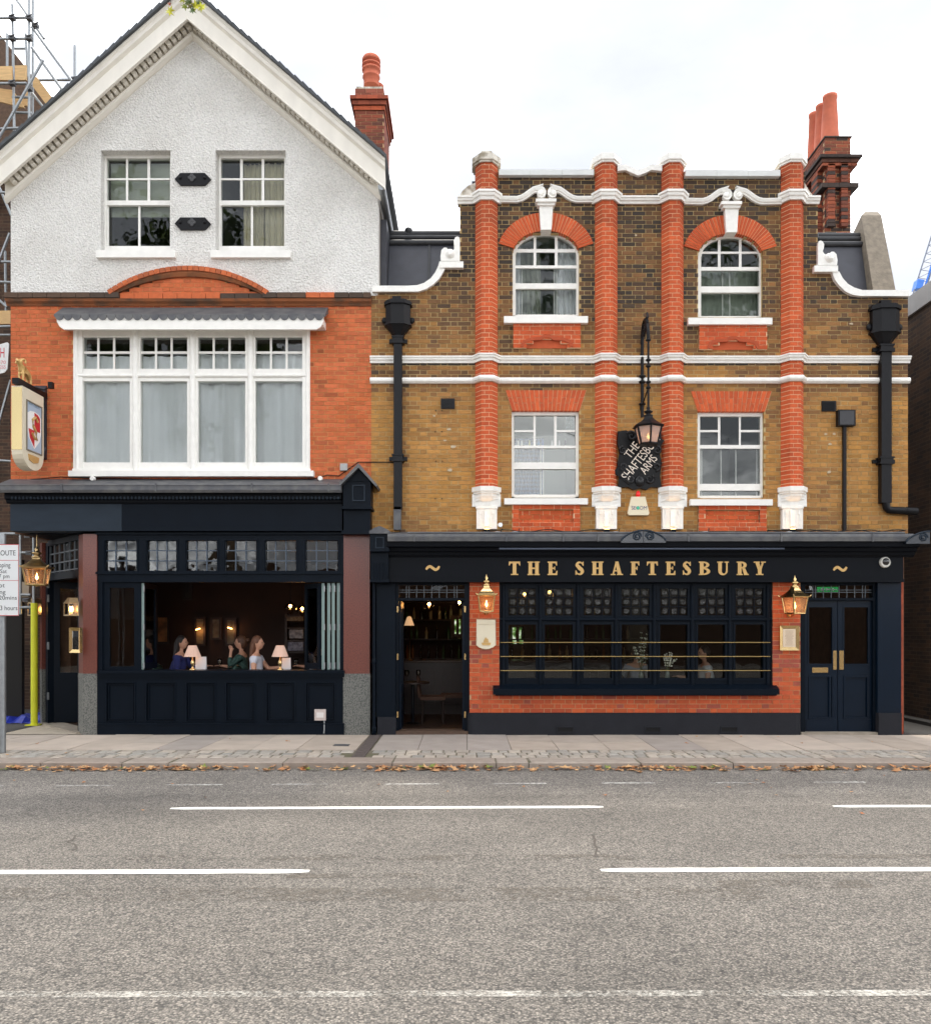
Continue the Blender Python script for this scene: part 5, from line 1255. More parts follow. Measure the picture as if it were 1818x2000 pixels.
# flat navy pilasters either side
def flat_pil(a, b, pb, wcap=0):
    p = MB(); p.pb(a, 1137, b, 1393 if a > 1000 else 1401, -.01, .22); P = p.build('flat_pilaster', M_navy if a < 1000 else M_navy2, RB)
    q = MB(); q.pb(a+2, 1393 if a > 1000 else 1401, b+1, 1437, -.05, .22); q.build('pilaster_plinth', M_plinth, P)
flat_pil(735, 772, 0); flat_pil(1714, 1760, 0)
eb = MB(); eb.box(fx(1760.5), fx(1766), .03, .3, 0, fz(1137)); eb.build('brick_edge', mat('edge_brick', C(150, 72, 48), .9, var=.3, vscale=12), RB)
# open doorway
def leaded(parent, a, t, b, u, y, nv):
    g = MB()
    w = b-a; vs_ = [a+w*f for f in nv]
    for v_ in vs_: g.pb(v_-.7, t, v_+.7, u, y, y+.02)
    for f in (.38, .56): py = t+(u-t)*f; g.pb(a, py-.6, b, py+.6, y+.002, y+.018)
    g.build('leading', MATS['leadwork'], parent); ppane(parent, a, t, b, u, y+.008, M_oldglass)
NV = (.115, .155, .27, .385, .5, .615, .73, .845, .885)
def doorway(l, r, a, b):
    f = MB(); y = .06; f.pb(l, 1137, r, 1143, y, y+.15); f.pb(l, 1143, a, 1436, y, y+.15); f.pb(b, 1143, r, 1436, y, y+.15); f.pb(a, 1168, b, 1173, y, y+.15)
    Dw = f.build('doorway', M_navy, RB); leaded(Dw, a, 1143, b, 1168, y+.05, NV); return Dw
D1 = doorway(772, 917, 779, 907)
th = MB(); th.pb(772, 1429, 914, 1436, -.04, .35); th.build('threshold', mat('worn_oak', C(84, 64, 50), .7, var=.2, vscale=10, streak=(1, 8, 1)), D1)
for px, sg in ((781, 1), (905, -1)):
    y = .23; z0, z1 = fz(1428, y), fz(1174, y); d = MB(); x_ = fx(px, y); s = sg
    for (p, q, r_, t_) in ((0, .1, z0, z1), (.5, .58, z0, z1), (.1, .5, z0, z0+.75), (.1, .5, z1-.12, z1)): d.box(x_-.02, x_+.02, y+p, y+q, r_, t_)
    DR = d.build('door', M_navy2, D1); g = MB(); g.box(x_-.003, x_+.003, y+.1, y+.5, z0+.75, z1-.12); g.build('pane', M_glass, DR)
for py in (1190, 1283, 1396):
    for px in (776.5, 908): MB().pb(px-1.5, py-6, px+1.5, py+6, .05, .07).build('hinge', M_brass, D1)
# closed double doors
D2 = doorway(1563, 1714, 1572, 1705)
for a, b, gl, pa, pbx in ((1572, 1635, (1579, 1625), (1582, 1619), None), (1636.2, 1705, (1648, 1695), (1650, 1693), None)):
    y = .12; z = lambda p: fz(p, y); d = MB()
    d.pb(a, 1174, gl[0], 1431, y, y+.05); d.pb(gl[1], 1174, b, 1431, y, y+.05); d.pb(gl[0], 1174, gl[1], 1186, y, y+.05); d.pb(gl[0], 1297, gl[1], 1322, y, y+.05); d.pb(gl[0], 1402, gl[1], 1431, y, y+.05)
    DR = d.build('door', M_navy2, D2); ppane(DR, gl[0], 1186, gl[1], 1297, y+.025)
    p = MB(); p.pb(gl[0], 1322, gl[1], 1402, y+.02, y+.04); p.build('panel', M_navy2, DR)
    m = MB(); frame4(m, fx(pa[0]-3, y), fx(pa[1]+3, y), z(1404), z(1320), .028, y-.012, y+.005); frame4(m, fx(gl[0]-2, y), fx(gl[1]+2, y), z(1299), z(1184), .02, y-.01, y+.005); m.build('moulding', M_navy2, DR)
    bx = (1627, 1634) if a < 1600 else (1639, 1647.5); h = MB(); h.pb(bx[0], 1271, bx[1], 1308, y-.012, y); h.build('push_plate', M_brass, DR)
    if a < 1600:
        lb_ = MB(); lb_.pb(1586, 1304, 1617, 1314, y-.012, y); LB_ = lb_.build('letterbox', M_brass, DR); q = MB(); frame4(q, fx(1588, y), fx(1615, y), z(1312), z(1306), .006, y-.018, y-.012); q.build('letterbox_flap', M_brass, LB_)
    k = MB(); k.pb(a+2, 1405, b-2, 1430, y-.006, y); k.build('kick_rail', M_navy2, DR)
ds = MB(); ds.pb(1565, 1431, 1715, 1436, -.02, .3); ds.build('doorstep', MATS['worn_step'], D2)
ex = tag(MB().pb(1596, 1146.5, 1638, 1156, .18, .2).build('exit_sign', mat('exit_green', C(20, 140, 70), .4, emit=C(20, 150, 70), estr=.12)), 'small green illuminated exit sign behind the leaded door light', 'sign')
mn = MB()
for px in (1603, 1613, 1625): mn.pb(px, 1148.5, px+3, 1154.5, .176, .18)
mn.pb(1606, 1150, 1611, 1151.5, .176, .18); mn.pb(1616, 1150, 1622, 1152, .176, .18); mn.pb(1629, 1150.5, 1634, 1152, .176, .18); mn.build('pictogram', M_white, ex)
# seven-light window with bullseye toplights and brass rails
YW2 = .04; l7 = [(992, 1047), (1063, 1119), (1139, 1194.5), (1213, 1268.5), (1288, 1343), (1362, 1416.5), (1435, 1491)]
fr = MB(); fr.pb(974, 1137, 1510, 1149, YW2, YW2+.14); fr.pb(974, 1203, 1510, 1220, YW2, YW2+.14); fr.pb(974, 1327, 1510, 1338, YW2, YW2+.14)
xs = [974]+[v for p in l7 for v in p]+[1510]
for i in range(0, len(xs), 2): fr.pb(xs[i], 1149, xs[i+1], 1203, YW2, YW2+.14); fr.pb(xs[i], 1220, xs[i+1], 1327, YW2, YW2+.14)
SW2 = fr.build('front_window', M_navy, RB)
ml = MB()
for i in range(0, len(xs), 2):
    c = (xs[i]+xs[i+1])/2; ml.tube([(fx(c, 0), YW2-.01, fz(1338)), (fx(c, 0), YW2-.01, fz(1143))], .03, 8)
ml.tube([(fx(976), YW2-.005, fz(1210)), (fx(1508), YW2-.005, fz(1210))], .03, 8); ml.build('mullions', M_navy, SW2)
be = MB(); hw, hh = fx(1009.5, .08)-fx(992.5, .08), 0; s = (fx(1047, .08)-fx(992, .08))/3-.014; hz = (fz(1149, .08)-fz(1203, .08))/3-.014
be.box(-s/2, s/2, -.002, .002, -hz/2, hz/2); be.lathey([(.006, -.016), (.014, -.019), (.020, -.012), (.024, -.008), (.032, -.017), (.040, -.020), (.048, -.010), (.052, -.002)], 0, 0, 18)
meb = bpy.data.meshes.new('bullseye_pane'); meb.from_pydata(be.v, [], be.f); meb.polygons.foreach_set('use_smooth', [i > 5 for i in range(len(be.f))])
def bottle_glass():
    m = bpy.data.materials.new('bullseye_glass'); m.use_nodes = True; t = m.node_tree; t.nodes.clear(); n = t.nodes.new; l = t.links.new
    o = n('ShaderNodeOutputMaterial'); x = n('ShaderNodeMixShader'); tr = n('ShaderNodeBsdfTransparent'); gl = n('ShaderNodeBsdfGlossy'); lw = n('ShaderNodeFresnel'); lw.inputs[0].default_value = 1.75
    tr.inputs[0].default_value = (.62, .66, .62, 1); gl.inputs['Roughness'].default_value = .08; l(lw.outputs[0], x.inputs[0]); l(tr.outputs[0], x.inputs[1]); l(gl.outputs[0], x.inputs[2]); l(x.outputs[0], o.inputs[0]); return m
meb.materials.append(bottle_glass())
for a, b in l7:
    y = YW2+.05; x0, x1, z0, z1 = fx(a, y), fx(b, y), fz(1203, y), fz(1149, y); g = MB()
    for k in (1, 2): xx = x0+(x1-x0)*k/3; g.box(xx-.008, xx+.008, y-.012, y+.012, z0, z1); zz = z0+(z1-z0)*k/3; g.box(x0, x1, y-.01, y+.01, zz-.008, zz+.008)
    frame4(g, x0, x1, z0, z1, .01, y-.014, y+.014); g.build('glazing_bars', M_navy, SW2)
    for i in range(3):
        for j in range(3): link('bullseye_pane', meb, (x0+(x1-x0)*(i+.5)/3, y, z0+(z1-z0)*(j+.5)/3), SW2)
    g = MB(); frame4(g, fx(a-3, YW2), fx(b+3, YW2), fz(1330, YW2), fz(1217, YW2), .03, YW2-.012, YW2+.01, .025, .045); g.build('casement', M_navy, SW2)
    ppane(SW2, a, 1220, b, 1327, YW2+.06)
for py in (1255, 1282.5, 1310):
    r_ = MB(); r_.tube([(fx(977, -.01), -.015, fz(py, -.01)), (fx(1504, -.01), -.015, fz(py, -.01))], .0075, 8); r_.build('brass_rail', mat('rail_brass', (.42, .30, .12, 1), .4, metal=1), SW2)
sl = MB(); sl.prismx([(-.13, fz(1357, -.13)), (-.13, fz(1346, -.13)), (.05, fz(1336, .05)), (.05, fz(1357, .05))], fx(963, -.13), fx(1522, -.13)); sl.pb(968, 1352, 1517, 1359, -.10, .0); sl.build('sill', M_navy, SW2)
# dark bar room behind
rx0, rx1 = fx(735), fx(1762)
mb = MB(); q = [(rx0, .22), (rx1, .22), (rx1, 6.0), (rx0, 6.0)]; z0, z1 = .03, 2.85
for i in (1, 2, 3):
    (a, b), (c, d) = q[i], q[(i+1) % 4]; mb.face([(a, b, z0), (c, d, z0), (c, d, z1), (a, b, z1)])
mb.build('bar_walls', M_bar, RB); MB().box(rx0, rx1, .3, 6, -.005, z0).build('bar_floor', M_barfloor, RB); MB().box(rx0, rx1, .25, 6, z1, z1+.02).build('bar_ceiling', M_barceil, RB)
# ---------------------------------------------------------------- lamps, signs, pipes
def point(parent, loc, e_, col=(1, .6, .3), r=.02, name='lamp_light'):
    d = bpy.data.lights.new(name, 'POINT'); d.energy = e_*.2; d.color = col; d.shadow_soft_size = r; return link(name, d, loc, parent)
M_flame = mat('flame', (1, .7, .3, 1), .5, emit=(1, .58, .2, 1), estr=5)
M_candle = mat('candle_tube', C(235, 228, 210), .6)
M_darkbrass = mat('aged_brass', (.34, .24, .13, 1), .38, metal=1, var=.15, vscale=20)
def lantern(name, label, px, Y, py_top, py_bot, wpx, metal, rot=0.0, n=4, group=None, hang=None, flare=.62, e=2.0):
    """tapered glazed street lantern; px centre, finial top and foot in photo pixels"""
    s = sc(Y); x, zt, zb = fx(px, Y), fz(py_top, Y), fz(py_bot, Y); w = wpx/s; hgt = zt-zb
    T = thing(name, label, 'lantern', (x, Y, zb), group)
    zc0, zc1 = zb+.05*hgt, zb+.46*hgt; r0, r1 = w*.5*flare*1.41, w*.5*.80*1.41; a0 = math.pi/n+rot
    if n == 6: r0, r1 = w*.5*flare*1.12, w*.5*.86*1.12; a0 = rot
    ring_ = lambda r, z: [(x+r*math.cos(a0+2*math.pi*k/n), Y+r*math.sin(a0+2*math.pi*k/n), z) for k in range(n)]
    c = MB(); A, B = ring_(r0, zc0), ring_(r1, zc1); br = .012*w/.33
    for k in range(n): c.tube([A[k], B[k]], br, 6)
    for rg in (A, B):
        for k in range(n): c.tube([rg[k], rg[(k+1) % n]], br*1.1, 6)
    c.lathe([(r0*.5, zc0-.02), (r0*.95, zc0-.01), (r0*.98, zc0+.004)], x, Y, n, False, a0)
    c.lathe([(.006, zb), (.014, zb+.012), (.008, zb+.025), (.02, zc0-.015), (.02, zc0)], x, Y, 8)
    C_ = c.build('cage', metal, T)
    for k in range(n):
        q = [Vector(A[k]), Vector(A[(k+1) % n]), Vector(B[(k+1) % n]), Vector(B[k])]; ce = sum(q, Vector())/4; inw = (Vector((x, Y, ce.z))-ce).normalized()*.004
        g = MB(); g.grid([p for p in q]+[p+inw for p in q], [(0, 1, 2, 3), (7, 6, 5, 4), (0, 4, 5, 1), (1, 5, 6, 2), (2, 6, 7, 3), (3, 7, 4, 0)]); g.build('pane', M_lanternpane if n == 4 else M_frost, T)
    rf = MB(); R1 = r1*1.16
    rf.lathe([(R1, zc1-.004), (R1*1.03, zc1+.012*hgt), (R1*.86, zc1+.05*hgt), (R1*.62, zc1+.10*hgt), (R1*.42, zc1+.16*hgt), (R1*.30, zc1+.21*hgt), (R1*.28, zc1+.24*hgt)], x, Y, n, False, a0)
    for k in range(n):
        p = ring_(R1*1.02, zc1+.01)[k]; o = ring_(R1*1.14, zc1+.055*hgt)[k]
        if n == 4: rf.tube([p, o], [.016*w/.33, .004], 6)
    RF = rf.build('roof', metal, T)
    z_ = zc1+.24*hgt; u = (zt-z_); f = MB()
    f.lathe([(R1*.26, z_), (R1*.30, z_+.10*u), (R1*.16, z_+.16*u), (R1*.13, z_+.24*u), (R1*.26, z_+.34*u), (R1*.28, z_+.42*u), (R1*.15, z_+.5*u), (R1*.08, z_+.56*u), (R1*.13, z_+.68*u), (R1*.06, z_+.82*u), (.003, zt)], x, Y, 14); f.build('finial', metal, RF)
    b = MB(); b.lathe([(.012, zc0), (.012, zc0+.12*hgt)], x, Y, 8); b.build('candle', M_candle, T)
    fl = MB(); z0 = zc0+.12*hgt; hh = .17*hgt; fl.lathe([(.006, z0), (.016*w/.33+.004, z0+.3*hh), (.010, z0+.65*hh), (.002, z0+hh)], x, Y, 10); fl.build('flame_bulb', M_flame, T)
    point(T, (x, Y, z0+.4*hh), e)
    return T, zc0, zc1, r1
M_frost = mat('frosted_lamp_glass', C(196, 176, 168), .5, emit=(1, .5, .25, 1), estr=.10)
def frost():
    m = bpy.data.materials.new('frosted_glass'); m.use_nodes = True; t = m.node_tree; t.nodes.clear(); n = t.nodes.new; l = t.links.new
    o = n('ShaderNodeOutputMaterial'); x = n('ShaderNodeMixShader'); a = n('ShaderNodeBsdfTranslucent'); b = n('ShaderNodeBsdfTransparent'); d = n('ShaderNodeBsdfDiffuse'); y = n('ShaderNodeMixShader')
    a.inputs[0].default_value = C(235, 215, 205); d.inputs[0].default_value = C(206, 190, 186); b.inputs[0].default_value = (.9, .85, .8, 1); y.inputs[0].default_value = .55; x.inputs[0].default_value = .25
    l(a.outputs[0], y.inputs[1]); l(d.outputs[0], y.inputs[2]); l(y.outputs[0], x.inputs[1]); l(b.outputs[0], x.inputs[2]); l(x.outputs[0], o.inputs[0]); return m
M_frost = frost()
def warm_glass():
    m = bpy.data.materials.new('warm_lantern_glass'); m.use_nodes = True; t = m.node_tree; t.nodes.clear(); n = t.nodes.new; l = t.links.new
    o = n('ShaderNodeOutputMaterial'); x = n('ShaderNodeMixShader'); a = n('ShaderNodeBsdfTranslucent'); b = n('ShaderNodeBsdfTransparent'); a.inputs[0].default_value = C(240, 214, 200); b.inputs[0].default_value = (.95, .9, .85, 1); x.inputs[0].default_value = .8
    l(a.outputs[0], x.inputs[1]); l(b.outputs[0], x.inputs[2]); l(x.outputs[0], o.inputs[0]); return m
M_lanternpane = warm_glass()
# polished brass wall lanterns
for px, pt, pb_, lab, rot, w in ((950, 1122, 1198, 'polished brass lantern with lit flame above the cream shield plaque', 0, 40), (1552, 1124, 1202, 'polished brass lantern with lit flame above the brass framed menu case', .35, 42)):
    Y = -.27; T, z0, z1, r1 = lantern('wall_lantern', lab, px, Y, pt, pb_, w, M_brass, rot)
    a = MB(); x = fx(px, Y); a.tube([(x, .01, z0-.02), (x, -.12, z0-.05), (x, Y, z0-.01)], .012, 8); a.lathey([(.035, -.012), (.04, .004)], x, z0-.02, 12); a.build('wall_bracket', M_brass, T)
# aged brass lantern hanging under the corner of the fascia
T, z0, z1, r1 = lantern('hanging_lantern', 'aged brass lantern hanging under the corner of the navy fascia', 72, .35, 1066, 1146, 52, mat('old_brass', (.50, .35, .17, 1), .32, metal=1, var=.15, vscale=20), .25, e=3)
a = MB(); x = fx(72, .35); a.tube([(x, .35, fz(1068, .35)), (x, .35, fz(1040, .35))], .009, 8); a.lathe([(.06, fz(1041, .35)-.012), (.07, fz(1041, .35))], x, .35, 14); a.build('hanging_rod', MATS['old_brass'], T)
# small box wall lights beside the corner door
def box_light(px, py0, py1, Y, w, lab, ang):
    x = fx(px, Y); z0, z1 = fz(py1, Y), fz(py0, Y); h = z1-z0; W = w/sc(Y); d = W*.8
    T = thing('wall_light', lab, 'wall light', (x, Y, z0)); Mx = Matrix.Translation((x, Y, 0)) @ Matrix.Rotation(ang, 4, 'Z')
    f = MB()
    for a in (-1, 1):
        for b in (0, -1): f.box(a*W/2-.007, a*W/2+.007, b*d-.007, b*d+.007, z0, z0+h*.68)
    f.box(-W/2-.008, W/2+.008, -d-.008, .01, z0-.01, z0+.012); f.box(-W/2, W/2, -.0, .012, z0, z0+h*.7); f.xf(Mx); F_ = f.build('cage', M_darkbrass, T)
    r_ = MB(); v = [(-W*.58, -d*1.08, z0+h*.68), (W*.58, -d*1.08, z0+h*.68), (W*.58, .01, z0+h*.68), (-W*.58, .01, z0+h*.68), (-W*.28, -d*.75, z1), (W*.28, -d*.75, z1), (W*.28, .01, z1), (-W*.28, .01, z1)]
    r_.grid(v, [(0, 1, 5, 4), (1, 2, 6, 5), (2, 3, 7, 6), (3, 0, 4, 7), (4, 5, 6, 7), (3, 2, 1, 0)]); r_.xf(Mx); r_.build('roof', M_darkbrass, T)
    for q in ((-W/2+.007, W/2-.007, -d, -d+.003), (-W/2, -W/2+.003, -d+.01, -.01), (W/2-.003, W/2, -d+.01, -.01)):
        g = MB(); g.box(q[0], q[1], q[2], q[3], z0+.012, z0+h*.67); g.xf(Mx); g.build('pane', M_lampglass, T)
    for dx in (-.3, 0, .3):
        b = MB(); b.lathe([(.009, z0+.012), (.009, z0+h*.2)], dx*W, -d/2, 8); b.xf(Mx); b.build('candle', M_candle, T); b = MB(); b.lathe([(.005, z0+h*.2), (.014, z0+h*.32), (.008, z0+h*.45), (.002, z0+h*.52)], dx*W, -d/2, 8); b.xf(Mx); b.build('flame_bulb', M_flame, T)
    point(T, tuple(Mx @ Vector((0, -d/2, z0+h*.35))), 1.5)
box_light(148, 1168, 1202, .06, 22, 'small bronze box light on the red granite pier above the lit menu case', math.radians(-45))
box_light(75, 1169, 1202, 1.50, 19, 'small bronze box light on the narrow granite pier by the yellow pole', math.radians(-30))
# menu cases
def menu_case(px0, py0, px1, py1, Y, lab, ang=0.0, lit=0.0):
    x0, x1, z0, z1 = fx(px0, Y), fx(px1, Y), fz(py1, Y), fz(py0, Y); xc = (x0+x1)/2; W = (x1-x0)/2
    T = thing('menu_case', lab, 'menu case', (xc, Y, z0)); Mx = Matrix.Translation((xc, Y, 0)) @ Matrix.Rotation(ang, 4, 'Z'); b = .055
    f = MB(); o = [(-W, -.05, z0), (W, -.05, z0), (W, -.05, z1), (-W, -.05, z1)]; i = [(-W+b, -.03, z0+b), (W-b, -.03, z0+b), (W-b, -.03, z1-b), (-W+b, -.03, z1-b)]; k = [(p[0], 0, p[2]) for p in o]
    f.grid(o+i+k, [(0, 1, 5, 4), (1, 2, 6, 5), (2, 3, 7, 6), (3, 0, 4, 7), (0, 8, 9, 1), (1, 9, 10, 2), (2, 10, 11, 3), (3, 11, 8, 0)]); f.xf(Mx); f.build('frame', M_brass, T)
    p = MB(); p.box(-W+b, W-b, -.026, -.004, z0+b, z1-b); p.xf(Mx); p.build('menu_sheet', mat('menu_paper', C(244, 232, 222), .7, emit=(1, .85, .75, 1), estr=.07), T)
    t = MB(); n = 14
    for j in range(n):
        zz = z1-b-.03-(z1-z0-2*b-.06)*j/(n-1); ww = (W-b)*(.45+.3*R.random()); t.box(-ww, ww, -.0275, -.026, zz-.0025, zz+.0025)
    t.xf(Mx); t.build('menu_lines', mat('pale_menu_print', C(190, 172, 160), .8), T)
    g = MB(); g.box(-W+b, W-b, -.034, -.031, z0+b, z1-b); g.xf(Mx); g.build('pane', M_lampglass, T)
    return T
menu_case(1521, 1222, 1559, 1270.5, -.002, 'brass framed menu case on the brick pier beside the double doors')
menu_case(135, 1226, 166, 1275, -.035, 'lit brass menu case on the splayed face of the red granite pier', math.radians(-27))
# cream shield plaque
y = -.03; pq = MB(); pts = [(930.5, 1210), (968, 1210), (968, 1260), (963, 1264), (956, 1267), (949, 1268), (942, 1267), (935, 1264), (930.5, 1260)]; pq.pprism(pts, y, 0.004)
PQ = tag(pq.build('shield_plaque', mat('cream_enamel', C(226, 216, 190), .45, var=.03)), 'cream plaque with rounded foot and small gold crest below the lantern', 'plaque')
mo_ = MB(); mo_.tube([(fx(p, y), y, fz(q, y)) for p, q in [(930.5, 1210)]+pts[1:]+[(930.5, 1210)]], .006, 6); mo_.tube([(fx(933, y), y-.002, fz(1219.5, y)), (fx(965.5, y), y-.002, fz(1219.5, y))], .003, 6); mo_.build('rim', mat('cream_rim', C(206, 196, 168), .5), PQ)
cr_ = MB(); cr_.pprism([(940, 1255.5), (959, 1255.5), (957, 1260.5), (942, 1260.5)], y-.008, y); cr_.pprism([(944, 1255), (945, 1250.5), (947, 1247), (948.5, 1244.5), (950, 1247), (953, 1248), (954, 1255)], y-.014, y); cr_.build('crest', M_gold, PQ)
# CCTV dome
y = YG; cz = MB(); cz.lathey([(.088, y), (.088, y-.03), (.075, y-.045)], fx(1727, y), fz(1098.5, y), 20); CCT = tag(cz.build('camera_dome', mat('offwhite_plastic', C(214, 212, 204), .4)), 'round white security camera dome on the dark fascia', 'camera')
dm = MB(); dm.lathey([(.06, y-.04), (.056, y-.052), (.04, y-.064), (.018, y-.071), (.002, y-.072)], fx(1727.5, y), fz(1097.5, y), 18); dm.build('lens_dome', mat('smoked_dome', C(20, 20, 22), .08, coat=.8), CCT)
# outdoor socket
y = -.05; bx = MB(); bx.pb(614, 1386, 636, 1407.5, y, .0); SK = tag(bx.build('socket_box', mat('grey_plastic', C(196, 182, 176), .5)), 'grey outdoor socket box on the panelled navy stallriser', 'socket')
q = MB(); q.pb(618, 1392, 632, 1402, y-.008, y); q.build('socket_cover', mat('white_plastic', C(222, 216, 212), .4), SK); q = MB(); q.tube([(fx(632.5, y), y+.03, fz(1407, y)), (fx(633, y), y+.02, fz(1424, y)), (fx(632, y), y+.02, fz(1433, y))], .012, 8); q.build('conduit', M_iron, SK)
# ---- downpipes
def pipe_run(T, x, Yp, z0, z1, w, d, joints, name='pipe'):
    p = MB(); p.box(x-w/2, x+w/2, Yp, Yp+d, z0, z1); P = p.build(name, M_black, T)
    for z in joints:
        c = MB(); c.box(x-w*.62, x+w*.62, Yp-.02, Yp+d+.01, z-.05, z+.05); c.box(x-w*.72, x+w*.72, Yp-.03, Yp+d+.01, z+.035, z+.06); c.box(x-w*.72, x+w*.72, Yp-.03, Yp+d+.01, z-.06, z-.035)
        for sg in (-1, 1): c.box(x+sg*w*.62, x+sg*w*1.1, Yp+d-.03, Yp+d+.02, z-.03, z+.03)
        c.build('collar', M_black, T)
def hopper(T, x, Y, zb, zt, w):
    """octagonal rainwater head"""
    h = zt-zb; m = MB(); d = .2
    def pl_(s, dd): return [(x-w*.5*s, YU), (x-w*.5*s, YU-dd*.55), (x-w*.26*s, YU-dd), (x+w*.26*s, YU-dd), (x+w*.5*s, YU-dd*.55), (x+w*.5*s, YU)]
    m.prismz(pl_(1, d), zb+h*.38, zb+h*.88); m.prismz(pl_(1.12, d*1.15), zb+h*.88, zb+h*.96); m.prismz(pl_(1.02, d*1.05), zb+h*.96, zt); m.prismz(pl_(1.1, d*1.1), zb+h*.33, zb+h*.38)
    a, b = pl_(1.0, d), pl_(.42, d*.6); n = 6
    m.grid([(p[0], p[1], zb+h*.33) for p in a]+[(p[0], p[1], zb+h*.08) for p in b], [(i, (i+1) % n, n+(i+1) % n, n+i) for i in range(n)])
    m.prismz(pl_(.42, d*.6), zb-h*.05, zb+h*.09)
    O = m.build('hopper_head', M_black, T)
    e = MB()
    for sg in (-1, 1): e.ball((x+sg*w*.56, YU-.05, zb+h*.5), w*.12, 10, 1, .6, 1.1)
    e.build('ear', M_black, T); q = MB(); q.box(x-.09, x+.05, YU-.13, YU-.02, zt, zt+.07); q.build('outlet', M_black, T)
T = thing('downpipe', 'black square downpipe with hopper head on the brick beside the gabled house', 'downpipe', (X(778), YU-.06, 3.3))
hopper(T, X(778), YU, Z(664), Z(592), .40); pipe_run(T, X(778), YU-.13, Z(997), Z(664), .135, .11, (Z(897), Z(668)))
q = MB(); q.box(X(777)-.06, X(777)+.06, YU-.13, YU-.02, Z(1036), Z(992)); q.build('grey_foot', M_lead, T)
T = thing('downpipe', 'black square downpipe with hopper head and elbow near the dark flank wall', 'downpipe', (X(1724), YU-.06, 3.5))
hopper(T, X(1724), YU, Z(682), Z(600), .44); pipe_run(T, X(1724), YU-.13, Z(984), Z(682), .165, .12, (Z(902), Z(684)))
q = MB(); q.tube([(X(1726), YU-.07, Z(984)), (X(1727), YU-.07, Z(993)), (X(1731), YU-.07, Z(997)), (X(1740), YU-.07, Z(998)), (X(1786), YU-.07, Z(1000))], .062, 12); q.tube([(X(1765), YU-.07, Z(999)), (X(1768), YU-.07, Z(999.2))], .068, 12); q.build('elbow', M_black, T)
T = thing('rainwater_pipe', 'slim navy rainwater pipe running down beside the granite pier to the drain', 'downpipe', (fx(731), -.04, 0))
q = MB(); q.tube([(fx(731), -.04, .06), (fx(731), -.04, fz(1137))], .028, 10); q.build('pipe', M_navy, T)
for py in (1292, 1424): q = MB(); q.lathe([(.034, fz(py+5)), (.04, fz(py+4)), (.034, fz(py)), (.04, fz(py-4)), (.034, fz(py-5))], fx(731), -.04, 12); q.build('collar', M_navy, T)
q = MB(); q.tube([(fx(731), -.04, .08), (fx(731), -.05, .03), (fx(731.5), -.1, .012)], [.034, .036, .04], 10); q.build('shoe', M_navy, T)
T = thing('cable_box', 'black square junction box with cable duct running down the brick', 'junction box', (X(1654), YU, 3.4))
q = MB(); q.pb(1637, 800, 1671, 831, YU-.1, YU); q.build('box', M_black, T); q = MB(); q.pb(1640, 802, 1668, 829, YU-.115, YU-.1); q.build('lid', mat('satin_black', C(38, 38, 42), .35), T); q = MB(); q.pb(1647, 831, 1653, 1037, YU-.05, YU); q.build('cable_duct', M_black, T)
# black conduit and junction details on the gabled house
q = MB(); q.tube([(X(60), YU-.02, Z(937)), (X(120), YU-.02, Z(932)), (X(180), YU-.02, Z(934)), (X(300), YU-.02, Z(937)), (X(500), YU-.02, Z(936)), (X(612), YU-.02, Z(936)), (X(640), YU-.02, Z(928)), (X(662), YU-.02, Z(930)), (X(700), YU-.02, Z(903)), (X(770), YU-.02, Z(903))], .008, 6); tag(q.build('cable', M_black), 'thin black cable pinned along the brick above the lead flashing', 'cable')
q = MB(); q.pb(664, 905, 678, 918.5, YU-.07, YU); tag(q.build('junction_box', mat('grey_box', C(168, 168, 166), .5)), 'small grey junction box on the orange brick above the console', 'junction box')
for px, lab in ((182, 'small white round spotlight on the lead flashing near the hanging sign'), (626, 'small white round spotlight on the lead flashing near the console')):
    yy = YU-.12; T = thing('spotlight', lab, 'spotlight', (fx(px, yy), yy, fz(940, yy))); q = MB(); q.lathey([(.035, yy-.05), (.04, yy-.04), (.035, yy+.03)], fx(px, yy), fz(935, yy), 12); q.build('head', M_white, T); q = MB(); q.box(fx(px, yy)-.012, fx(px, yy)+.012, yy-.02, YU, fz(941, yy), fz(936, yy)); q.build('bracket', M_black, T)
for i, (px, up) in enumerate(((977, 1), (1011, 0), (1207, 0), (1382, 0), (1545, 0))):
    yy = -.12; T = thing('flood_light', 'small silver clip spotlight on the lead gutter '+('with a second round head', 'just past the round headed one', 'beside the paired volutes', 'below the half raised sash', 'near the cable duct')[i], 'spotlight', (fx(px, yy), yy, fz(1042, yy)), 'clip spotlights along the lead gutter')
    q = MB(); q.lathe([(.06, fz(1043, yy)), (.065, fz(1041.5, yy)), (.05, fz(1038.5, yy)), (.02, fz(1038, yy))], fx(px-5, yy), yy, 14); q.build('head', mat('silver_lamp', C(190, 194, 198), .3, metal=.6), T); q = MB(); q.tube([(fx(px, yy), yy, fz(1041, yy)), (fx(px+4, yy), yy+.04, fz(1032, yy))], .008, 6); q.build('stem', M_black, T)
    if up: q = MB(); q.lathey([(.035, yy), (.038, yy+.03)], fx(977, yy), fz(1025, yy), 12); q.build('round_head', MATS['silver_lamp'], T)
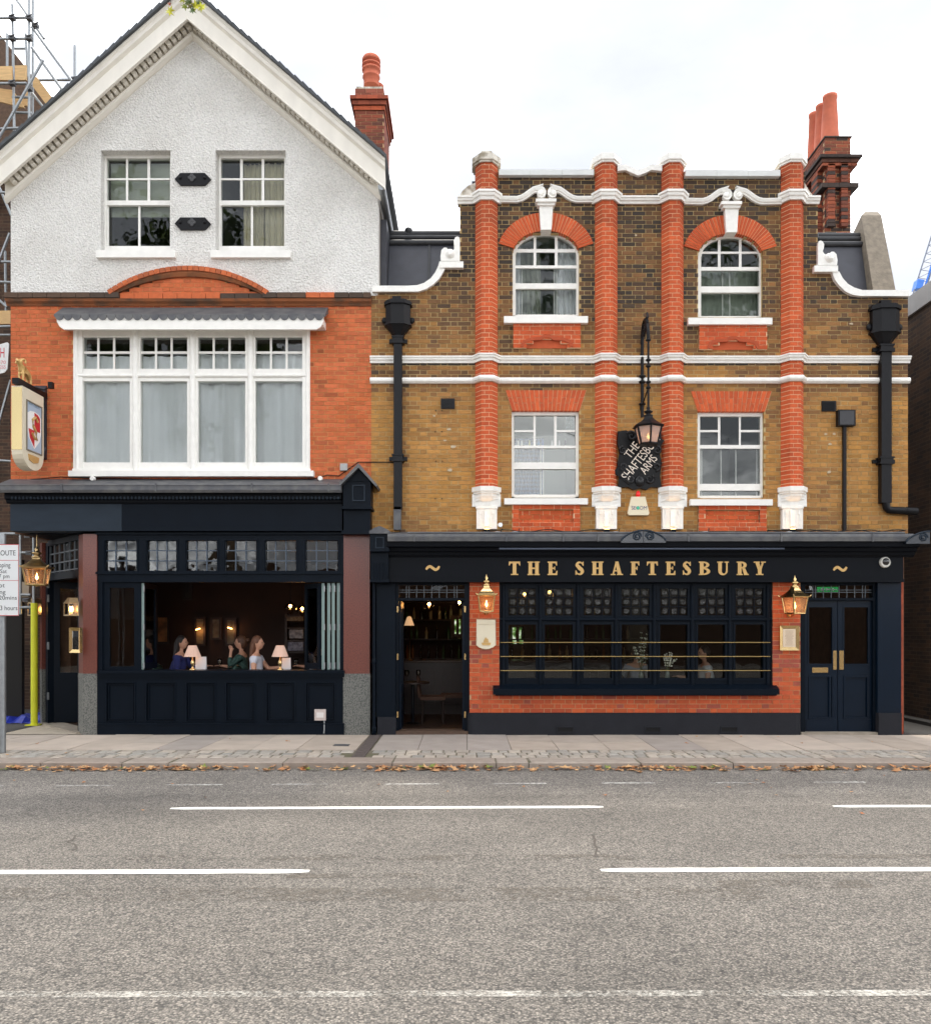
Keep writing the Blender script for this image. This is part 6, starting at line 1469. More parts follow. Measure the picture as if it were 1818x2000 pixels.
# alarm box
y = YU-.09; q = MB(); q.pprism([(1233, 970), (1260, 970), (1268, 1002), (1266, 1006), (1229, 1006), (1226, 1002)], y, YU); AB = tag(q.build('alarm_box', mat('cream_alarm', C(228, 216, 186), .45)), 'cream trapezoid alarm box with red lamp below the black carved plaque', 'alarm box')
q = MB(); q.lathe([(.028, fz(970, y)), (.036, fz(967, y)), (.036, fz(963, y)), (.024, fz(959, y)), (.006, fz(958, y))], fx(1247, y), y+.04, 14); q.build('red_lamp', mat('red_lens', C(214, 26, 24), .25, emit=(1, .03, .02, 1), estr=.04), AB)
text_obj(AB, 'SECOM', fx(1233, y), fx(1263, y), fz(995.5, y), fz(988.5, y), y-.002, mat('alarm_blue', C(24, 46, 110), .5)); q = MB(); q.pb(1243.5, 989, 1248.5, 995, y-.004, y-.003); q.build('green_bar', mat('alarm_green', C(60, 190, 150), .5), AB)
# carved black plaque
y = YU-.06; q = MB(); rr = random.Random(3)
out_ = [(1207, 842), (1222, 840), (1236, 846), (1249, 838), (1262, 846), (1276, 840), (1291, 842), (1292, 866), (1288, 884), (1292, 905), (1289, 930), (1292, 952), (1272, 951), (1262, 957), (1250, 953), (1238, 957), (1226, 951), (1207, 952), (1209, 930), (1206, 905), (1210, 884), (1206, 866)]
q.pprism(out_, y, YU+.02); CP = tag(q.build('carved_plaque', mat('black_gloss_carving', C(12, 12, 14), .4, spec=.2, var=.2, vscale=20)), 'black carved plaque with slanting white house name between two pilasters', 'plaque')
sc_ = MB()
def vol(cx, cy, r, turns, a0, th, sg):
    p = []
    for i in range(30): a = a0+sg*turns*6.28*i/29; k = r*(1-.8*i/29); p.append((fx(cx+k*math.cos(a), y), y-.012, fz(cy-k*math.sin(a), y)))
    sc_.tube(p, [th*(1-.4*i/29) for i in range(30)], 7)
for cx, cy, r, a0, sg in ((1233, 852, 10, 2.6, -1), (1264, 852, 10, .5, 1), (1232, 936, 9, 2.2, 1), (1268, 936, 9, .9, -1), (1216, 880, 8, 1.57, 1), (1283, 880, 8, 1.57, -1), (1218, 912, 8, 4.7, -1), (1281, 912, 8, 4.7, 1)): vol(cx, cy, r, 1.3, a0, .022, sg)
sc_.ball((fx(1249, y), y-.0, fz(940, y)), .085, 14, 1, .5, 1.1); sc_.ball((fx(1246, y), y-.0, fz(922, y)), .03, 10, 1, .6, 1); sc_.build('carving', mat('black_carving_edge', C(18, 18, 21), .3, spec=.4), CP)
bn = MB(); bn.box(-.46, .46, -.02, .0, -.17, .17); bn.xf(Matrix.Translation((fx(1247, y), y, fz(892, y))) @ Matrix.Rotation(-math.radians(52), 4, 'Y')); bn.build('banner', mat('black_banner', C(12, 12, 15), .45, spec=.2), CP)
M_let = mat('cream_letter_paint', C(226, 214, 200), .6)
def slant(s, px, py, ln, ht):
    xx, zz = fx(px, y-.022), fz(py, y-.022); text_obj(CP, s, xx-ln/2, xx+ln/2, zz-ht/2, zz+ht/2, y-.0235, M_let, rot=math.radians(52))
slant('THE', 1234, 879, .27, .135); slant('SHAFTESBURY', 1252, 892, .90, .15); slant('ARMS', 1266, 907, .33, .135)
# hexagonal lamp on its arched iron bracket
YL = -.36
T, z0, z1, r1 = lantern('bracket_lamp', 'black hexagonal lit lamp hanging from an arched iron bracket over the carved plaque', 1266, YL, 789, 872, 56, M_black, math.radians(30), 6, flare=.58, e=4)
b = MB(); xw = fx(1254, YU-.05); yw = YU-.05; xl_ = fx(1266, YL)
b.tube([(xw, yw, fz(815, yw)), (xw, yw, fz(672, yw))], .026, 10)
for py in (735, 746, 789): b.lathe([(.03, fz(py+3, yw)), (.055, fz(py+1.5, yw)), (.055, fz(py-1.5, yw)), (.03, fz(py-3, yw))], xw, yw, 12)
zt_ = fz(672, yw); zc = fz(664, YL); arc = []
for i in range(19): a = math.pi*i/18; t = (1-math.cos(a))/2; arc.append((xw+(xl_-xw)*t, yw+(YL-yw)*t, zt_+(zc-zt_)*t+math.sin(a)*.36))
b.tube(arc, .03, 8)
b.tube([(xl_, YL, zc), (xl_, YL, fz(795, YL))], .018, 10)
for py in (664, 703, 715, 746, 757): b.lathe([(.02, fz(py+3, YL)), (.042, fz(py+1.2, YL)), (.042, fz(py-1.2, YL)), (.02, fz(py-3, YL))], xl_, YL, 12)
b.tube([(xw, yw, fz(792, yw)), (xl_, YL, fz(757, YL))], .012, 8)
for k in range(3):
    p = []
    for i in range(22): a = i*.42; r_ = .13*(1-i/26); t = .3+.2*k; p.append((xw+(xl_-xw)*t, yw+(YL-yw)*t+r_*math.cos(a+k)*.8, zt_+.16+.05*k+r_*math.sin(a+k)))
    b.tube(p, .018, 6)
b.box(xw-.03, xw+.03, yw, YU+.01, fz(700, yw), fz(690, yw)); b.box(xw-.03, xw+.03, yw, YU+.01, fz(800, yw), fz(792, yw))
b.build('bracket', M_black, T)
# hanging sign on the corner
xs_ = X(90); T = thing('hanging_sign', 'cream hanging sign with a red and white shield and gold ram on top', 'sign', (fx(60, -.3), -.3, 4.2))
xp_ = fx(80, -.02)-.05; ys0, ys1 = -.72, -.05              # sign panel runs out from the wall
xc_ = fx(33, ys0)
zt_, zb_ = fz(753, ys0), fz(878, ys0); zm = zb_
bm = MB(); bm.box(xc_-.05, xc_+.05, ys0-.05, YU, zt_+.02, zt_+.11); bm.build('beam', M_black, T)
wb = MB(); wz0, wz1 = fz(898, YU), fz(768, YU); xw_ = xc_+.10
wb.prismx([(YU-.02, wz0), (YU-.09, wz0+.02), (YU-.06, wz0+.14), (YU-.03, wz0+.2), (YU-.04, wz1-.25), (YU-.08, wz1-.1), (YU-.08, wz1+.05), (YU-.02, wz1+.12), (YU+.0, wz1+.12), (YU, wz0)], fx(66, YU), fx(92, YU)); wb.build('wall_plate', mat('navy_bracket', C(30, 34, 44), .4), T)
n = 12; prof = [(ys0, zm), (ys0, zt_), (ys1, zt_), (ys1, zm)]; ym_ = (ys0+ys1)/2
for i in range(1, n): a = math.pi*i/n; prof.append((ym_+(ys1-ym_)*math.cos(a), zm-.26*math.sin(a)))
pn = MB(); pn.prismx(prof, xc_-.085, xc_+.085); PN = pn.build('panel', mat('cream_sign', C(216, 206, 184), .45, var=.03), T)
gl_ = MB(); gl_.box(xc_-.08, xc_+.08, ys0-.006, ys0-.001, zm, zt_-.02); gl_.build('gilt_edge', mat('mirror_gilt', (.8, .62, .3, 1), .08, metal=1), T)
fc_ = xc_+.086; ins = MB(); ins.box(fc_, fc_+.004, ys0+.13, ys1-.09, zm+.04, zt_-.2); ins.build('picture', mat('pale_blue_field', C(166, 182, 200), .5), T)
fr_ = MB()
for q in ((ys0+.11, ys0+.13, zm+.02, zt_-.18), (ys1-.09, ys1-.07, zm+.02, zt_-.18)): fr_.box(fc_-.0, fc_+.014, *q)
fr_.box(fc_, fc_+.014, ys0+.13, ys1-.09, zt_-.2, zt_-.18); fr_.box(fc_, fc_+.014, ys0+.13, ys1-.09, zm+.02, zm+.04); fr_.build('picture_frame', mat('sign_moulding', C(120, 112, 98), .5), T)
def on_face(poly, dx, m, name):
    q = MB(); q.prismx(poly, fc_+.004, fc_+.004+dx); return q.build(name, m, T)
cy_ = (ys0+.13+ys1-.09)/2; hw_ = .19; st0, st1 = zm+.08, zt_-.36
def shield(k): return [(cy_-hw_*k, st1-.02), (cy_-hw_*.6*k, st1+.03), (cy_, st1+.045), (cy_+hw_*.6*k, st1+.03), (cy_+hw_*k, st1-.02), (cy_+hw_*k, st0+.28), (cy_+hw_*.8*k, st0+.15), (cy_, st0), (cy_-hw_*.8*k, st0+.15), (cy_-hw_*k, st0+.28)]
on_face(shield(1.12), .002, mat('shield_white', C(236, 234, 232), .5), 'shield')
M_sr = mat('shield_red', C(190, 36, 44), .45); zmid = (st0+st1)/2+.02
on_face([(cy_, st1+.03), (cy_+hw_*.6, st1+.015), (cy_+hw_*.95, st1-.03), (cy_+hw_*.95, zmid), (cy_, zmid)], .004, M_sr, 'shield_quarter'); on_face([(cy_, zmid), (cy_-hw_*.95, zmid), (cy_-hw_*.95, st0+.28), (cy_-hw_*.75, st0+.15), (cy_, st0+.02)], .004, M_sr, 'shield_quarter')
sg_ = MB(); P_ = [(cy_+.09, st1-.1), (cy_+.02, st1-.04), (cy_-.07, st1-.1), (cy_-.05, zmid+.06), (cy_+.04, zmid-.02), (cy_+.06, zmid-.14), (cy_-.01, st0+.17), (cy_-.09, st0+.24)]
sg_.tube([(fc_+.012, a, b) for a, b in P_], .022, 8); sg_.build('gold_serpentine', M_gold, T)
tx = text_obj(T, 'SHAFTESBURY', 0, .36, 0, .05, 0, mat('sign_blue', C(96, 116, 140), .6), 'lettering'); tx.rotation_euler = (0, 0, math.radians(90)); w0 = WLOC[T.name]; tx.location = (fc_+.006-w0[0], cy_-w0[1], st1+.12-w0[2])
nmp = MB(); nmp.prismx([(ym_-.17, zm-.03), (ym_+.17, zm-.03), (ym_+.14, zm-.12), (ym_, zm-.15), (ym_-.14, zm-.12)], xc_+.084, xc_+.098); nmp.build('gold_nameplate', M_gold, T)
# gold ram
def skin(name, verts, edges, radii, m, parent, sub=1, root=0):
    me = bpy.data.meshes.new(name); me.from_pydata(verts, edges, []); ob = bpy.data.objects.new(name, me); COL.objects.link(ob)
    md = ob.modifiers.new('skin', 'SKIN'); md.use_smooth_shade = True; md.branch_smoothing = .6
    for i, r_ in enumerate(radii):
        r_ = r_ if isinstance(r_, tuple) else (r_, r_); me.skin_vertices[0].data[i].radius = r_
    me.skin_vertices[0].data[root].use_root = True
    sb = ob.modifiers.new('sub', 'SUBSURF'); sb.levels = sub; sb.render_levels = sub
    dg = bpy.context.evaluated_depsgraph_get(); nm = bpy.data.meshes.new_from_object(ob.evaluated_get(dg)); bpy.data.objects.remove(ob)
    mb = MB(); mb.grid([tuple(v.co) for v in nm.vertices], [tuple(p.vertices) for p in nm.polygons], True); bpy.data.meshes.remove(nm)
    return mb.build(name, m, parent) if parent else mb
xr, yr, zr = xc_, ys0+.22, zt_+.11
V = [(0, 0, .17), (0, .14, .17), (0, -.10, .2), (0, -.15, .28), (0, -.22, .29), (.03, -.09, .09), (.03, -.09, .0), (-.03, -.09, .09), (-.03, -.09, 0), (.03, .15, .09), (.03, .15, 0), (-.03, .15, .09), (-.03, .15, 0), (0, .2, .14), (.05, -.13, .33), (.07, -.09, .31), (.075, -.11, .26), (-.05, -.13, .33), (-.07, -.09, .31), (-.075, -.11, .26)]
E = [(0, 1), (0, 2), (2, 3), (3, 4), (2, 5), (5, 6), (2, 7), (7, 8), (1, 9), (9, 10), (1, 11), (11, 12), (1, 13), (3, 14), (14, 15), (15, 16), (3, 17), (17, 18), (18, 19)]
Rr = [.07, .065, .06, .042, .024, .02, .014, .02, .014, .024, .014, .024, .014, .012, .02, .017, .012, .02, .017, .012]
RAM = thing('ram_figure', 'small gilded ram figure standing on the hanging sign beam', 'figure', (xr, yr, zr))
skin('body', [(a+xr, b+yr, c+zr) for a, b, c in V], E, Rr, M_gold, RAM, 2)
sl_ = MB(); sl_.tube([(xc_+.03, -.2, zt_+.11), (xc_+.12, -.12, zt_+.10), (xc_+.2, -.05, zt_+.17)], .012, 6); sl_.box(xc_+.17, xc_+.24, -.09, -.01, zt_+.14, zt_+.24); sl_.build('sign_lamp', M_black, T)
# ---------------------------------------------------------------- inside the bar
M_skin = mat('skin', C(214, 160, 132), .55)
M_dkwood = mat('dark_wood', C(46, 30, 22), .45, var=.2, vscale=8)
M_shade = mat('pleated_shade', C(212, 176, 158), .8, emit=(1, .62, .42, 1), estr=.015)
FLR = .25
def table_lamp(px, Y, zb, lab):
    x = fx(px, Y); T = thing('table_lamp', lab, 'table lamp', (x, Y, zb)); b = MB()
    b.lathe([(.055, zb), (.055, zb+.012), (.022, zb+.025), (.016, zb+.05), (.026, zb+.075), (.032, zb+.11), (.022, zb+.15), (.012, zb+.17), (.010, zb+.23)], x, Y, 16); b.build('stem', M_brass, T)
    s = MB(); n = 48; v = []
    for r_, z in ((.135, zb+.215), (.065, zb+.40)):
        for k in range(n): a = 2*math.pi*k/n; q = r_*(1+(.025 if k % 2 else -.025)); v.append((x+q*math.cos(a), Y+q*math.sin(a), z))
    s.grid(v, [(k, (k+1) % n, n+(k+1) % n, n+k) for k in range(n)]); s.build('shade', M_shade, T); point(T, (x, Y, zb+.3), .6)
table_lamp(376, .25, fz(1310, -.07), 'small brass table lamp with pleated shade beside the navy dressed person')
table_lamp(547, .25, fz(1310, -.07), 'small brass table lamp with pleated shade beside the person in white')
M_card = mat('menu_card', C(206, 206, 208), .8)
for px0, px1, py0, lab in ((381, 402, 1283, 'white folded menu card beside the navy dressed person'), (550, 567, 1285, 'white folded menu card beside the person in white'), (604, 614, 1284, 'white folded menu card behind the half folded window leaf')):
    Y = .32 if px0 < 600 else .9; zb = fz(1310, -.07) if px0 < 600 else FLR+.745; m = MB(); x0, x1 = fx(px0, Y), fx(px1, Y); zt = fz(py0, Y)
    m.grid([(x0, Y, zb), (x1, Y, zb), (x1, Y+.03, zt), (x0, Y+.03, zt), (x0, Y+.07, zb), (x1, Y+.07, zb)], [(0, 1, 2, 3), (4, 3, 2, 5)]); tag(m.build('menu_card', M_card), lab, 'menu')
def wine_glass(x, Y, zb, lab):
    m = MB(); m.lathe([(.034, zb), (.034, zb+.004), (.005, zb+.012), (.004, zb+.09), (.02, zb+.105), (.040, zb+.14), (.042, zb+.17), (.034, zb+.21), (.033, zb+.21), (.040, zb+.17), (.018, zb+.11)], x, Y, 14); tag(m.build('wine_glass', M_lampglass), lab, 'glass')
def bar_table(px, Y, lab):
    x = fx(px, Y); T = thing('table', lab, 'table', (x, Y, FLR)); t = MB(); t.box(x-.35, x+.35, Y-.3, Y+.3, FLR+.705, FLR+.74); t.build('table_top', M_dkwood, T)
    l = MB(); l.lathe([(.2, FLR), (.2, FLR+.02), (.035, FLR+.05), (.03, FLR+.705)], x, Y, 14); l.build('pedestal', M_black, T)
bar_table(412, 1.15, 'dark bar table between the navy dressed person and the person in green'); bar_table(572, 1.0, 'dark bar table in front of the person in white')
wine_glass(fx(429, .95), .95, FLR+.74, 'wine glass by the hand of the person in green'); wine_glass(fx(578, .9), .9, FLR+.74, 'wine glass in front of the person in white')
def chair(x, Y, sg, lab, m, zf=FLR):
    T = thing('chair', lab, 'chair', (x, Y, zf)); s = MB(); s.box(x-.22, x+.22, Y-.22, Y+.22, zf+.42, zf+.48); s.build('seat', m, T); b = MB(); xb = x-sg*.24
    b.tube([(xb, Y-.2, zf+.46), (xb-sg*.03, Y-.2, zf+.8), (xb-sg*.04, Y, zf+.84), (xb-sg*.03, Y+.2, zf+.8), (xb, Y+.2, zf+.46)], .022, 8); b.box(xb-sg*.02-.02, xb-sg*.02+.02, Y-.19, Y+.19, zf+.52, zf+.8); b.build('backrest', m, T)
    for dx in (-.19, .19):
        for dy in (-.19, .19): q = MB(); q.tube([(x+dx, Y+dy, zf), (x+dx*.95, Y+dy*.95, zf+.42)], .017, 6); q.build('leg', M_dkwood, T)
def head_mesh(mb, Mx, L_):
    n, m = 20, 14; v = []
    for j in range(m+1):
        ph = math.pi*j/m; z = -math.cos(ph); rr_ = math.sin(ph)
        for i in range(n):
            th = 2*math.pi*i/n; x, y = rr_*math.cos(th), rr_*math.sin(th); k = max(0, -z)
            px_ = x*.096*(1-.12*k); py_ = y*.076*(1-.30*k**1.6)
            if x > 0: px_ += .024*math.exp(-(y/.2)**2-((z+.08)/.2)**2)+.012*math.exp(-(y/.4)**2-((z+.62)/.2)**2)-.008*math.exp(-((abs(y)-.42)/.2)**2-((z-.12)/.14)**2)
            v.append(tuple(Mx @ Vector((.03+L_+px_, py_, .69+z*.118))))
    mb.grid(v, [(j*n+i, j*n+(i+1) % n, (j+1)*n+(i+1) % n, (j+1)*n+i) for j in range(m) for i in range(n)], True)
    for s_ in (-1, 1): mb.ball(tuple(Mx @ Vector((.018+L_, s_*.077, .685))), .024, 8, .6, .35, 1.2)
def hair_mesh(mb, Mx, L_, kind):
    n, m = 20, 12; v = []; rr_ = random.Random(3)
    for j in range(m+1):
        ph = math.pi*j/m; z = math.cos(ph); r_ = math.sin(ph)
        for i in range(n):
            th = 2*math.pi*i/n; x, y = r_*math.cos(th), r_*math.sin(th); w = 1+rr_.uniform(-.02, .03)
            xx = x*.103; lim = .068+.03*max(0, z-.55)/.45 if z > .35 else .03+.04*(z+.2) if z > -.2 else -.02
            xx = min(xx, lim); v.append(tuple(Mx @ Vector((.018+L_+xx*w, y*.086*w*(1 if z > -.6 else .9), .70+z*.128*w))))
    mb.grid(v, [(j*n+i, (j+1)*n+i, (j+1)*n+(i+1) % n, j*n+(i+1) % n) for j in range(m) for i in range(n)], True)
    if kind == 'long':
        q = []; rows = [(.70, .07, .09, -.03), (.60, .06, .10, -.045), (.50, .05, .105, -.06), (.42, .045, .10, -.065), (.34, .03, .08, -.065), (.31, .012, .05, -.065)]
        for z, a, b, dx in rows:
            for i in range(n): th = 2*math.pi*i/n; q.append(tuple(Mx @ Vector((dx+L_+a*math.cos(th), b*math.sin(th)*(1+.06*math.sin(3*th)), z+.01*math.sin(5*th)))))
        k = len(rows); mb.grid(q, [(j*n+i, (j+1)*n+i, (j+1)*n+(i+1) % n, j*n+(i+1) % n) for j in range(k-1) for i in range(n)], True)
    if kind == 'tied': mb.ball(tuple(Mx @ Vector((-.095+L_, 0, .735))), .042, 10)
def person(x, Y, sg, lab, mtop, mhair, hair='long', raise_=False, reach=False, zf=FLR, lean=.0, away=False, turn=0.0):
    T = thing('person', lab, 'person', (x, Y, zf)); base = zf+.53
    Mx = Matrix.Translation((x, Y, base)) @ Matrix.Rotation(math.pi/2 if away else turn, 4, 'Z') @ Matrix.Diagonal((sg if not away else 1, 1, 1, 1))
    L_ = lean; tr = lambda v: tuple(Mx @ Vector(v))
    spine = [(0, 0, 0), (.0+L_*.3, 0, .18), (.01+L_*.7, 0, .36), (.0+L_, 0, .48), (.015+L_, 0, .54), (.02+L_, 0, .60), (.022+L_, 0, .64), (.022+L_, 0, .66)]
    rs_ = [(.13, .15), (.11, .14), (.12, .16), (.08, .1), (.048, .048), (.046, .046), (.045, .045), (.04, .04)]
    v = list(spine); e = [(i, i+1) for i in range(7)]; r_ = list(rs_)
    def add(p, rad, par): v.append(p); r_.append(rad); e.append((par, len(v)-1)); return len(v)-1
    armT = []
    for s_ in (-1, 1):
        sh = add((.0+L_, s_*.17, .45), (.06, .06), 3); near = s_ < 0
        if raise_ and near: el = add((.17+L_, s_*.2, .27), (.045, .045), sh); wr = add((.17+L_, s_*.13, .50), (.028, .03), el); hand = add((.165+L_, s_*.11, .57), (.034, .018), wr); up = Vector((.01, .0, .05)); base_h = v[hand]
        elif reach or not near: el = add((.16+L_, s_*.22, .24), (.045, .045), sh); wr = add((.37+L_, s_*.16, .27), (.028, .028), el); hand = add((.44+L_, s_*.15, .28), (.02, .034), wr); up = Vector((.05, 0, .0)); base_h = v[hand]
        else: el = add((.02+L_, s_*.23, .18), (.045, .045), sh); wr = add((.24+L_, s_*.13, .16), (.03, .03), el); hand = add((.31+L_, s_*.09, .16), (.02, .034), wr); up = Vector((.05, 0, -.005)); base_h = v[hand]
        side = Vector((0, 1, 0)) if abs(up.x) > abs(up.z) else Vector((1, 0, 0))
        for k, ln in enumerate((.8, 1.0, 1.05, .85)):
            p0 = Vector(base_h)+side*(k-1.5)*.018+up*.5; a = add(tuple(p0), .0095, hand); b = add(tuple(p0+up*.75*ln), .008, a); add(tuple(p0+up*1.25*ln+Vector((.008, 0, -.006))), .007, b)
        th = add(tuple(Vector(base_h)+side*-.032+up*.1), .010, hand); add(tuple(Vector(base_h)+side*-.045+up*.55), .008, th)
        armT.append((sh, el, wr))
        hp = add((.06, s_*.09, -.02), (.085, .085), 0); kn = add((.45, s_*.11, -.02), (.062, .062), hp); an = add((.44, s_*.11, -.44), (.04, .04), kn); add((.56, s_*.11, -.49), (.03, .04), an)
    bo = skin('body', [tr(p) for p in v], e, r_, M_skin, None, 1); head_mesh(bo, Mx, L_); bo.build('body', M_skin, T)
    # top: torso and sleeves a little larger than the body
    tv = [(0, 0, -.02), (.0+L_*.3, 0, .18), (.01+L_*.7, 0, .36), (.005+L_, 0, .50)]; te = [(0, 1), (1, 2), (2, 3)]; trr = [(.155, .175), (.13, .155), (.145, .18), (.105, .125)]
    for sh, el, wr in armT:
        tv.append(v[sh]); te.append((3, len(tv)-1)); trr.append((.088, .088)); i = len(tv)-1; full = 'short' not in lab
        mid = tuple((Vector(v[sh])*.45+Vector(v[el])*.55)); tv.append(mid); te.append((i, i+1)); trr.append((.066, .066))
        if full: tv.append(v[el]); te.append((i+1, i+2)); trr.append((.058, .058)); tv.append(tuple(Vector(v[el])*.2+Vector(v[wr])*.8)); te.append((i+2, i+3)); trr.append((.045, .045))
    skin('top', [tr(p) for p in tv], te, trr, mtop, T, 1)
    lv = []; le = []; lr = []
    for s_ in (-1, 1):
        b = len(lv); lv += [(.0, s_*.08, .0), (.08, s_*.09, -.02), (.45, s_*.11, -.02), (.44, s_*.11, -.42)]; le += [(b, b+1), (b+1, b+2), (b+2, b+3)]; lr += [.1, .1, .075, .055]
        if s_ > 0: le.append((0, b))
    skin('trousers', [tr(p) for p in lv], le, lr, mat('dark_trousers', C(30, 32, 40), .9), T, 1)
    hm = MB(); hair_mesh(hm, Mx, L_, hair); hm.build('hair', mhair, T)
    ey = MB()
    for s_ in (-1, 1): ey.ball(tr((.113+L_, s_*.032, .703)), .009, 8)
    ey.build('eyes', mat('dark_eye', C(30, 24, 22), .3), T)
    li = MB(); li.ball(tr((.118+L_, 0, .635)), .014, 8, .5, 1.4, .5); li.build('lips', mat('lip', C(170, 96, 90), .5), T)
    return T
M_navytop = mat('navy_knit', C(36, 40, 92), .9, var=.15, vscale=30); M_greentop = mat('dark_green_print', C(40, 66, 60), .85, col2=C(70, 96, 88), vscale=28); M_whitetop = mat('white_cotton', C(214, 214, 224), .85, var=.05, vscale=10); M_blacktop = mat('black_knit', C(26, 26, 28), .9)
M_brown = mat('brown_hair', C(92, 60, 42), .6, var=.25, vscale=40); M_dkhair = mat('dark_hair', C(34, 26, 24), .6, var=.2, vscale=40); M_auburn = mat('auburn_hair', C(104, 66, 46), .6, var=.2, vscale=40)
M_gchair = mat('green_leather', C(40, 62, 56), .4, var=.1, vscale=10)
person(fx(343, 1.2), 1.2, 1, 'person in a navy top with dark hair leaning on the bar table', M_navytop, M_dkhair, 'long', lean=.08); chair(fx(338, 1.2), 1.2, 1, 'green chair under the navy dressed person', M_gchair)
person(fx(473, 1.3), 1.3, -1, 'person in a dark green patterned top raising a hand to the face', M_greentop, M_brown, 'tied', raise_=True, reach=True); chair(fx(478, 1.3), 1.3, -1, 'green chair under the person in green', M_gchair)
person(fx(500, .75), .75, 1, 'person with long brown hair in a white short sleeved top', M_whitetop, M_auburn, 'long'); chair(fx(494, .75), .75, 1, 'green chair under the person in white', M_gchair)
person(fx(628, 1.15), 1.15, -1, 'person in black behind the folded window leaves with a hand at the mouth', M_blacktop, M_brown, 'tied', raise_=True); chair(fx(634, 1.15), 1.15, -1, 'green chair under the person in black', M_gchair)
# pendants
M_amber = glass('amber_glass', (1, .72, .42, 1), 1.45); M_bulb = mat('bulb', (1, .75, .4, 1), .5, emit=(1, .6, .25, 1), estr=10)
def pendant(px, py, Y, r_, lab, zc, e=3, group=None):
    x, z = fx(px, Y), fz(py, Y); T = thing('pendant_lamp', lab, 'pendant lamp', (x, Y, z-r_), group); m = MB(); m.lathe([(.03, z+r_*.95), (r_*.6, z+r_*.78), (r_, z+r_*.1), (r_*.96, z-r_*.3), (r_*.6, z-r_*.55), (r_*.25, z-r_*.9), (.01, z-r_)], x, Y, 18); m.build('globe', M_amber, T)
    q = MB(); q.ball((x, Y, z+r_*.35), .03, 8); q.build('bulb', M_bulb, T); q = MB(); q.tube([(x, Y, z+r_*.9), (x, Y, zc)], .006, 6); q.lathe([(.03, z+r_*.9), (.035, z+r_*1.05), (.012, z+r_*1.2)], x, Y, 10); q.build('rod', M_black, T); point(T, (x, Y, z), e)
for px, py, Y in ((567, 1188, 3.0), (590, 1193, 3.3), (608, 1196, 3.6)): pendant(px, py, Y, .12, 'amber glass pendant lamp lit over the corner shelves', 3.2, 2, 'amber pendants over the corner shelves')
pendant(838, 1184, 2.4, .11, 'amber glass pendant lamp lit inside the open doorway', 2.85, 2); pendant(897, 1180, 4.2, .1, 'small amber pendant lamp deep inside the open doorway', 2.85, 2)
pendant(1073, 1160, 2.0, .1, 'amber pendant lamp behind the bullseye panes near the lantern', 2.85, 2); pendant(1024, 1164, 3.0, .1, 'amber pendant lamp behind the bullseye panes furthest from the double doors', 2.85, 2)
# framed pictures and picture lights on the bar walls
def picture(px0, py0, px1, py1, Y, c, lab):
    x0, x1, z0, z1 = fx(px0, Y), fx(px1, Y), fz(py1, Y), fz(py0, Y); T = thing('framed_picture', lab, 'picture', ((x0+x1)/2, Y, z0)); f = MB(); frame4(f, x0, x1, z0, z1, .05, Y-.03, Y+.0); f.build('frame', M_dkwood, T); p = MB(); p.box(x0+.05, x1-.05, Y-.015, Y, z0+.05, z1-.05); p.build('print', mat('print_%d' % px0, c, .6, col2=(c[0]*.4, c[1]*.4, c[2]*.4, 1), vscale=5), T)
picture(305, 1202, 332, 1258, 5.55, C(176, 120, 74), 'framed print with warm orange paper on the bar wall')
picture(380, 1205, 402, 1262, 5.55, C(120, 112, 92), 'framed pale print below the first picture light'); picture(411, 1206, 433, 1250, 5.55, C(112, 104, 90), 'framed print between the two picture lights'); picture(440, 1207, 462, 1262, 5.55, C(96, 100, 96), 'framed grey print below the second picture light'); picture(357, 1135, 376, 1172, 5.55, C(60, 50, 40), 'dark framed print high on the bar wall')
for px, py, sg, lab in ((386.5, 1229, 1, 'small glowing picture light over the pale print'), (449, 1227, -1, 'small glowing picture light over the grey print')):
    Y = 5.4; x, z = fx(px, Y), fz(py, Y); T = thing('picture_light', lab, 'picture light', (x, Y, z)); q = MB(); q.tube([(x-.05, Y, z-.015*sg), (x+.05, Y, z+.015*sg)], .012, 8); q.build('tube', mat('orange_glow', (1, .4, .1, 1), .5, emit=(1, .35, .08, 1), estr=4), T); q = MB(); q.tube([(x, Y+.01, z+.01), (x, 5.6, z+.06)], .008, 6); q.build('arm', M_brass, T); point(T, (x, Y-.03, z-.05), 1.2, (1, .45, .15))
# corner shelves with pale boxes
Y = 4.6; T = thing('shelf_unit', 'dark shelf unit with pale patterned panels at the back of the bar', 'shelves', (fx(592, Y), Y, FLR)); f = MB(); x0, x1 = fx(556, Y), fx(634, Y)
f.box(x0, x0+.05, Y, Y+.3, FLR, fz(1200, Y)); f.box(x1-.05, x1, Y, Y+.3, FLR, fz(1200, Y))
for py in (1202, 1226, 1250, 1273): f.box(x0+.05, x1-.05, Y, Y+.3, fz(py+2.5, Y), fz(py, Y))
f.build('frame', M_dkwood, T)
for i, (a, b, t, u, c) in enumerate(((560, 592, 1205, 1213, C(120, 110, 92)), (600, 612, 1205, 1222, C(140, 128, 104)), (565, 592, 1230, 1247, C(150, 158, 170)), (600, 628, 1230, 1247, C(126, 122, 96)), (562, 592, 1254, 1271, C(136, 146, 168)))):
    q = MB(); q.pb(a, t, b, u, Y-.02, Y+.1); q.build('panel', mat('shelf_panel_%d' % i, c, .6, col2=(c[0]*.45, c[1]*.45, c[2]*.5, 1), vscale=14), T)
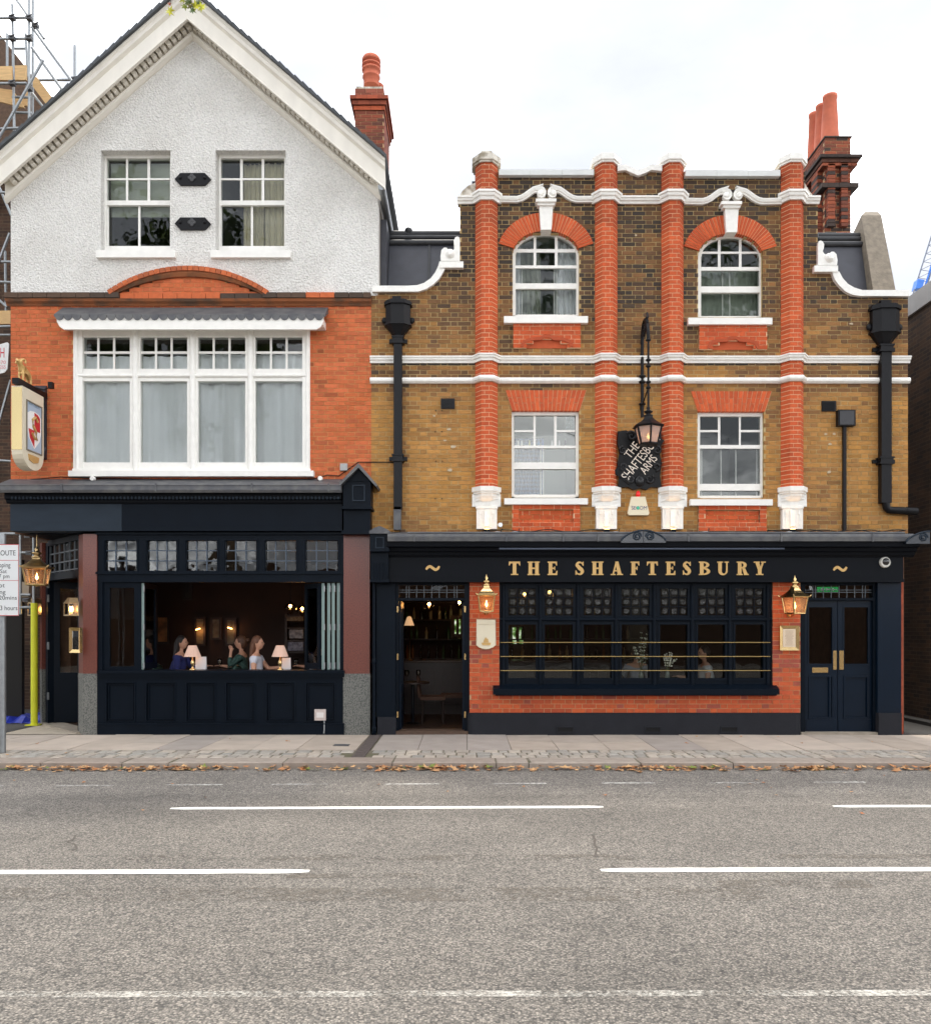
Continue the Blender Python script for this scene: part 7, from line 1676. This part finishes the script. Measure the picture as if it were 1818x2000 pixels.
# pub room: counter, glasses, desk lamp, table and chairs seen through the open doorway
Y = 3.0; zf = .03; T = thing('bar_counter', 'dark panelled bar counter across the back of the pub room', 'counter', (fx(860, Y), Y, zf)); q = MB(); q.box(fx(790, Y), 3.2, Y, Y+.6, zf, 1.05); q.build('front', M_dkwood, T); q = MB(); q.box(fx(786, Y), 3.25, Y-.06, Y+.64, 1.05, 1.09); q.build('top', mat('polished_counter', C(58, 38, 26), .25), T)
for i in range(7): q = MB(); x = fx(800, Y)+i*.62; frame4(q, x, x+.5, .2, .9, .04, Y-.015, Y+.005); q.build('panel_moulding', M_dkwood, T)
Y = 5.6; T = thing('back_bar', 'shelves of bottles behind the bar counter', 'shelves', (0, Y, zf)); q = MB()
for z in (1.0, 1.45, 1.9, 2.3): q.box(-1.6, 4.0, Y, Y+.3, z, z+.03)
q.build('shelf', M_dkwood, T); rr = random.Random(8)
bm_ = MB(); bm_.lathe([(.036, 0), (.036, .18), (.014, .23), (.013, .29), (.016, .3)], 0, 0, 10); meb2 = bpy.data.meshes.new('bottle'); meb2.from_pydata(bm_.v, [], bm_.f); meb2.materials.append(mat('bottle_glass', None, .15, attr='object', coat=.5))
for z in (1.03, 1.48, 1.93):
    x = -1.5
    while x < 3.9:
        o = link('bottle', meb2, (x, Y+.12, z)); ci = rr.randrange(4); o.color = (C(60, 84, 50), C(120, 74, 30), C(170, 160, 130), C(40, 30, 26))[ci]; o.scale = (1, 1, rr.uniform(.85, 1.1)); lb_ = ('green', 'amber', 'pale', 'black')[ci]+' bottle on the '+{1.03: 'lowest', 1.48: 'middle', 1.93: 'upper'}[z]+' back bar shelf'; tag(o, lb_, 'bottle', lb_.replace(' bottle', ' bottles')); x += rr.uniform(.11, .26)
T = thing('desk_lamp', 'white cone lamp glowing inside the open doorway', 'lamp', (fx(798, 2.9), 2.9, 1.09)); Y = 2.9; x = fx(799, Y); q = MB(); q.lathe([(.10, fz(1222, Y)), (.045, fz(1206, Y)), (.02, fz(1204, Y))], x, Y, 16); q.build('shade', mat('white_lamp_shade', C(230, 214, 190), .6, emit=(1, .6, .3, 1), estr=.1), T); q = MB(); q.tube([(x, 3.05, 1.09), (x, 3.05, fz(1212, Y)), (x, Y, fz(1210, Y))], .01, 6); q.lathe([(.07, 1.09), (.06, 1.11)], x, 3.05, 12); q.build('stand', M_brass, T); point(T, (x, Y, fz(1221, Y)), 1.2)
for px, Y, sg, lab in ((846, 1.5, 1, 'brown upholstered chair inside the open doorway'), (884, 2.0, -1, 'brown upholstered chair further inside the open doorway')): chair(fx(px, Y), Y, sg, lab, mat('brown_upholstery', C(84, 58, 44), .8), .03)
T = thing('round_table', 'small round dark table just inside the open doorway', 'table', (fx(806, 1.4), 1.4, .03)); q = MB(); q.lathe([(.3, .74), (.3, .77)], fx(806, 1.4), 1.4, 20); q.build('top', M_dkwood, T); q = MB(); q.lathe([(.18, .03), (.03, .06), (.03, .74)], fx(806, 1.4), 1.4, 12); q.build('pedestal', M_black, T)
wine_glass(fx(806, 1.4)-.1, 1.35, .77, 'wine glass on the round table inside the doorway'); wine_glass(fx(806, 1.4)+.1, 1.45, .77, 'second wine glass on the round table inside the doorway')
# garden windows at the back of the pub room
def garden():
    m = bpy.data.materials.new('garden_daylight'); m.use_nodes = True; t = m.node_tree; n = t.nodes.new; l = t.links.new; b = t.nodes['Principled BSDF']; g = n('ShaderNodeNewGeometry'); z = n('ShaderNodeTexNoise'); z.inputs['Scale'].default_value = 9; z.inputs['Detail'].default_value = 6; l(g.outputs['Position'], z.inputs[0]); r_ = n('ShaderNodeValToRGB'); e = r_.color_ramp.elements; e[0].position = .38; e[0].color = (.02, .05, .012, 1); e[1].position = .66; e[1].color = (.8, .85, .7, 1); k = e.new(.5); k.color = (.14, .26, .06, 1); l(z.outputs[0], r_.inputs[0]); l(r_.outputs[0], b.inputs['Emission Color']); b.inputs['Emission Strength'].default_value = .22; b.inputs['Base Color'].default_value = (0, 0, 0, 1); return m
M_gard = garden()
for px0, px1, py0, py1, lab in ((996, 1026, 1221, 1262, 'bright garden window at the back seen through the first lower pane'), (883, 904, 1205, 1243, 'bright garden window at the back of the open doorway')):
    Y = 5.9 if px0 > 950 else 5.35; T = thing('garden_window', lab, 'window', (fx((px0+px1)/2, Y), Y, fz(py1, Y))); q = MB(); q.pb(px0, py0, px1, py1, Y, Y+.01); q.build('daylit_pane', M_gard, T); q = MB(); frame4(q, fx(px0-3, Y), fx(px1+3, Y), fz(py1+3, Y), fz(py0-3, Y), .09, Y-.03, Y-.002); xm = fx((px0+px1)/2, Y); q.box(xm-.03, xm+.03, Y-.025, Y-.003, fz(py1, Y), fz(py0, Y)); q.build('frame', M_dkwood, T)
# guests and plants behind the seven-light window
il = MB(); il.box(fx(976), fx(1508), .2, .42, fz(1334), fz(1328)); il.build('inner_sill', M_dkwood, SW2)
person(fx(1243, .95), .95, 1, 'person in a grey jumper seated behind the pub window with the olive branches', mat('grey_jumper', C(168, 170, 178), .9, var=.06, vscale=12), M_dkhair, 'short', zf=.08, away=True); chair(fx(1243, .95), .95, 1, 'wooden chair under the person in the grey jumper', M_dkwood, .08)
person(fx(1383, .9), .9, -1, 'person in a white short sleeved shirt seated behind the pub window', mat('white_shirt', C(216, 216, 216), .9), M_dkhair, 'short', zf=.08, lean=.05); chair(fx(1388, .9), .9, -1, 'wooden chair under the person in the white shirt', M_dkwood, .08)
def plant(px, Y, h, n, c, lab, seed, zb=None, big=.03):
    rr = random.Random(seed); x = fx(px, Y); zb = fz(1328, .2) if zb is None else zb; T = thing('vase_plant', lab, 'plant', (x, Y, zb)); v = MB(); v.lathe([(.03, zb), (.045, zb+.04), (.04, zb+.1), (.025, zb+.14), (.03, zb+.16)], x, Y, 12); v.build('vase', mat('clear_vase', C(120, 130, 120), .2, coat=.5), T); s = MB(); l = MB(); m = mat('leaf_'+lab.split()[0], None, .6, attr='mesh')
    for k in range(n):
        a = rr.uniform(0, 6.28); tip = Vector((x+.16*math.cos(a)*rr.uniform(.4, 1.2), Y+.06*math.sin(a), zb+h*rr.uniform(.6, 1))); b0 = Vector((x, Y, zb+.12)); pts = [b0.lerp(tip, t/6)+Vector((0, 0, .04*math.sin(t/6*3.1))) for t in range(7)]; s.tube(pts, .004, 5)
        for t in range(2, 7):
            for sg in (-1, 1):
                p = pts[t]; d = Vector((sg*rr.uniform(.5, 1), rr.uniform(-.5, .3), rr.uniform(-.1, .7))).normalized()*big*rr.uniform(.8, 1.4); w = Vector((-d.z, .3*big, d.x))*.35; k_ = rr.uniform(.8, 1.15); l.col = (c[0]*k_, c[1]*k_, c[2]*k_, 1); l.face([p, p+d*.5+w, p+d, p+d*.5-w])
    s.build('stems', mat('stem_green', C(90, 96, 60), .7), T); l.build('leaves', m, T, kind='stuff')
plant(1252, .3, .78, 9, C(206, 206, 190), 'pale olive branches in a vase on the inner sill', 4)
plant(1303, .3, .52, 6, C(236, 230, 214), 'white flower sprays in a vase on the inner sill', 6, big=.035)
# ---------------------------------------------------------------- surroundings
M_dkbrick = mat('dark_wall_brick', C(74, 56, 44), .95, var=.25, vscale=6, bump=.4, bscale=20)
def bricktex(name, c1, c2, mo, plane='yz'):
    m = bpy.data.materials.new(name); m.use_nodes = True; t = m.node_tree; n = t.nodes.new; l = t.links.new; b = t.nodes['Principled BSDF']; g = n('ShaderNodeNewGeometry'); s = n('ShaderNodeSeparateXYZ'); c = n('ShaderNodeCombineXYZ'); l(g.outputs['Position'], s.inputs[0]); l(s.outputs[1 if plane == 'yz' else 0], c.inputs[0]); l(s.outputs[2], c.inputs[1])
    k = n('ShaderNodeTexBrick'); k.inputs['Scale'].default_value = 1; k.inputs['Brick Width'].default_value = .225; k.inputs['Row Height'].default_value = .0725; k.inputs['Mortar Size'].default_value = .006; k.inputs['Color1'].default_value = c1; k.inputs['Color2'].default_value = c2; k.inputs['Mortar'].default_value = mo; l(c.outputs[0], k.inputs[0])
    z = n('ShaderNodeTexNoise'); z.inputs['Scale'].default_value = 1.5; z.inputs['Detail'].default_value = 5; l(g.outputs['Position'], z.inputs[0]); mr = n('ShaderNodeMapRange'); mr.inputs[1].default_value = .3; mr.inputs[2].default_value = .7; mr.inputs[3].default_value = .6; mr.inputs[4].default_value = 1.25; l(z.outputs[0], mr.inputs[0]); hs = n('ShaderNodeHueSaturation'); l(mr.outputs[0], hs.inputs['Value']); l(k.outputs[0], hs.inputs['Color']); l(hs.outputs[0], b.inputs[0]); b.inputs['Roughness'].default_value = .95
    bp = n('ShaderNodeBump'); bp.inputs['Distance'].default_value = .01; bp.invert = True; l(k.outputs['Fac'], bp.inputs['Height']); l(bp.outputs[0], b.inputs['Normal']); return m
# neighbour across the right-hand passage
NB = thing('passage_house', 'dark sooty brick flank wall with pale coping across the passage from the pub', 'house', (10.5, 4, 0)); xw = 8.4
q = MB(); q.box(xw, 13, .2, 9, 0, 7.62); q.build('wall', bricktex('flank_brick', C(92, 66, 46), C(60, 46, 38), C(104, 84, 62)), NB); q = MB(); q.box(xw-.05, 13.1, .1, 9.1, 7.62, 7.98); q.build('coping', mat('grey_render_coping', C(176, 174, 172), .7, var=.08, vscale=4), NB)
q = MB(); q.box(xw-.25, xw+.02, .3, 8.9, -.02, .07); q.build('footing', M_alley, NB)
# neighbour on the left, under scaffolding
NL = thing('scaffolded_house', 'dark brick house under scaffolding beyond the gabled house', 'house', (-11.5, 6, 0))
q = MB(); q.box(-16, -8.15, 4.2, 12, 0, 11.8); q.build('wall', bricktex('scaffold_house_brick', C(84, 60, 46), C(60, 46, 38), C(96, 78, 60), 'xz'), NL)
q = MB(); z0 = 11.8; q.prism([(-16.5, z0), (-7.9, z0), (-12.2, z0+5.5)], 4.0, 12); q.build('roof', mat('old_roof_tiles', C(92, 72, 58), .9, var=.3, vscale=18), NL)
q = MB()
for i in range(9): a = fx(2+i*6, 3.9); q.tube([(a-.6, 3.95, 10.6), (a-1.4, 3.95, 12.2)], .03, 4)
q.build('rafters', mat('raw_timber', C(176, 136, 96), .8, var=.2, vscale=8), NL)
q = MB(); q.box(-9.4, -8.2, 1.9, 2.0, 0, 3.0); q.build('hoarding', mat('dark_hoarding', C(30, 28, 26), .9), NL)
SCF = thing('scaffold', 'galvanised tube scaffold with timber boards against the neighbouring house', 'scaffold', (-8.4, 2.6, 0))
def tb(a, b, c, d, Y, Y2=None, r=.025, m=None, nm='tube'):
    Y2 = Y if Y2 is None else Y2; q = MB(); q.tube([(fx(a, Y), Y, fz(b, Y)), (fx(c, Y2), Y2, fz(d, Y2))], r, 8); return q.build(nm, m or M_iron, SCF)
YT = 2.9
for a, b, c, d, Y in ((24, 8, 28, 262, 2.8), (57, -60, 57, 250, 2.5), (64.5, -60, 63.5, 252, 3.2), (-30, 35, 62, 33.5, 2.75), (-30, 75.5, 63, 74.5, 2.75), (-30, 163, 52, 162, 2.45), (32, -2, 86, 75, 2.6), (62, 52, 142, 160, 2.9), (62, 92, 128, 184, 3.0), (84, 117, -20, 300, 2.2), (146, 88, 146, 170, 3.4), (76, 156, 152, 155, 3.4), (-20, 252, 48, 249, 2.7), (24, 189, 62, 189.5, 2.9), (24, 219, 62, 220, 2.9), (60, 178, 100, 228, 3.1), (14, 65, 14, 130, 3.4), (50, 65, 54, 150, 3.4), (28, 94, 50, 94, 3.5), (96, 190, 115, 192, 3.6),
                      (-10, 530, 19, 455, 2.2), (3, 511, 21, 511, 2.6), (-6, 550, 21, 551, 2.4), (10, 490, 12, 610, 2.8), (-6, 582, 14, 600, 2.6), (-10, 638, 21, 637, 2.3), (-10, 654, 21, 654, 2.5), (-6, 840, 21, 742, 2.2), (-6, 899, 24, 901, 2.4), (-10, 375, 20, 376, 2.5), (-10, 345, 22, 420, 2.6)):
    tb(a, b, c, d, Y)
M_ylw = mat('yellow_sleeve', C(206, 206, 40), .5, var=.06, vscale=6)
Yy = 1.25
tb(66, 1030, 66, 1415, Yy, r=.026); q = MB(); q.tube([(fx(67, Yy), Yy, .012), (fx(67, Yy), Yy, fz(1178, Yy))], .058, 12); q.build('yellow_sleeve', M_ylw, SCF); q = MB(); q.box(fx(67, Yy)-.12, fx(67, Yy)+.1, Yy-.1, Yy+.1, .008, .025); q.build('base_plate', M_ylw, SCF)
for a, b, c, d in ((-20, 1042, 58, 1043), (30, 1080, 60, 1079), (20, 1187, 62, 1186), (-10, 1160, 60, 1162), (40, 1043, 40, 1200)): tb(a, b, c, d, 1.35)
for px, py, Y in ((24, 34, 2.7), (57, 35, 2.45), (57, 74, 2.45), (24, 74, 2.7), (57, 172, 2.4), (146, 155, 3.35), (24, 162, 2.4), (70, 50, 2.6), (55, 1047, 1.3), (58, 1080, 1.3), (52, 1172, 1.3)):
    q = MB(); x, z = fx(px, Y), fz(py, Y); q.box(x-.05, x+.05, Y-.05, Y+.05, z-.035, z+.035); q.tube([(x-.02, Y-.06, z), (x+.08, Y-.06, z+.03)], .012, 6); q.build('clamp', M_lead, SCF)
M_board = mat('scaffold_board', C(208, 172, 122), .8, var=.15, vscale=6, streak=(1, 1, 6))
for pts, Y in (([(-30, 129), (23, 128), (23, 155), (-30, 155)], 2.6), ([(29, 127), (51, 126), (51, 155), (29, 155)], 2.65), ([(64, 148), (72, 150), (108, 198), (95, 210), (64, 168)], 3.1), ([(-30, 607), (20.5, 606), (20.5, 632), (-30, 633)], 2.4), ([(-30, 168), (25, 175), (48, 210), (-30, 190)], 3.0), ([(50, 168), (60, 172), (52, 205), (36, 210)], 3.3)):
    q = MB(); q.pprism(pts, Y, Y+.04); q.build('board', M_board, SCF)
q = MB(); q.pprism([(36, 1136), (57, 1137), (56, 1166), (37, 1167)], 1.45, 1.7); q.build('site_box', mat('cream_box', C(176, 160, 138), .7), SCF)
# contractor's board, cropped by the frame
Y = 2.0; q = MB(); q.pprism([(-60, 690), (14, 668), (17.5, 671), (14.5, 720), (9, 727), (-60, 745)], Y, Y+.02); SB = tag(q.build('contractor_board', mat('white_board', C(232, 234, 232), .5)), 'white contractor board with red lettering tied to the scaffold', 'sign')
M_rl = mat('red_letter', C(206, 36, 48), .5); xh = lambda p: fx(p, Y); text_obj(SB, 'H', xh(0.5), xh(8.5), fz(698, Y), fz(679, Y), Y-.003, M_rl); text_obj(SB, '470', xh(-4), xh(11), fz(711, Y), fz(704, Y), Y-.003, mat('pale_red_letter', C(222, 120, 124), .5)); text_obj(SB, '255', xh(0), xh(11), fz(720, Y), fz(713.5, Y), Y-.003, MATS['pale_red_letter'])
# blue tarpaulin
q = MB(); rr = random.Random(6); n = 14; v = []
for i in range(n+1):
    for j in range(7): v.append((-8.5+1.0*i/n, 1.5+.9*j/6, .012+.14*rr.random()*(1 if 0 < i < n and 0 < j < 6 else .1)+(.25*math.exp(-((i-11)/2.0)**2) if j > 2 else 0)))
q.grid(v, [(i*7+j, (i+1)*7+j, (i+1)*7+j+1, i*7+j+1) for i in range(n) for j in range(6)]); tag(q.build('tarpaulin', mat('blue_tarp', C(36, 52, 150), .4, var=.2, vscale=10)), 'crumpled blue tarpaulin on the ground behind the yellow pole', 'tarpaulin')
# red route sign on its post
Y = -2.0; T = thing('parking_sign', 'white parking sign plate with red edges on a grey steel post at the kerb', 'sign', (fx(3, Y), Y, 0))
q = MB(); q.tube([(fx(3, Y), Y, 0), (fx(3, Y), Y, fz(1042, Y))], .058, 14); q.build('post', M_iron, T)
yp = Y-.07; xx = lambda p: fx(p, yp); zz = lambda p: fz(p, yp)
q = MB(); q.box(xx(-36), xx(36.5), yp, yp+.004, zz(1203), zz(1063)); q.build('plate', mat('sign_white', C(222, 224, 224), .4, spec=.4), T)
q = MB(); w = .006
for z_ in (1094.5, 1134): q.box(xx(-35), xx(35.5), yp-.0015, yp, zz(z_)-w/2, zz(z_)+w/2)
q.box(xx(-36), xx(36.5), yp-.0015, yp, zz(1064.2), zz(1063)); q.box(xx(-36), xx(36.5), yp-.0015, yp, zz(1203), zz(1201.8)); q.box(xx(35.6), xx(36.5), yp-.0015, yp, zz(1201.8), zz(1064.2)); q.box(xx(-36), xx(-35.1), yp-.0015, yp, zz(1201.8), zz(1064.2)); q.build('red_lines', mat('sign_red', C(186, 40, 52), .5), T)
M_st = mat('sign_black', C(34, 34, 36), .6)
for s, a, b, t, u in (('RED ROUTE', -30, 30.5, 1075, 1085), ('No stopping', -32, 20.5, 1099, 1111), ('Mon - Sat', -30, 13.5, 1112, 1119.5), ('7 am - 7 pm', -32, 18.5, 1121.5, 1132), ('Except', -28, 9.5, 1139, 1150), ('loading', -26, 11, 1152, 1163), ('max 20mins', -26, 33, 1163.5, 1171.5), ('Return 3 hours', -34, 34, 1183, 1192)): text_obj(T, s, xx(a), xx(b), zz(u), zz(t), yp-.0015, M_st)
# far crane over the roofs
Y = 70.0; T = thing('crane', 'distant lattice crane boom with a blue cab above the flank wall', 'crane', (fx(1786, Y), Y, 0)); q = MB()
A0, A1 = (1778, 590), (1838, 400); B0, B1 = (1800, 590), (1858, 405)
P3 = lambda p, dy=0: (fx(p[0], Y+dy), Y+dy, fz(p[1], Y+dy)); lerp = lambda a, b, t: (a[0]+(b[0]-a[0])*t, a[1]+(b[1]-a[1])*t)
q.tube([P3(A0), P3(A1)], .07, 6); q.tube([P3(B0), P3(B1)], .07, 6)
for i in range(12): a, b = lerp(A0, A1, i/12), lerp(B0, B1, (i+.9)/12); q.tube([P3(a), P3(b)], .03, 5); a2 = lerp(A0, A1, (i+1)/12); q.tube([P3(b), P3(a2)], .03, 5)
q.build('boom', mat('crane_grey', C(120, 126, 140), .6), T); q = MB(); q.pprism([(1793, 544), (1806, 546), (1801, 562), (1788, 563)], Y-.3, Y+.5); q.build('cab', mat('crane_blue', C(60, 120, 210), .5), T); q = MB(); q.tube([P3((1806, 560)), P3((1826, 496))], .09, 6); q.build('blue_leg', MATS['crane_blue'], T)
q = MB(); q.box(fx(1790, Y), fx(1800, Y), Y-.3, Y+.3, 0, fz(590, Y)); q.build('mast', MATS['crane_grey'], T)
# trees across the road behind the viewpoint, mirrored in the window panes
M_leaf = mat('tree_leaf', None, .55, attr='mesh'); M_bark = mat('bark', C(98, 88, 74), .9, var=.25, vscale=10, bump=.6, bscale=20)
def crown(T, c0, r_, hz, nl, seed):
    rr = random.Random(seed); l = MB(); cs = []
    for k in range(46):
        while True:
            p = Vector((rr.uniform(-1, 1), rr.uniform(-1, 1), rr.uniform(-1, 1)))
            if p.length < 1: break
        cs.append((c0+Vector((p.x*r_, p.y*r_, p.z*hz)), rr.uniform(.5, 1.1)))
    for k in range(nl):
        c, q_ = rr.choice(cs); p = c+Vector((rr.gauss(0, .55), rr.gauss(0, .55), rr.gauss(0, .5)))*q_; d = Vector((rr.uniform(-1, 1), rr.uniform(-1, 1), rr.uniform(-.6, .6))).normalized()*rr.uniform(.12, .24); u = d.cross(Vector((rr.uniform(-1, 1), rr.uniform(-1, 1), 1))).normalized()*d.length*.8
        l.col = mixc((.045, .085, .015, 1), (.12, .17, .03, 1), rr.random()); l.face([p-d, p+u*.8, p+d, p-u*.8])
    l.build('crown', M_leaf, T, kind='stuff')
def tree(x, Y, h, r_, lab, seed, nl=4200, limb=None):
    rr = random.Random(seed); T = thing('plane_tree', lab, 'tree', (x, Y, 0)); t = MB(); t.tube([(x, Y, -.1), (x+.05, Y, h*.2), (x-.1, Y+.1, h*.4), (x, Y, h*.75)], [.38, .3, .24, .1], 10)
    ends = []
    for k in range(9):
        a = k*.7+rr.uniform(-.2, .2); b0 = Vector((x, Y, h*rr.uniform(.3, .6))); e_ = Vector((x+r_*.8*math.cos(a), Y+r_*.8*math.sin(a), h*rr.uniform(.5, .95))); t.tube([b0, b0.lerp(e_, .5)+Vector((0, 0, .5)), e_], [.12, .08, .03], 6); ends.append(e_)
    t.build('trunk', M_bark, T); crown(T, Vector((x, Y, h*.74)), r_, h*.24, nl, seed); return T
tree(6.8, -20, 20, 5.4, 'tall plane tree across the road opposite the pub', 2, 6500)
gw = MB(); gw.box(-40, 40, -27, -26.6, -.1, 4.2); tag(gw.build('added_dark_wall', M_dkbrick), 'unseen dark brick wall added across the road to darken the window reflections', 'wall')  # unseen wall, added to keep the bright horizon out of the glass
# overhanging branch with a few yellow-green leaves at the gable peak
T = thing('overhanging_tree', 'plane tree whose yellow green leaves hang over the gable peak', 'tree', (-8.5, -16.5, 0)); t = MB(); t.tube([(-8.5, -16.5, -.1), (-8.5, -16.4, 5), (-8.2, -15.5, 8.5), (-7.2, -12, 11.0), (-5.2, -7, 11.2), (-3.6, -4.4, 10.3), (-3.3, -4.0, 9.6)], [.34, .28, .2, .13, .08, .035, .02], 10)
tw = [((-3.3, -4, 9.6), (376, 12)), ((-3.3, -4, 9.6), (392, 8)), ((-3.5, -4.2, 9.9), (334, 6)), ((-3.3, -4, 9.6), (366, 4))]
for a, (px, py) in tw: t.tube([a, (fx(px, -4), -4, fz(py, -4))], [.012, .004], 5)
t.build('bough', M_bark, T); rr = random.Random(12); crown(T, Vector((-11.6, -18.6, 14.2)), 4.2, 5.6, 6500, 14)
def maple(px, py, s, ang, c):
    m = MB(); x, z = fx(px, -4), fz(py, -4); pts = []
    for i in range(14):
        a = ang+i*2*math.pi/14; k = s*(1.0 if i % 2 == 0 else .48)*(.5 if i == 7 else 1); pts.append((x+k*math.cos(a), -4+.35*k*math.sin(a*2+ang), z+k*math.sin(a)))
    m.col = c
    b = len(m.v); m.grid([(x, -4, z)]+pts, [(0, i+1, (i+1) % 14+1) for i in range(14)]); m.build('leaf', MATS['tree_leaf2'], T)
mat('tree_leaf2', None, .5, attr='mesh')
for px, py, s, c in ((332, 21, .065, C(186, 182, 30)), (361, 11, .05, C(120, 132, 24)), (368, 2, .06, C(70, 84, 20)), (383, 11, .07, C(196, 192, 36)), (394, 13, .065, C(190, 190, 40)), (376, 20, .05, C(74, 96, 30)), (356, 0, .05, C(150, 150, 30)), (372, 10, .05, C(96, 90, 30)), (388, 3, .05, C(80, 96, 24)), (331, 6, .03, C(150, 80, 50))): maple(px, py, s, rr.uniform(0, 6), c)
